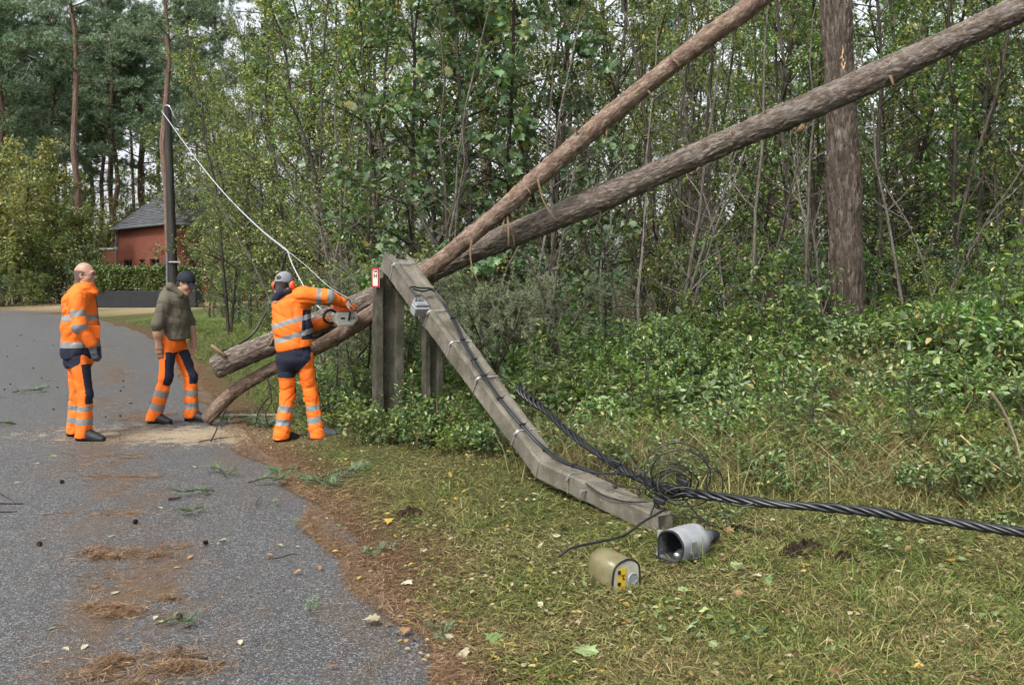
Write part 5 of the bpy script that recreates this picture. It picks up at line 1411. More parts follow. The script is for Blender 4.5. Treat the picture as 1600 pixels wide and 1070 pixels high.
yv = 2.4 + rg.random(n) ** 1.5 * 18; uv = np.clip(np.where(rg.random(n) < .72, rg.normal(.32, .075, n) + .03 * np.sin(yv * 1.7), rg.random(n)), .01, .99)
kk = (patchy(uv * 3.75, yv * .6, 3.2, 9) + .4 * rg.normal(size=n) > -.15); uv, yv = uv[kk], yv[kk]; n = len(uv)
pts = np.array([road_pt(a, b) for a, b in zip(uv, yv)])
mb = MB(); needles(mb, pts[:, 0], pts[:, 1], pts[:, 2] + .003, .065 * rg.uniform(.5, 1.3, n), rg, .03)
tag(mb.build('strewn_needles', M_NEEDLE), 'single brown pine needles strewn over the asphalt', 'needle litter', kind='stuff')
def road_at(px, py):
    d = F_PX * (EYE - .02) / (py - HZ); return np.array([(px - CX) / F_PX * d, d, .026])
for k, (px, py, a, b, n, lab) in enumerate(((182, 871, .19, .10, 1500, 'heap of brown pine needles in the middle of the road'), (168, 958, .15, .085, 1300, 'low heap of pine needles between two larger ones on the road'), (178, 1052, .24, .11, 2600, 'widest heap of brown needles, closest to the camera on the road'), (190, 905, .12, .12, 500, 'thin scatter of needles below the middle heap'),
                                             (158, 803, .20, .06, 500, 'thin streak of needles before the standing worker'), (165, 745, .30, .12, 900, 'flat drift of needles near the boots of the standing worker'), (195, 715, .24, .12, 700, 'flat drift of needles just behind the standing worker'), (185, 650, .45, .5, 1800, 'long needle drift between the two walking and standing workers'), (190, 590, .55, 1.2, 1500, 'long needle drift along the road beyond the workers'), (265, 856, .06, .03, 160, 'small tuft of needles on the open asphalt'))):
    c = road_at(px, py); mb = MB()
    r = np.abs(rg.normal(size=n)) ** .9; az = rg.random(n) * 6.28
    nc = 7; ci = rg.integers(nc, size=n); cxs = rg.normal(size=nc) * .75; cys = rg.normal(size=nc) * .6; cr = rg.uniform(.25, .75, nc)
    x = (cxs[ci] + np.cos(az) * r * cr[ci]) * a; y = (cys[ci] + np.sin(az) * r * cr[ci]) * b
    hz_ = .035 * np.exp(-r ** 2 * 1.2) * min(1, a / .2) * (1 if k < 3 else .3)
    needles(mb, x, y, hz_ * rg.random(n) + .002, .075 * rg.uniform(.5, 1.2, n), rg, .22 if k < 3 else .06)
    o = mb.build('needle_heap', M_NEEDLE); o.location = (c[0], c[1], c[2] - .004); tag(o, lab, 'needle heap')
# sawdust below the saw cut
M_DUST = mat_plain('sawdust', (0.52, 0.42, 0.28), .9, .1)
n = 9000
x = np.concatenate([rg.normal(-3.3, .9, n * 2 // 3), rg.normal(-2.5, .45, n - n * 2 // 3)]); y = np.concatenate([rg.normal(8.85, .32, n * 2 // 3), rg.normal(8.75, .3, n - n * 2 // 3)])
z = np.where(side(x, y) < .03, .030, H(x, y) + .006)
mb = MB(); leaves(mb, np.stack([x, y, z], -1), rdir(rg, n) * (1, 1, .1), np.array([0, 0, 1.0]), .012 * rg.uniform(.5, 1.6, n), .008, 'diamond', rng=rg)
tag(mb.build('sawdust', M_DUST), 'pale sawdust spilled on the road below the logs', 'sawdust', kind='stuff')

# ------------------------------------------------------------------ fallen leaves, cones, sprigs and sticks one can pick up
FL = {'yellow': [(0, (0.30, 0.19, 0.03)), (1, (0.46, 0.32, 0.06))], 'pale': [(0, (0.26, 0.23, 0.14)), (1, (0.42, 0.39, 0.27))], 'brown': [(0, (0.14, 0.07, 0.03)), (1, (0.30, 0.17, 0.08))], 'green': [(0, (0.12, 0.19, 0.06)), (1, (0.26, 0.32, 0.15))]}
FM = {}
for nm, st in FL.items():
    t = NT(nm + '_fallen_leaf'); oi = t.n('ShaderNodeObjectInfo').outputs['Random']
    n_ = t.noise(t.coord(), 40, 4)
    c = t.mix(t.ramp(n_, [(.55, 0.0), (.75, .5)]), t.ramp(oi, st), [v * .45 for v in st[0][1]])
    m_ = t.done(t.bsdf(c, .55, .4))
    for sh in ('maple', 'ovate'):
        for v in range(2):
            mb = MB(); r = rng_(11 + v + 3 * (sh == 'maple') + 7 * len(nm))
            T, fs = LEAF[sh]; V = T.copy(); wd = {'maple': 1.0, 'ovate': .62}[sh]
            V[:, 1] *= wd; V[:, 2] = .10 * np.sin(V[:, 0] * 3 + v) + .35 * V[:, 1] ** 2 * (1 if v else -.6) + r.normal(size=len(V)) * .02; V[:, 0] -= .5
            V[:, 2] -= V[:, 2].min(); mb.add(V, fs)
            tube(mb, [(-.5, 0, V[0, 2] + .01), (-.72, .05, .03), (-.9, .13, .01)], [.012, .010, .008], 4)
            FM[(nm, sh, v)] = mb.mesh('fallen_leaf', m_)
def fallen(px, py, col, shape, size, label, group, rg):
    d = F_PX * EYE / (py - HZ)
    for _ in range(5):
        x = (px - CX) / F_PX * d; hz_ = float(H(x, d)) if side(x, d) > 0 else .026; d = .5 * d + .5 * F_PX * (EYE - hz_) / (py - HZ)
    x = (px - CX) / F_PX * d; on_road = side(x, d) < 0.0
    o = link('fallen_leaf', FM[(col, shape, int(rg.integers(2)))])
    o.location = (x, d, (.028 if on_road else float(H(x, d)) + .016)); o.rotation_euler = (rg.normal() * (.08 if on_road else .28), rg.normal() * (.08 if on_road else .28), rg.random() * 6.28)
    o.scale = (size,) * 3
    return tag(o, label, 'leaf', group)
SINGLE = [(828, 896, 'yellow', 'ovate', .085, 'curled yellow leaf on the mown grass before the lamp cover'), (523, 862, 'yellow', 'ovate', .06, 'yellow leaf at the edge of the asphalt'), (578, 970, 'pale', 'maple', .11, 'pale maple leaf lying on the asphalt near the needle strip'), (727, 1030, 'pale', 'maple', .10, 'pale star shaped leaf on the needle strip'), (772, 1033, 'yellow', 'ovate', .09, 'yellow leaf on the verge beside the pale star shaped one'),
          (345, 1035, 'brown', 'ovate', .06, 'brown leaf alone on the asphalt near the twig'), (176, 838, 'pale', 'maple', .06, 'pale leaf on the road above the middle needle heap'), (275, 887, 'pale', 'ovate', .05, 'small pale leaf right of the middle needle heap'.replace('right of', 'beside')), (638, 916, 'pale', 'maple', .11, 'large pale leaf on the brown needle strip'), (1075, 990, 'green', 'maple', .15, 'large pale green leaf standing up in the clippings'),
          (910, 1025, 'green', 'maple', .17, 'large green leaf in the grass near the bottom edge'), (770, 1003, 'green', 'maple', .16, 'large green leaf where the needles meet the grass'), (1377, 865, 'pale', 'ovate', .075, 'pale round leaf below the twisted cable'), (1488, 883, 'yellow', 'ovate', .06, 'yellow round leaf on the clippings below the cable end'), (1433, 1050, 'yellow', 'ovate', .08, 'yellow oval leaf at the bottom of the verge'), (1063, 960, 'pale', 'maple', .09, 'pale lobed leaf on the grass below the lamp cover'),
          (1150, 935, 'brown', 'ovate', .11, 'brown curled leaf beside the pale one on the clippings'), (1218, 927, 'pale', 'maple', .07, 'small cream lobed leaf on the clippings'), (1560, 1000, 'brown', 'ovate', .07, 'brown leaf in the grass at the end of the verge'), (1065, 1046, 'pale', 'ovate', .08, 'pale oval leaf near the bottom of the verge'), (980, 770, 'brown', 'ovate', .09, 'brown leaf below the tip of the pole'), (885, 835, 'green', 'maple', .12, 'grey green leaf lying at the end of the black cable'),
          (82, 713, 'green', 'maple', .09, 'pale green leaf on the road near the boots'), (240, 665, 'green', 'maple', .10, 'green leaf under the foot of the walking worker'), (430, 705, 'brown', 'ovate', .06, 'brown leaf at the heel of the chainsaw worker')]
rg = rng_(601)
for (px, py, c, sh, sz, lab) in SINGLE: fallen(px, py, c, sh, sz * .72, lab, None, rg)
n_l = 0
while n_l < 200:
    px = rg.uniform(330, 1590); py = rg.uniform(700, 1068)
    d = F_PX * (EYE - .08) / (py - HZ); x = (px - CX) / F_PX * d; s = side(x, d)
    if s < -.1 or veg_front(x, d) > .3: continue
    c = ('yellow', 'pale', 'brown', 'green')[rg.choice(4, p=[.24, .30, .26, .20])]; sh = 'maple' if rg.random() < .35 else 'ovate'
    where = 'on the brown needle strip' if s < .7 else ('on the mown grass before the lamp' if px > 820 else 'on the grass beside the fallen pole')
    lab = 'small %s %s leaf fallen %s' % (c, 'lobed' if sh == 'maple' else 'oval', where)
    fallen(px, py, c, sh, rg.uniform(.028, .062) * (1.2 if sh == 'maple' else 1), lab, lab.replace('leaf', 'leaves'), rg); n_l += 1
n_l = 0
while n_l < 40:
    px = rg.uniform(5, 560); py = rg.uniform(560, 1050); p = road_at(px, py)
    if side(p[0], p[1]) > -.15 or side(p[0], p[1]) < -3.2: continue
    c = ('pale', 'brown', 'green')[rg.choice(3, p=[.35, .45, .2])]; half = 'far from the camera beyond the workers' if py < 690 else 'in front of the workers'
    lab = 'tiny %s leaf on the asphalt %s' % (c, half)
    fallen(px, py, c, 'ovate', rg.uniform(.03, .055), lab, lab.replace('leaf', 'leaves'), rg); n_l += 1
# pine cones
M_CONE = mat_plain('pine_cone', (0.055, 0.035, 0.022), .75, .2, 0, .3, 60)
mb = MB()
for ring in range(7):
    t_ = ring / 6; rr = .019 * math.sin(.35 + t_ * 2.5); zc = .036 * (t_ - .5)
    for j in range(8):
        a = j * PI / 4 + ring * .39; d_ = np.array([math.cos(a), math.sin(a), .35])
        leaves(mb, [np.array([math.cos(a), math.sin(a), 0]) * rr * .45 + (0, 0, zc)], [d_], [(-math.cos(a) * .3, -math.sin(a) * .3, 1)], [.017], [.014], 'ovate')
rings = [(-.018, .006), (-.012, .012), (0, .016), (.012, .011), (.02, .002)]
loft(mb, np.array([[(math.cos(a) * r_, math.sin(a) * r_, z_) for a in np.linspace(0, 2 * PI, 8, endpoint=False)] for z_, r_ in rings]))
cone_me = mb.mesh('pine_cone', M_CONE)
for k, (px, py, lab) in enumerate(((62, 855, 'dark pine cone at the road side, level with the middle needle heap'), (211, 820, 'dark pine cone above the middle needle heap'), (280, 971, 'dark pine cone beside the lower needle heap'), (322, 853, 'dark pine cone on the open asphalt'), (97, 757, 'dark pine cone beside the drift at the standing worker'), (238, 986, None), (140, 690, None))):
    if lab is None: continue
    p = road_at(px, py); o = link('pine_cone', cone_me); o.location = (p[0], p[1], p[2] + .016); o.rotation_euler = (1.4, .3 * k, k * 1.7); o.scale = (.72,) * 3; tag(o, lab, 'pine cone')
for k in range(30):
    px = rg.uniform(5, 240); py = rg.uniform(505, 660); p = road_at(px, py)
    if not (-3.4 < side(p[0], p[1]) < -.2): continue
    o = link('pine_cone', cone_me); o.location = (p[0], p[1], p[2] + .02); o.rotation_euler = (1.4, k, k * 1.7); o.scale = (.5,) * 3
    tag(o, 'dark pine cone on the road beyond the workers', 'pine cone', 'cones on the far road')
# green sprigs torn off
def sprig(seed, ln=.22):
    r = rng_(seed); wood, crown = MB(), MB()
    main = [np.array([0, 0, .01]), np.array([ln * .5, .02, .03]), np.array([ln, .0, .02])]
    tube(wood, main, [.004, .003, .002], 4)
    for k in range(7):
        q = r.uniform(.1, 1); p0 = main[0] + (main[2] - main[0]) * q; d_ = nrm(np.array([.6, r.choice([-1, 1]) * r.uniform(.3, 1), .15 + .15 * r.random()])); tl = ln * r.uniform(.25, .5)
        tube(wood, [p0, p0 + d_ * tl], [.003, .0015], 3, cap=False)
        m = 46; leaves(crown, p0 + d_ * tl * r.random((m, 1)), nrm(d_ + r.normal(size=(m, 3)) * .6 + (0, 0, .25)), r.normal(size=(m, 3)), .05 * r.uniform(.6, 1.2, m), .0028, 'needle', rng=r)
    return wood, crown
for i in range(3): PR['sprig%d' % i] = tree_proto('pine_sprig', *sprig(250 + i), M_DARKTWIG, M_PINEN, 'twig', 'needles')
for k, (px, py, s, rz, lab) in enumerate(((388, 762, 1.3, .2, 'thick dark green pine sprig on the asphalt near the road edge'), (352, 752, 1.3, 2.0, 'sparse pine sprig just behind the thick one on the road'), (335, 775, 1.1, 3.4, 'sparse pine sprig left of the thick one on the road'.replace('left of', 'beside')), (318, 800, .9, 4.4, 'thin pine twig with few needles on the road'), (415, 798, .5, 1.0, 'little needle tuft near the road edge'), (482, 966, .55, 1.4, 'small upright needle tuft on the open asphalt'), (243, 988, .8, .2, 'pine sprig beside the cone and the lower needle heap'),
                                           (500, 750, 1.7, .5, 'large pine sprig lying where needles and grass meet'), (535, 765, 1.6, 2.5, 'second large pine sprig on the needle edge, grass side'), (470, 735, 1.3, 4.0, 'pine sprig on the needle strip below the chainsaw worker'), (20, 618, 1.6, .3, 'pine sprig at the far road side'), (25, 668, 1.2, 3.0, 'small pine sprig level with the boots of the standing worker'), (465, 830, .5, 2, 'tiny needle tuft by the needle strip'), (120, 640, .8, 1, 'pine sprig behind the standing worker'), (560, 870, .9, .4, 'pine sprig half hidden in the needle strip'), (700, 1010, .8, 1.8, 'pine sprig on the needle strip near the bottom'),
                                           (385, 668, 2.2, .3, 'pine sprig at the curved log end'), (420, 672, 2.4, 1.9, 'bushy pine sprig between the log end and the chainsaw worker'), (395, 655, 2.0, 4.1, 'pine sprig below the two logs'))):
    d = F_PX * EYE / (py - HZ); x = (px - CX) / F_PX * d; g = (float(H(x, d)) if side(x, d) > 0 else .026) + .004
    plant(PR['sprig%d' % (k % 3)], (x, d, g), rz, s, lab, 'pine sprig')
def stick(pxs, r, lab, mat_=M_DARKTWIG, zs=None):
    pts = []
    for i, (px, py) in enumerate(pxs):
        d = F_PX * EYE / (py - HZ)
        for _ in range(4):
            x = (px - CX) / F_PX * d; g = (float(H(x, d)) if side(x, d) > 0 else .027) + r + (zs[i] if zs else 0); d = .5 * d + .5 * F_PX * (EYE - g) / (py - HZ)
        pts.append((x, d, g))
    pts = np.array(pts); mb = MB(); tube(mb, spline(pts - pts[0], 5), np.linspace(r, r * .55, (len(pts) - 1) * 5 + 1), 6)
    o = mb.build('stick', mat_); o.location = pts[0]; return tag(o, lab, 'stick')
stick([(264, 780), (274, 779), (284, 778)], .012, 'short thick dark stick on the open asphalt')
stick([(420, 873), (440, 871), (455, 866), (466, 866)], .004, 'thin bent twig on the asphalt near the needle strip')
stick([(280, 1008), (284, 1022), (300, 1026), (325, 1028)], .006, 'bent dark twig on the asphalt near the bottom')
stick([(-20, 786), (15, 787), (38, 787)], .006, 'dark twig reaching in at the road side')
stick([(-20, 800), (10, 800), (28, 799)], .005, 'second dark twig reaching in, just below the first')
stick([(0, 770), (12, 778), (24, 784)], .004, 'short dark twig leaning on the other two at the road side')
stick([(400, 790), (404, 780), (410, 776)], .004, 'small hooked twig near the sprigs')
stick([(312, 690), (350, 684), (400, 680)], .006, 'thin grey stick by the curved log end')
stick([(330, 690), (342, 668), (338, 656)], .008, 'short dark snag under the curved log end', zs=[0, .1, .16])
stick([(1085, 690), (1150, 640), (1215, 605), (1290, 560)], .009, 'long dark dead stick leaning through the grass gap', zs=[.05, .12, .2, .3])
stick([(1545, 612), (1565, 640), (1588, 690), (1597, 735)], .011, 'pale bent dead stem among the brambles', mat_bark('pale_dead_stem', ((0.25, 0.2, 0.14), (0.4, 0.34, 0.25), (0.55, 0.48, 0.38)), 30, .3, .3, .003), zs=[.75, .6, .35, .15])
stick([(1480, 785), (1530, 800), (1600, 822)], .011, 'dark straight stick under the end of the twisted cable')
stick([(1500, 680), (1545, 720), (1580, 745)], .005, 'thin pale stalk across the brambles', M_WOOD, zs=[.3, .2, .15])
stick([(320, 648), (380, 648), (440, 648), (470, 650)], .009, 'pale straight rod on the ground behind the chainsaw worker', M_COPING)
# lumps of torn-up soil
M_SOIL = mat_plain('dark_soil', (0.035, 0.024, 0.016), .95, .1, 0, .3, 50, .6)
for k, (px, py, a, lab) in enumerate(((1262, 856, .11, 'dark clod of torn soil on the verge below the twisted cable'), (1235, 870, .07, 'smaller soil clod beside the larger one'), (1150, 826, .10, 'dark earth scraped up behind the lamp neck'), (640, 790, .09, 'dark soil lump at the edge of the needle strip'), (1320, 872, .08, 'flat crumbled soil patch beside the clods'))):
    d = F_PX * (EYE - .09) / (py - HZ); x = (px - CX) / F_PX * d; r = rng_(700 + k)
    th = np.linspace(0, 2 * PI, 16, endpoint=False); S = []
    for q, hh in ((1.0, -.01), (.8, .018), (.5, .034), (.15, .04)):
        S.append([(math.cos(t_) * a * q * (1 + .3 * r.normal()), math.sin(t_) * a * q * .8 * (1 + .3 * r.normal()), hh * (1 + .4 * r.normal())) for t_ in th])
    mb = MB(); loft(mb, np.array(S)); o = mb.build('soil_clod', M_SOIL); o.location = (x, d, float(H(x, d)) + .004); tag(o, lab, 'soil')
# concrete gate pier at the far side of the bend
mb = MB(); g = at_ground(0, 46); cbox(mb, (0, 0, .55), (.22, .2, .62), None, .08)
o = mb.build('shaft', M_CONC); pier = empty('gate_pier', g, 0, 'pale concrete pier at the far bend of the road', 'pier'); o.parent = pier
mb = MB(); cbox(mb, (0, 0, 1.2), (.27, .25, .05), None, .2); mb.build('cap_stone', M_CONC, pier)
# ------------------------------------------------------------------ people: smooth distance fields turned into one surface each
class Field:
    def __init__(self, lo, hi, h):
        self.lo = np.asarray(lo, float); self.h = h
        self.n = np.ceil((np.asarray(hi, float) - self.lo) / h).astype(int) + 1
        self.a = np.full(self.n, .3, np.float32); self.prims = []
    def _win(self, lo, hi):
        i0 = np.clip(np.floor((lo - self.lo) / self.h).astype(int), 0, self.n - 1); i1 = np.clip(np.ceil((hi - self.lo) / self.h).astype(int) + 1, 1, self.n)
        sl = tuple(slice(a, b) for a, b in zip(i0, i1))
        g = [self.lo[k] + self.h * np.arange(i0[k], i1[k]) for k in range(3)]
        return sl, g
    def add(self, f, lo, hi, k, op='u'):
        sl, g = self._win(np.asarray(lo, float), np.asarray(hi, float))
        X, Y, Z = np.meshgrid(*g, indexing='ij')
        d = f(np.stack([X, Y, Z], -1)).astype(np.float32)
        a = self.a[sl]
        if op == 'u':
            hh = np.maximum(k - np.abs(a - d), 0) / k; self.a[sl] = np.minimum(a, d) - hh * hh * k / 4
        elif op == 's':
            d = -d; hh = np.maximum(k - np.abs(a - d), 0) / k; self.a[sl] = np.maximum(a, d) + hh * hh * k / 4
        else:
            self.a[sl] = np.maximum(a, d)
    def cap(self, a, b, ra, rb, k=.03, u=None, f=1.0, tag=None, op='u'):
        a = np.asarray(a, float); b = np.asarray(b, float)
        m = max(ra, rb) * max(1, f) + k + 2 * self.h
        fn = capf(a, b, ra, rb, u, f)
        self.prims.append((tag, fn, a, b))
        self.add(fn, np.minimum(a, b) - m, np.maximum(a, b) + m, k, op)
    def ell(self, c, r, ax=None, k=.02, tag=None, op='u'):
        c = np.asarray(c, float); r = np.asarray(r, float); ax = np.eye(3) if ax is None else np.asarray(ax, float)
        def fn(p):
            q = ((p - c) @ ax.T) / r; l = np.linalg.norm(q, axis=-1)
            return (l - 1) * r.min() * np.clip(l, .6, 1.3) ** 0
        self.prims.append((tag, fn, c, c)); m = r.max() + k + 2 * self.h
        self.add(fn, c - m, c + m, k, op)
    def keep(self, fn):
        X, Y, Z = np.meshgrid(*[self.lo[k] + self.h * np.arange(self.n[k]) for k in range(3)], indexing='ij')
        self.a = np.maximum(self.a, fn(np.stack([X, Y, Z], -1)).astype(np.float32))
    def folds(self, amp, seed, k0=35, k1=85, where=None):
        """cloth creases: narrow valleys that come and go over flat cloth"""
        X, Y, Z = np.meshgrid(*[self.lo[k] + self.h * np.arange(self.n[k]) for k in range(3)], indexing='ij')
        r = rng_(seed); v = 0
        for i in range(7):
            d = nrm(r.normal(size=3) * (1, 1, 1.3)) * r.uniform(k0, k1) * .45
            ph = 1.6 * np.sin(X * r.uniform(4, 12) + Y * r.uniform(4, 12) + Z * r.uniform(4, 12) + r.random() * 6) + r.random() * 6
            e = nrm(r.normal(size=3)) * r.uniform(6, 16)
            mask = np.clip(.3 + np.sin(X * e[0] + Y * e[1] + Z * e[2] + r.random() * 6), 0, 1)
            v = v + mask * (np.exp(-(np.sin(X * d[0] + Y * d[1] + Z * d[2] + ph) / .34) ** 2) - .25)
        w = 1 if where is None else where(np.stack([X, Y, Z], -1))
        self.a = self.a + (amp * v * w).astype(np.float32)
    def surface(self):
        """surface nets"""
        a = self.a; n = self.n; ins = a < 0
        c = [ins[i:n[0] - 1 + i, j:n[1] - 1 + j, k:n[2] - 1 + k] for i in (0, 1) for j in (0, 1) for k in (0, 1)]
        cnt = sum(x.astype(np.int8) for x in c)
        act = (cnt > 0) & (cnt < 8)
        idx = np.argwhere(act); vid = np.full(act.shape, -1, int); vid[act] = np.arange(len(idx))
        acc = np.zeros((len(idx), 3)); w = np.zeros(len(idx))
        cor = [(i, j, k) for i in (0, 1) for j in (0, 1) for k in (0, 1)]
        val = {q: a[idx[:, 0] + q[0], idx[:, 1] + q[1], idx[:, 2] + q[2]] for q in cor}
        for q in cor:
            for ax in range(3):
                if q[ax]: continue
                r = list(q); r[ax] = 1; r = tuple(r)
                v0, v1 = val[q], val[r]; m = (v0 < 0) != (v1 < 0)
                t = np.where(m, v0 / np.where(m, v0 - v1, 1), 0)
                p = np.array(q, float)[None].repeat(len(idx), 0); p[:, ax] = t
                acc += p * m[:, None]; w += m
        V = self.lo + self.h * (idx + acc / w[:, None])
        Q = []
        for ax in range(3):
            b, cx_ = [x for x in range(3) if x != ax]
            s0 = [slice(0, n[k] - 1) if k == ax else slice(1, n[k] - 1) for k in range(3)]; s1 = [slice(1, n[k]) if k == ax else slice(1, n[k] - 1) for k in range(3)]
            e = ins[tuple(s0)] != ins[tuple(s1)]
            pos = np.argwhere(e)
            if len(pos) == 0: continue
            pos = pos + [0 if k == ax else 1 for k in range(3)]
            first = ins[pos[:, 0], pos[:, 1], pos[:, 2]]
            def at_(db, dc):
                q = pos.copy(); q[:, b] += db; q[:, cx_] += dc; return vid[q[:, 0], q[:, 1], q[:, 2]]
            f = np.stack([at_(-1, -1), at_(0, -1), at_(0, 0), at_(-1, 0)], -1)
            flip = first if ax != 1 else ~first
            f[~flip] = f[~flip][:, ::-1]
            Q.append(f)
        return V, np.concatenate(Q)
def capf(a, b, ra, rb, u=None, f=1.0):
    ab = b - a; L2 = max(float(ab @ ab), 1e-9)
    uu = None if u is None else nrm(u)
    def fn(p):
        q = p - a
        if uu is not None: q = q + ((q @ uu) * (1 / f - 1))[..., None] * uu
        abw = ab if uu is None else ab + (ab @ uu) * (1 / f - 1) * uu
        t = np.clip((q @ abw) / max(float(abw @ abw), 1e-9), 0, 1)
        return np.linalg.norm(q - t[..., None] * abw, axis=-1) - (ra + (rb - ra) * t)
    return fn
def seg_t(p, a, b):
    ab = b - a; t = ((p - a) @ ab) / (ab @ ab); return t, np.linalg.norm(p - a - np.clip(t, 0, 1)[:, None] * ab, axis=1)
def pieces_of(Q, nv):
    """connected pieces of a quad list"""
    lab = np.arange(nv)
    while True:
        m = lab[Q].min(1); new = lab.copy()
        for j in range(4): np.minimum.at(new, Q[:, j], m)
        new = new[new]
        if (new == lab).all(): break
        lab = new
    return lab[Q[:, 0]]
def emit(field, name, parent, mats, pick=None, sub=(), smooth=True, split=False):
    """surface -> one object for the main colour and a child for every patch of another colour of the cloth"""
    V, Q = field.surface()
    mi = np.zeros(len(Q), int) if pick is None else pick(V[Q].mean(1))
    groups = []
    for k in range(len(mats)):
        sel = np.where(mi == k)[0]
        if len(sel) == 0: continue
        if k == 0 and not split: continue
        pc = pieces_of(Q[sel], len(V))
        for u in np.unique(pc):
            q = sel[pc == u]
            if len(q) < 14 and k > 0: mi[q] = 0
            else: groups.append((k, q))
    out = None
    if not split: groups.insert(0, (0, np.where(mi == 0)[0]))
    for k, sel in groups:
        used, inv = np.unique(Q[sel].ravel(), return_inverse=True)
        mb = MB(); mb.add(V[used], [inv.reshape(-1, 4)])
        o = mb.build(name if k == 0 else sub[k - 1], mats[k], parent if k == 0 else out, smooth=smooth)
        if k == 0: out = o
    return out
def m_cloth(name, col, rough=.75, bump=.25, sheen=.2):
    t = NT(name); o = t.coord('Object')
    n = t.noise(o, 9, 5, .6); n2 = t.noise(o, 240, 2)
    c = t.mix(t.ramp(n, [(.35, 0.0), (.75, .45)]), col, [v * .72 for v in col])
    h = t.math('ADD', t.math('MULTIPLY', t.noise(o, 22, 4, .6, 1.0), .8), t.math('MULTIPLY', n2, .15))
    return t.done(t.bsdf(c, rough, .25, normal=t.bump(h, bump, .012)))
M_ORANGE = m_cloth('hi_vis_orange', (0.78, 0.155, 0.016), .7, .4)
M_NAVY = m_cloth('navy_cloth', (0.016, 0.019, 0.035), .8)
M_REFLECT = m_cloth('grey_reflective_tape', (0.20, 0.205, 0.20), .4, .1)
M_KHAKI = m_cloth('khaki_hoodie', (0.095, 0.088, 0.062), .85, .4)
M_GREYGLOVE = m_cloth('dark_grey_glove', (0.075, 0.08, 0.10), .8)
M_CAPNAVY = m_cloth('navy_cap_cloth', (0.010, 0.012, 0.022), .75, .1)
M_CAPGREY = m_cloth('grey_cap_cloth', (0.20, 0.21, 0.22), .8, .3)
M_BOOT = mat_plain('black_boot', (0.014, 0.014, 0.016), .55, .4, 0, .25, 30)
M_SOLE = mat_plain('boot_sole', (0.03, 0.03, 0.032), .8)
M_SHOEGREY = mat_plain('grey_work_shoe', (0.075, 0.085, 0.105), .6, .35, 0, .2, 30)
M_HAIR = mat_plain('dark_short_hair', (0.035, 0.028, 0.023), .7, .3, 0, .3, 150)
M_GREYHAIR = mat_plain('greying_short_hair', (0.14, 0.105, 0.085), .7, .3, 0, .3, 150)
M_MUFF = mat_plain('orange_ear_cup', (0.72, 0.085, 0.025), .4, .5)
M_BLACKP = mat_plain('black_plastic', (0.012, 0.012, 0.013), .4)
def m_skin():
    t = NT('skin'); o = t.coord('Object'); n = t.noise(o, 30, 4)
    c = t.mix(t.ramp(n, [(.35, 0.0), (.7, .4)]), (0.38, 0.22, 0.155), (0.30, 0.155, 0.11))
    return t.done(t.bsdf(c, .5, .4, Subsurface_Weight=.08))
M_SKIN = m_skin()
M_LIP = mat_plain('lip', (0.33, 0.13, 0.10), .5); M_EYE = mat_plain('eye', (0.03, 0.022, 0.018), .2, .6); M_WHITE = mat_plain('eye_white', (0.65, 0.62, 0.58), .3)

def axes(yaw, pitch=0, roll=0):
    """rows: forward, left, up. yaw 0 faces +X"""
    M = Matrix.Rotation(yaw, 3, 'Z') @ Matrix.Rotation(pitch, 3, 'Y') @ Matrix.Rotation(roll, 3, 'X')
    return np.array(M).T
def head_skin(f, c, A, s=.92, ears=True):
    def L(x, y, z): return c + (np.array([x, y, z]) * s) @ A
    f.ell(L(-.012, 0, .035), np.array([.100, .078, .108]) * s, A, .01, 'head')
    f.ell(L(.030, 0, -.035), np.array([.066, .060, .092]) * s, A, .035, 'head')
    f.cap(L(.068, .012, -.108), L(.068, -.012, -.108), .022 * s, .022 * s, .03, tag='head')
    f.cap(L(.0, .052, -.065), L(.055, .022, -.105), .022 * s, .018 * s, .03, tag='head'); f.cap(L(.0, -.052, -.065), L(.055, -.022, -.105), .022 * s, .018 * s, .03, tag='head')
    f.cap(L(.088, .040, .036), L(.094, .008, .034), .013 * s, .013 * s, .02, tag='head'); f.cap(L(.088, -.040, .036), L(.094, -.008, .034), .013 * s, .013 * s, .02, tag='head')
    for sg_ in (-1, 1): f.ell(L(.106, sg_ * .033, .010), np.array([.020, .020, .013]) * s, A, .012, op='s')
    f.cap(L(.094, 0, .022), L(.116, 0, -.022), .0085 * s, .0135 * s, .016, tag='head'); f.ell(L(.104, .013, -.026), np.array([.012, .010, .009]) * s, A, .008); f.ell(L(.104, -.013, -.026), np.array([.012, .010, .009]) * s, A, .008)
    f.cap(L(.092, .018, -.062), L(.092, -.018, -.062), .0095 * s, .0095 * s, .010, tag='lip'); f.cap(L(.06, .042, -.012), L(.05, .048, -.03), .02 * s, .02 * s, .03); f.cap(L(.06, -.042, -.012), L(.05, -.048, -.03), .02 * s, .02 * s, .03)
    if ears:
        for sg_ in (-1, 1):
            f.ell(L(-.012, sg_ * .080, -.002), np.array([.020, .0085, .033]) * s, A, .008); f.ell(L(-.004, sg_ * .086, .0), np.array([.010, .007, .018]) * s, A, .006, op='s')
    f.cap(L(-.025, 0, -.06), L(-.045, 0, -.19), .054 * s, .058 * s, .03)
def head_extras(root, c, A, s=.92, hair=None, base=None, brow=M_HAIR):
    def L(x, y, z): return c + (np.array([x, y, z]) * s) @ A
    for sg_ in (-1, 1):
        mb = MB(); sph(mb, L(.080, sg_ * .033, .010), .0125 * s); o = mb.build('eye', M_WHITE, root, smooth=True)
        mb = MB(); sph(mb, L(.0885, sg_ * .033, .009), .0062 * s); mb.build('iris', M_EYE, o, smooth=True)
        mb = MB(); tube(mb, [L(.092, sg_ * .050, .034), L(.102, sg_ * .034, .040), L(.101, sg_ * .014, .036)], np.array([.0035, .005, .0045]) * s, 6); mb.build('eyebrow', brow, root)
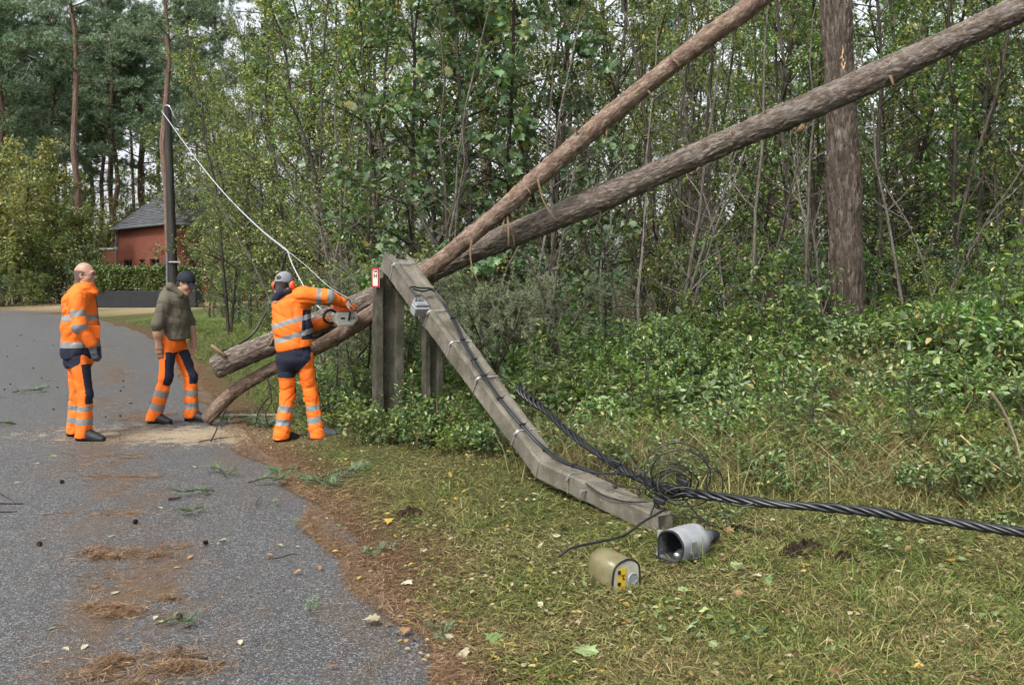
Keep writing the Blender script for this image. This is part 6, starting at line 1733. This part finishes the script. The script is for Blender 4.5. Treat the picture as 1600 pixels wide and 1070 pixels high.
def sph(mb, c, r, n=10, sq=(1, 1, 1), ax=None):
    th = np.linspace(0, PI, n); ph = np.linspace(0, 2 * PI, n * 2, endpoint=False)
    ax = np.eye(3) if ax is None else ax
    S = np.array([[(math.sin(t) * math.cos(p), math.sin(t) * math.sin(p), math.cos(t)) for p in ph] for t in th[1:-1]])
    r = np.asarray(r, float) * np.asarray(sq, float)
    loft(mb, np.asarray(c, float) + (S * r) @ ax); return mb
def hand(f, wrist, d, palm_n, side_, curl=.5, k=.010, s=1.0, thumb=1.0):
    """palm, four fingers of different lengths with knuckle bends, a thumb from the palm's side"""
    d = nrm(d); pn = nrm(palm_n - d * (palm_n @ d)); sd = np.cross(d, pn) * side_     # sd points to the thumb
    kn = wrist + d * .088 * s
    f.cap(wrist - d * .02, wrist + d * .02, .026 * s, .026 * s, .02, sd, 1.25)
    f.cap(wrist + d * .025 * s, wrist + d * .07 * s, .020 * s, .019 * s, .02, sd, 1.9)
    for i, (o, l) in enumerate(((.027, .072), (.009, .080), (-.009, .075), (-.026, .060))):
        b = kn + sd * o * s - d * .004; c1 = curl * (1 + .06 * i); r = (.0098, .010, .0096, .0088)[i] * s
        dirn = d; p = b - d * .02
        for j, fr in enumerate((.45, .32, .26)):
            ang = c1 * (.55, 1.0, .75)[j]
            dirn = nrm(dirn * math.cos(ang) + np.cross(np.cross(dirn, pn), dirn) * math.sin(ang)) if ang else dirn
            q = (b if j == 0 else p) + dirn * l * fr * s
            f.cap(b if j == 0 else p, q, r * (1 - .08 * j), r * (1 - .08 * (j + 1)), .006); p = q
    tb = wrist + d * .03 * s + sd * .024 * s; t1 = tb + nrm(d * .7 + sd * .6 * thumb + pn * .45) * .042 * s; t2 = t1 + nrm(d * .85 + sd * .1 + pn * .5) * .034 * s
    f.cap(wrist + d * .02 * s, tb, .018 * s, .0155 * s, .012); f.cap(tb, t1, .0135 * s, .0115 * s, .010); f.cap(t1, t2, .0112 * s, .0095 * s, .006)
def boot(parent, ankle, yaw, pitch=0.0, l=.285, mat_=M_BOOT, roll=0.0):
    """a work boot: shaft, vamp with toe cap, heel and sole"""
    A = axes(yaw, pitch, roll); fd, lf, up_ = A
    f = Field(ankle - .28, ankle + .30, .009)
    heel = ankle - up_ * .075 - fd * .045; toe = heel + fd * (l - .075)
    f.cap(ankle + up_ * .03, ankle - up_ * .03, .052, .053, .02, fd, 1.12); f.cap(heel + up_ * .012, heel + fd * .06 + up_ * .02, .040, .046, .03)
    f.cap(heel + fd * .08 + up_ * .03, toe + up_ * .0, .050, .040, .03, lf, 1.06); f.cap(ankle - up_ * .01 + fd * .02, toe - fd * .05 + up_ * .015, .052, .040, .03)
    zb = float(((heel - up_ * .022) @ up_))
    f.keep(lambda p: zb - (p @ up_))
    o = emit(f, 'boot', parent, [mat_])
    out = []
    for t_ in np.linspace(0, 2 * PI, 26, endpoint=False):
        cx_, cy_ = math.cos(t_), math.sin(t_)
        out.append(heel + fd * ((l - .06) / 2 + cx_ * (l / 2 + .012)) + lf * cy_ * (.043 + .010 * max(cx_, -.3)) * (1 if abs(cx_) < .75 else 1.0) - up_ * .022)
    out = np.array(out); mb = MB(); loft(mb, np.array([out * 1 - up_ * .018, out + up_ * .006])); mb.build('sole', M_SOLE, o)
    return o

def leg_end(leg, dz=0.0):
    """where the shin meets the boot"""
    a, b, c = leg; t = (c[2] - .10 - dz) / (b[2] - c[2]); p = c + (c - b) * t
    return np.array([p[0], p[1], .113 + dz])
class Man:
    def __init__(self, name, px0, py0, d, label, cat='person'):
        self.px0, self.py0, self.d = px0, py0, d
        self.o = P(px0, py0, d); self.k = d / F_PX
        self.root = empty(name, self.o, 0, label, cat)
    def J(self, px, py, dy=0.0):
        """joint in metres from the root, seen at (px,py), dy metres beyond the root's depth"""
        return P(px, py, self.d + dy) - self.o

# ---- first man: standing in profile, bald, orange jacket
m = Man('person', 134, 688, 8.62, 'bald person standing in profile in an orange jacket and orange trousers with reflective bands')
J = m.J
hc = J(133, 430.5, 0); hA_ = axes(0.12, .0)
skin = Field((-.5, -.5, -.05), (.5, .5, 1.90), .0085)
head_skin(skin, hc, hA_, .90)
skin.cap(J(125, 470), J(126, 545), .13, .12, .05, (0, 1, 0), 1.3); skin.cap(J(124, 548), J(124, 560), .12, .12, .05, (0, 1, 0), 1.3)
legs = {'r': (J(124, 560, -.10), J(133, 617, -.12), J(131, 672, -.13)), 'l': (J(120, 560, .10), J(121, 617, .11), J(117, 668, .10))}
arms = {'r': (J(121, 466, -.20), J(124, 510, -.26), J(143, 536, -.20)), 'l': (J(127, 466, .20), J(134, 510, .24), J(148, 536, .16))}
for s_ in 'rl':
    skin.cap(legs[s_][0], legs[s_][1], .075, .055, .04); skin.cap(legs[s_][1], legs[s_][2], .052, .04, .03)
    skin.cap(arms[s_][0], arms[s_][1], .05, .042, .03); skin.cap(arms[s_][1], arms[s_][2], .04, .03, .03)
def head_pick(c, A, s, lipc=True):
    lp = c + (np.array([.092, 0, -.062]) * s) @ A
    def pk(p):
        mi = np.zeros(len(p), int); q = (p - lp) @ A.T
        mi[(np.abs(q[:, 1]) < .024) & (np.abs(q[:, 2]) < .0075) & (q[:, 0] > -.012)] = 1
        return mi
    return pk
emit(skin, 'body', m.root, [M_SKIN, M_LIP], head_pick(hc, hA_, .9), ('lips',))
head_extras(m.root, hc, hA_, .90, brow=M_GREYHAIR)
hf = Field(hc - .16, hc + .16, .006)
hf.ell(hc + (np.array([-.012, 0, .035]) * .9) @ hA_, np.array([.1055, .0835, .1135]) * .9, hA_, .01); hf.cap(hc + (np.array([-.03, 0, -.04]) * .9) @ hA_, hc + (np.array([-.05, 0, -.09]) * .9) @ hA_, .061, .056, .03)
def fringe(p):
    q = (p - hc) @ hA_.T
    return np.maximum.reduce([q[..., 2] - .052 + .35 * np.maximum(q[..., 0] + .02, 0), -.085 - q[..., 2], q[..., 0] - .012 - .25 * (q[..., 2] + .0)])
hf.keep(fringe); hf.folds(.0012, 3, 200, 400)
emit(hf, 'hair', m.root, [M_GREYHAIR])
# glasses
mb = MB(); A = hA_
for sg_ in (-1, 1):
    c = hc + (np.array([.108, sg_ * .033, .008]) * .9) @ A
    ring = [c + A[1] * math.cos(t) * .021 + A[2] * math.sin(t) * .014 for t in np.linspace(0, 2 * PI, 17)]
    tube(mb, ring, .0022, 5, cap=False); tube(mb, [c + A[1] * sg_ * .021, hc + (np.array([.04, sg_ * .082, .012]) * .9) @ A, hc + (np.array([-.02, sg_ * .084, .006]) * .9) @ A], .002, 5)
tube(mb, [hc + (np.array([.112, -.010, .010]) * .9) @ A, hc + (np.array([.112, .010, .010]) * .9) @ A], .0022, 5); mb.build('glasses', M_BLACKP, m.root)
# jacket
jk = Field((-.5, -.55, .70), (.5, .55, 1.68), .010)
jk.cap(J(124, 473), J(126, 512), .143, .156, .05, (0, 1, 0), 1.28, 'torso'); jk.cap(J(126, 512), J(126, 545), .158, .160, .05, (0, 1, 0), 1.16, 'torso'); jk.cap(J(125, 540), J(123, 552), .158, .156, .05, (0, 1, 0), 1.18, 'torso')
jk.cap(J(123, 463, -.15), J(127, 463, .15), .085, .085, .06, tag='torso'); jk.cap(J(125, 465), J(130, 452), .098, .090, .04, (0, 1, 0), 1.08, 'torso'); jk.cap(J(129, 452), J(133, 447), .088, .084, .02, (0, 1, 0), 1.02, 'torso')
jk.cap(J(140, 450), J(149, 458), .04, .03, .03, (0, 1, 0), 2.0, 'torso')
for s_ in 'rl':
    a, b, c = arms[s_]; jk.cap(a, b, .080, .068, .045, tag='arm' + s_); jk.cap(b, c, .066, .054, .03, tag='arm' + s_)
jk.folds(.0065, 11, 34, 90)
zt1 = 688; 
def zpx(py): return m.o[2] * 0 + (EYE - (py - HZ) / F_PX * m.d) - m.o[2]
jk.keep(lambda p: (zpx(559)) - p[..., 2])
colc = J(131, 440)
def coll(p):      # slanted neck opening
    q = p - colc; return q[..., 2] + .38 * q[..., 0] - .02
jk.keep(coll)
jk.ell(J(133, 440), (.068, .068, .06), None, .01, op='s')
def jpick(p):
    mi = np.zeros(len(p), int); z = p[:, 2]
    dt = np.full(len(p), 9.0); arm_t = np.zeros(len(p)); isarm = np.zeros(len(p), bool)
    tors = np.min([fn(p) for t, fn, a, b in jk.prims if t == 'torso'], axis=0)
    for s_ in 'rl':
        a, b, c = arms[s_]
        t1, d1 = seg_t(p, a, b); t2, d2 = seg_t(p, b, c); dd = np.minimum(d1 - .08, d2 - .066)
        nearer = (dd < tors - .004) & (dd < dt); tt = np.where(d1 < d2, np.clip(t1, 0, 1), 1 + np.clip(t2, 0, 1))
        arm_t[nearer] = tt[nearer]; isarm |= nearer; dt[nearer] = dd[nearer]
    ta = ~isarm
    mi[ta & (z < zpx(541))] = 2
    mi[ta & (z >= zpx(541)) & (z < zpx(532))] = 1; mi[ta & (z < zpx(492)) & (z > zpx(500.5))] = 1
    band = isarm & (((arm_t > .46) & (arm_t < .70)) | ((arm_t > .98) & (arm_t < 1.22)))
    mi[band] = 1
    return mi
jo = emit(jk, 'jacket', m.root, [M_ORANGE, M_REFLECT, M_NAVY], jpick, ('reflective_band', 'navy_hem'))
mb = MB(); tube(mb, spline([J(149, 459, -.03), J(152, 480, -.02), J(153.5, 500, -.02), J(153, 530, -.02)], 5), .004, 5); mb.build('zip', M_NAVY, jo)
for (px, py, dy, w_, h_) in ((147, 519, -.155, .05, .065),):
    mb = MB(); cbox(mb, J(px, py, dy), (w_, .012, h_), axes(.7)[[0, 1, 2]], .3); mb.build('pocket', M_ORANGE, jo, smooth=False)
gl = Field((-.35, -.5, .70), (.35, .5, 1.15), .0075)
for s_, dn in (('r', (.16, 0, -1)), ('l', (.2, 0, -1))):
    a, b, c = arms[s_]; gl.cap(c - nrm(c - b) * .03, c + nrm(c - b) * .02, .043, .040, .02)
    hand(gl, c + np.array([.012, 0, -.02]), np.array(dn, float), np.array([.25, .9 if s_ == 'r' else -.9, 0]), 1 if s_ == 'l' else -1, .45, s=1.08)
emit(gl, 'glove', m.root, [M_GREYGLOVE], split=True)
# trousers
def trousers(m, legs, waist, seed, name='trousers', hem=None, fat=.93, pick=None, sub=(), extra=None, low=-.02):
    tr = Field((-.65, -.55, low), (.65, .55, 1.12), .010)
    (w0, w1, wr) = waist
    tr.cap(w0, w1, wr, wr * 1.02, .04, (0, 1, 0) if extra is None else extra[0], 1.12 if extra is None else extra[1], 'hip')
    for s_ in legs:
        a, b, c = legs[s_]
        tr.cap(a, b, .098 * fat, .076 * fat, .045, tag='leg' + s_); tr.cap(b, c + nrm(c - b) * .13, .074 * fat, .086 * fat, .03, tag='leg' + s_)
    tr.folds(.0075, seed, 34, 90, lambda p: .45 + .75 * np.exp(-((p[..., 2] - .46) / .16) ** 2) + .6 * np.exp(-((p[..., 2] - .12) / .08) ** 2))
    return tr
tr = trousers(m, legs, (J(123, 556), J(123, 562), .135), 21)
tr.keep(lambda p: .052 - p[..., 2])
def legs_pick(legs, bands, front, seat_z, knee=True, fr=(.25, 1.32), fmin=.62, seat=None):
    def pk(p):
        mi = np.zeros(len(p), int); best = np.full(len(p), 9.0); tt = np.zeros(len(p)); off = np.zeros((len(p), 3))
        for s_ in legs:
            a, b, c = legs[s_]
            t1, d1 = seg_t(p, a, b); t2, d2 = seg_t(p, b, c)
            d = np.minimum(d1, d2); q = d < best
            up_ = d1 <= d2
            t = np.where(up_, t1, 1 + np.clip(t2, 0, 1)); base_p = np.where(up_[:, None], a + np.clip(t1, 0, 1)[:, None] * (b - a), b + np.clip(t2, 0, 1)[:, None] * (c - b))
            tt[q] = t[q]; off[q] = (p - base_p)[q]; best[q] = d[q]
        o = nrm(off)
        for lo_, hi_ in bands: mi[(tt > lo_) & (tt < hi_)] = 1
        mi[(mi == 0) & (tt > fr[0]) & (tt < fr[1]) & ((o @ nrm(front)) > fmin)] = 2
        if seat is not None: mi[seat(p)] = 2
        return mi
    return pk
seat1 = lambda p: (p[:, 2] > zpx(574) + .6 * np.maximum(p[:, 0] + .06, 0)) & (p[:, 0] < .035)
emit(tr, 'trousers', m.root, [M_ORANGE, M_REFLECT, M_NAVY], legs_pick(legs, ((1.30, 1.46), (1.66, 1.84)), np.array([1, -.15, 0]), 0, seat=seat1, fr=(.18, 1.24)), ('reflective_band', 'navy_panel'))
boot(m.root, leg_end(legs['r']), -.05, 0, .30); boot(m.root, leg_end(legs['l']), .0, 0, .29)

# ---- second man: walking, khaki hoodie, dark cap
m2 = Man('person', 268, 661, 9.62, 'person in a khaki hoodie and dark cap walking towards the logs with head bowed')
J = m2.J
hc = J(290, 443.5, -.02); hA_ = axes(-.18, .34)
arms = {'r': (J(257, 474, -.18), J(246, 507, -.24), J(248, 540, -.20)), 'l': (J(284, 474, .17), J(296, 503, .24), J(302, 532, .20))}
legs = {'r': (J(262, 535, -.09), J(260, 588, -.10), J(242, 648, -.12)), 'l': (J(276, 535, .09), J(298, 588, .08), J(299, 646, .06))}
skin = Field((-.5, -.5, -.05), (.5, .5, 1.85), .0080)
head_skin(skin, hc, hA_, .90)
skin.cap(hc + (np.array([-.03, 0, -.09])) @ hA_, J(272, 462), .056, .075, .04)
skin.cap(J(271, 470), J(270, 525), .12, .11, .05, (0, 1, 0), 1.35)
for s_ in 'rl':
    a, b, c = arms[s_]; skin.cap(a, b, .05, .045, .03); skin.cap(b, b + (c - b) * .45, .047, .047, .03); skin.cap(b + (c - b) * .4, c, .047, .031, .03)
    hand(skin, c, nrm(c - b) * np.array([.3, 1, 1]) + np.array([.0, 0, -.2]), np.array([.2, 1.0 if s_ == 'r' else -1.0, 0]), 1 if s_ == 'l' else -1, .42, s=1.05)
    a, b, c = legs[s_]; skin.cap(a, b, .075, .055, .04); skin.cap(b, c, .052, .04, .03)
emit(skin, 'body', m2.root, [M_SKIN, M_LIP], head_pick(hc, hA_, .9), ('lips',))
head_extras(m2.root, hc, hA_, .90)
hf = Field(hc - .16, hc + .16, .006)
hf.ell(hc + (np.array([-.012, 0, .035]) * .9) @ hA_, np.array([.105, .083, .112]) * .9, hA_, .01); hf.cap(hc + (np.array([-.03, 0, -.04]) * .9) @ hA_, hc + (np.array([-.05, 0, -.09]) * .9) @ hA_, .060, .054, .03)
hf.keep(lambda p: np.maximum.reduce([((p - hc) @ hA_.T)[..., 2] - .05, -.075 - ((p - hc) @ hA_.T)[..., 2], ((p - hc) @ hA_.T)[..., 0] - .005])); hf.folds(.001, 4, 200, 400)
emit(hf, 'hair', m2.root, [M_HAIR])
def cap_hat(root, hc, A, mat_, s=.92, backwards=False, gap=False):
    cf = Field(hc - .24, hc + .24, .007)
    cf.ell(hc + (np.array([-.008, 0, .042]) * s) @ A, np.array([.116, .094, .112]) * s, A, .01)
    cf.keep(lambda p: .020 + .14 * ((p - hc) @ A.T)[..., 0] - ((p - hc) @ A.T)[..., 2])
    if gap:
        q = hc + (np.array([-.11, 0, .05]) * s) @ A; cf.ell(q, (.03, .032, .02), A, .006, op='s')
    o = emit(cf, 'cap', root, [mat_])
    S = []
    for u in np.linspace(0, 1, 7):
        row = []
        for v in np.linspace(-1, 1, 11):
            x = .085 + u * (.088 - .028 * v * v); y = v * .075 * (1 - .12 * u); z = .040 - .012 * v * v * (1 + u) - .028 * u
            x -= .03 * v * v
            row.append(hc + (np.array([x if not backwards else -x, y, z]) * s) @ A)
        S.append(row)
    S = np.array(S); th_ = A[2] * .005
    mb = MB(); loft(mb, S, cap=False, closed=False); loft(mb, S[::-1] - th_, cap=False, closed=False)
    edge = np.vstack([S[0], S[1:, -1], S[-1, ::-1][1:], S[::-1, 0][1:]]); tube(mb, edge - th_ / 2, .004, 5, cap=False)
    mb.build('brim', mat_, o, smooth=True)
    mb = MB(); sph(mb, hc + (np.array([-.008, 0, .155]) * s) @ A, .008); mb.build('button', mat_, o)
    return o
cap_hat(m2.root, hc, hA_, M_CAPNAVY)
mb = MB(); A = hA_
for sg_ in (-1, 1):
    c = hc + (np.array([.106, sg_ * .033, .008]) * .9) @ A
    tube(mb, [c + A[1] * math.cos(t) * .020 + A[2] * math.sin(t) * .013 for t in np.linspace(0, 2 * PI, 17)], .002, 5, cap=False); tube(mb, [c + A[1] * sg_ * .02, hc + (np.array([.04, sg_ * .082, .012]) * .9) @ A, hc + (np.array([-.01, sg_ * .084, .006]) * .9) @ A], .002, 5)
mb.build('glasses', M_BLACKP, m2.root)
jk = Field((-.5, -.55, .62), (.5, .55, 1.68), .010)
jk.cap(J(272, 474), J(274, 500), .130, .136, .05, (0, 1, 0), 1.36, 'torso'); jk.cap(J(274, 500), J(277, 530), .136, .135, .05, (0, 1, 0), 1.28, 'torso')
jk.cap(J(259, 470, -.12), J(284, 470, .12), .075, .075, .06, tag='torso'); jk.cap(J(268, 466), J(274, 456), .10, .085, .05, (0, 1, 0), 1.1, 'torso')
# hood gathered behind the neck
jk.cap(J(266, 448, -.085), J(262, 452, .085), .044, .044, .03, tag='torso'); jk.cap(J(266, 448, -.085), J(284, 461, -.07), .040, .028, .025, tag='torso'); jk.cap(J(262, 452, .085), J(286, 461, .06), .040, .028, .025, tag='torso'); jk.cap(J(258, 462, -.04), J(258, 462, .04), .06, .06, .04, tag='torso')
for s_ in 'rl':
    a, b, c = arms[s_]; jk.cap(a, b, .074, .062, .04, tag='arm' + s_); jk.cap(b, b + (c - b) * .14, .062, .052, .03, tag='arm' + s_)
    jk.cap(b + (c - b) * .10, b + (c - b) * .13, .056, .056, .01)
jk.folds(.0045, 31, 34, 90)
zp2 = lambda py: (EYE - (py - HZ) / F_PX * m2.d) - m2.o[2]
jk.keep(lambda p: zp2(530) + .04 * p[..., 0] - p[..., 2])
jk.ell(J(279, 451), (.075, .062, .06), None, .012, op='s')
jo = emit(jk, 'hoodie', m2.root, [M_KHAKI])
tr = trousers(m2, legs, (J(268, 530), J(268, 536), .135), 41, low=-.02)
tr.keep(lambda p: .050 - p[..., 2]); tr.keep(lambda p: p[..., 2] - zp2(522))
emit(tr, 'trousers', m2.root, [M_ORANGE, M_REFLECT, M_NAVY], legs_pick(legs, ((1.36, 1.52), (1.70, 1.87)), np.array([1, -.55, .1]), 0, fr=(.28, 1.20), fmin=.60, seat=lambda p: (p[:, 0] > -.10) & (p[:, 0] < -.015) & (p[:, 1] < -.09) & (p[:, 2] > zp2(558)) & (p[:, 2] < zp2(536))), ('reflective_band', 'navy_panel'))
boot(m2.root, leg_end(legs['r']), -.15, .0, .29); boot(m2.root, leg_end(legs['l']), -.2, .0, .29)

# ---- third man: from behind, leaning over the logs with the chainsaw
m3 = Man('person', 470, 690, 8.62, 'person seen from behind in orange workwear and ear muffs, cutting the logs with a chainsaw')
J = m3.J
hc = J(444, 446, .05); hA_ = axes(1.15, .30, .0)
arms = {'r': (J(475, 462, -.02), J(513, 464, .02), J(536, 473, .14)), 'l': (J(440, 478, .20), J(478, 512, .24), J(515, 501, .20))}
legs = {'r': (J(475, 560, -.02), J(487, 618, .02), J(495, 672, -.02)), 'l': (J(446, 562, -.02), J(450, 618, .0), J(440, 678, -.08))}
skin = Field((-.5, -.5, -.05), (.62, .55, 1.75), .0080)
head_skin(skin, hc, hA_, .90, ears=False)
skin.cap(hc + (np.array([-.03, 0, -.08])) @ hA_, J(450, 472, .03), .054, .055, .04)
skin.cap(J(453, 490), J(458, 535), .08, .08, .04, (1, 0, 0), 1.3)
for s_ in 'rl':
    a, b, c = arms[s_]; skin.cap(a, b, .05, .043, .03); skin.cap(b, c, .044, .030, .03)
    a, b, c = legs[s_]; skin.cap(a, b, .075, .055, .04); skin.cap(b, c, .052, .04, .03)
hand(skin, arms['r'][2], np.array([.75, .45, -.35]), np.array([-.35, .1, -1]), -1, .95, s=1.08)
hand(skin, arms['l'][2], np.array([.95, .05, .12]), np.array([-.05, -.9, .35]), 1, 1.0, s=1.08)
emit(skin, 'body', m3.root, [M_SKIN, M_LIP], head_pick(hc, hA_, .9), ('lips',))
head_extras(m3.root, hc, hA_, .90)
hf = Field(hc - .16, hc + .16, .006)
hf.ell(hc + (np.array([-.012, 0, .035]) * .9) @ hA_, np.array([.105, .083, .112]) * .9, hA_, .01); hf.cap(hc + (np.array([-.03, 0, -.04]) * .9) @ hA_, hc + (np.array([-.05, 0, -.09]) * .9) @ hA_, .060, .054, .03)
hf.keep(lambda p: np.maximum.reduce([((p - hc) @ hA_.T)[..., 2] - .06, -.080 - ((p - hc) @ hA_.T)[..., 2], ((p - hc) @ hA_.T)[..., 0] - .005])); hf.folds(.001, 4, 200, 400)
emit(hf, 'hair', m3.root, [M_HAIR])
cap_hat(m3.root, hc, hA_, M_CAPGREY, gap=True)
A = hA_
muff = empty('ear_defenders', m3.o + hc, 0, 'orange ear defenders on a black headband over the grey cap', 'ear defenders')
for sg_ in (-1, 1):
    mb = MB(); c = (np.array([-.012, sg_ * .098, .0])) @ A
    th = np.linspace(0, 2 * PI, 18, endpoint=False)
    loft(mb, np.array([[c + A[1] * sg_ * off + (A[0] * math.cos(t) * .034 + A[2] * math.sin(t) * .044) * q for t in th] for off, q in ((-.004, .9), (.006, 1.0), (.022, .96), (.030, .75), (.033, .3))]))
    o = mb.build('ear_cup', M_MUFF, muff, smooth=True)
    mb = MB(); loft(mb, np.array([[c + A[1] * sg_ * off + (A[0] * math.cos(t) * .034 + A[2] * math.sin(t) * .044) * q for t in th] for off, q in ((-.016, .85), (-.012, 1.0), (-.003, .98))])); mb.build('cushion', M_BLACKP, o, smooth=True)
mb = MB(); tube(mb, spline([np.array([-.012, math.sin(t) * .116, .01 + math.cos(t) * .150]) @ A if False else np.array([-.012 - .0, math.sin(t) * .112, .012 + max(math.cos(t), 0) * .146]) @ A for t in np.linspace(-1.57, 1.57, 11)], 4), .006, 6); mb.build('headband', M_BLACKP, muff)
jk = Field((-.5, -.5, .72), (.62, .6, 1.60), .010)
jk.cap(J(455, 480, .03), J(457, 512, .0), .135, .135, .05, (1, .25, 0), 1.36, 'torso'); jk.cap(J(457, 512, .0), J(459, 540, -.03), .135, .135, .05, (1, .25, 0), 1.30, 'torso')
jk.cap(J(440, 470, .10), J(474, 463, -.01), .080, .085, .06, tag='torso'); jk.cap(J(452, 472, .03), J(447, 461, .04), .10, .085, .05, tag='torso')
a, b, c = arms['r']; jk.cap(a, b, .090, .072, .05, tag='armr'); jk.cap(b, c - nrm(c - b) * .02, .070, .050, .03, tag='armr')
a, b, c = arms['l']; jk.cap(a, b, .085, .070, .05, tag='arml'); jk.cap(b, c - nrm(c - b) * .03, .068, .050, .03, tag='arml')
jk.folds(.0065, 51, 32, 85)
zp3 = lambda py: (EYE - (py - HZ) / F_PX * m3.d) - m3.o[2]
jk.keep(lambda p: zp3(546) + .20 * (p[..., 0] + .08) - p[..., 2])
jk.ell(J(445, 452, .06), (.075, .075, .045), None, .01, op='s')
def jp3(p):
    mi = np.zeros(len(p), int); tors = np.min([fn(p) for t, fn, a, b in jk.prims if t == 'torso'], axis=0)
    isarm = np.zeros(len(p), bool)
    for s_ in 'rl':
        a, b, c = arms[s_]; t1, d1 = seg_t(p, a, b); t2, d2 = seg_t(p, b, c); dd = np.minimum(d1 - .08, d2 - .06)
        tt = np.where(d1 < d2, np.clip(t1, 0, 1), 1 + np.clip(t2, 0, 1)); n_ = dd < tors - .012
        mi[n_ & (((tt > .52) & (tt < .72)) | ((tt > .98) & (tt < 1.10)))] = 1; isarm |= n_
    q = p[:, 2] - .30 * p[:, 0]; z0 = zp3(546)
    up1, up2 = z0 + .155, z0 + .305
    tb = ~isarm
    flank = tb & (p[:, 0] > .035) & (p[:, 2] < zp3(484)) & (p[:, 2] > zp3(530))
    mi[flank] = 2
    mi[tb & (np.abs(q - up1) < .026)] = 1; mi[tb & (np.abs(q - up2) < .026)] = 1
    return mi
jo = emit(jk, 'jacket', m3.root, [M_ORANGE, M_REFLECT, M_NAVY], jp3, ('reflective_band', 'navy_flank'))
cf = Field(J(440, 460, .05) - .22, J(440, 460, .05) + .22, .008)
cf.cap(J(432, 466, -.03), J(438, 458, -.07), .034, .036, .03); cf.cap(J(438, 458, -.07), J(452, 455, -.05), .036, .028, .03); cf.cap(J(432, 466, -.03), J(430, 469, .08), .040, .034, .03); cf.cap(J(434, 464, -.05), J(445, 460, -.02), .045, .04, .03)
cf.folds(.003, 8, 40, 90); emit(cf, 'collar', jo, [M_NAVY])
tr = trousers(m3, legs, (J(459, 545, -.03), J(460, 558, -.03), .128), 61, extra=((1, .2, 0), 1.25), low=-.03)
tr.keep(lambda p: .045 - .0 * p[..., 0] - p[..., 2])
seat3 = lambda p: (p[:, 2] > zp3(589) + .30 * np.maximum(p[:, 0] - .0, 0) + np.where(p[:, 0] > -.01, .06 + .9 * np.maximum(p[:, 0], 0) ** 1.1, 0)) & (p[:, 0] < .115)
emit(tr, 'trousers', m3.root, [M_ORANGE, M_REFLECT, M_NAVY], legs_pick(legs, ((1.28, 1.44), (1.62, 1.80)), np.array([.8, .6, 0]), 0, fr=(.12, 1.2), fmin=.72, seat=seat3), ('reflective_band', 'navy_panel'))
boot(m3.root, leg_end(legs['r'], .03), .30, .0, .29, M_SHOEGREY); boot(m3.root, leg_end(legs['l'], -.005), .85, .0, .29, M_BOOT)

# ---- chainsaw held by the third man
M_SAWORANGE = mat_plain('saw_orange', (0.80, 0.13, 0.02), .38, .5, 0, .12, 30)
M_SAWWHITE = mat_plain('saw_pale_grey', (0.52, 0.51, 0.45), .45, .45, 0, .15, 30)
so = P(537, 493, 8.84)
saw = empty('chainsaw', so, 0, 'orange and pale grey chainsaw held against the logs', 'chainsaw')
SA = axes(.62, .06, .0)          # bar points to the right and away, into the log
X_, Y_, Z_ = SA
SCL = np.array([1.3, 1.3, 1.45])
def sp_(x, y, z): return (np.array([x, y, z]) * SCL) @ SA
mb = MB(); S = []
for y_, q in ((-.055, .86), (-.048, 1.0), (.045, 1.0), (.055, .9)):
    S.append([sp_(x * q, y_, z * q) for x, z in ((-.085, -.05), (-.06, -.075), (.06, -.07), (.095, -.035), (.10, .0), (.085, .03), (-.07, .022), (-.09, .0))])
loft(mb, np.array(S)); mb.build('engine_housing', M_SAWWHITE, saw)
mb = MB(); S = []
for y_, q in ((-.05, .85), (-.042, 1.0), (.040, 1.0), (.05, .85)):
    S.append([sp_(x * q, y_, .052 + z * q) for x, z in ((-.075, -.024), (.075, -.018), (.085, .0), (.068, .034), (.0, .042), (-.06, .036), (-.082, .012))])
loft(mb, np.array(S)); mb.build('top_cover', M_SAWORANGE, saw)
mb = MB(); tube(mb, [sp_(.02, -.050, .062), sp_(.02, -.056, .062)], .013, 14); mb.build('cover_knob', M_BLACKP, saw)
mb = MB()
for i in range(4): box(mb, sp_(.03 + .014 * i, -.056, -.012), (.0035, .003, .014), SA)
box(mb, sp_(-.03, -.0565, -.018), (.022, .002, .009), SA); mb.build('starter_vent', M_BLACKP, saw)
mb = MB(); tube(mb, spline([sp_(-.07, 0, .02), sp_(-.11, 0, .035), sp_(-.155, 0, .015), sp_(-.165, 0, -.03), sp_(-.12, 0, -.055), sp_(-.07, 0, -.05)], 5), .013, 8); mb.build('rear_handle', M_BLACKP, saw, smooth=True)
mb = MB(); tube(mb, spline([sp_(.02, -.06, -.03), sp_(.015, -.085, .03), sp_(.02, -.06, .10), sp_(.025, .0, .115), sp_(.03, .06, .095), sp_(.03, .075, .0)], 5), .0105, 8); mb.build('front_handle', M_BLACKP, saw, smooth=True)
mb = MB(); tube(mb, spline([sp_(-.13, -.02, .06), sp_(-.16, -.03, .085), sp_(-.15, -.03, .12), sp_(-.10, -.02, .13), sp_(-.07, -.01, .10)], 5), .008, 6); mb.build('hand_guard', M_BLACKP, saw, smooth=True)
mb = MB(); bar = [(.08, .026), (.36, .030), (.40, .018), (.415, 0), (.40, -.018), (.36, -.030), (.08, -.026)]
loft(mb, np.array([[sp_(x, .045 + y_, z - .03) for x, z in bar] for y_ in (-.0025, .0025)])); mb.build('guide_bar', M_STEEL, saw)
mb = MB(); ch = [(x * 1.0, z * 1.12) for x, z in bar]; tube(mb, [sp_(x, .045, z - .03) for x, z in ch + ch[:1]], .004, 5, cap=False); mb.build('chain', M_RUST, saw)
mb = MB(); cbox(mb, sp_(.10, .045, -.03), (.05, .012, .035), SA, .3); mb.build('sprocket_cover', M_BLACKP, saw)
bpy.context.view_layer.update()
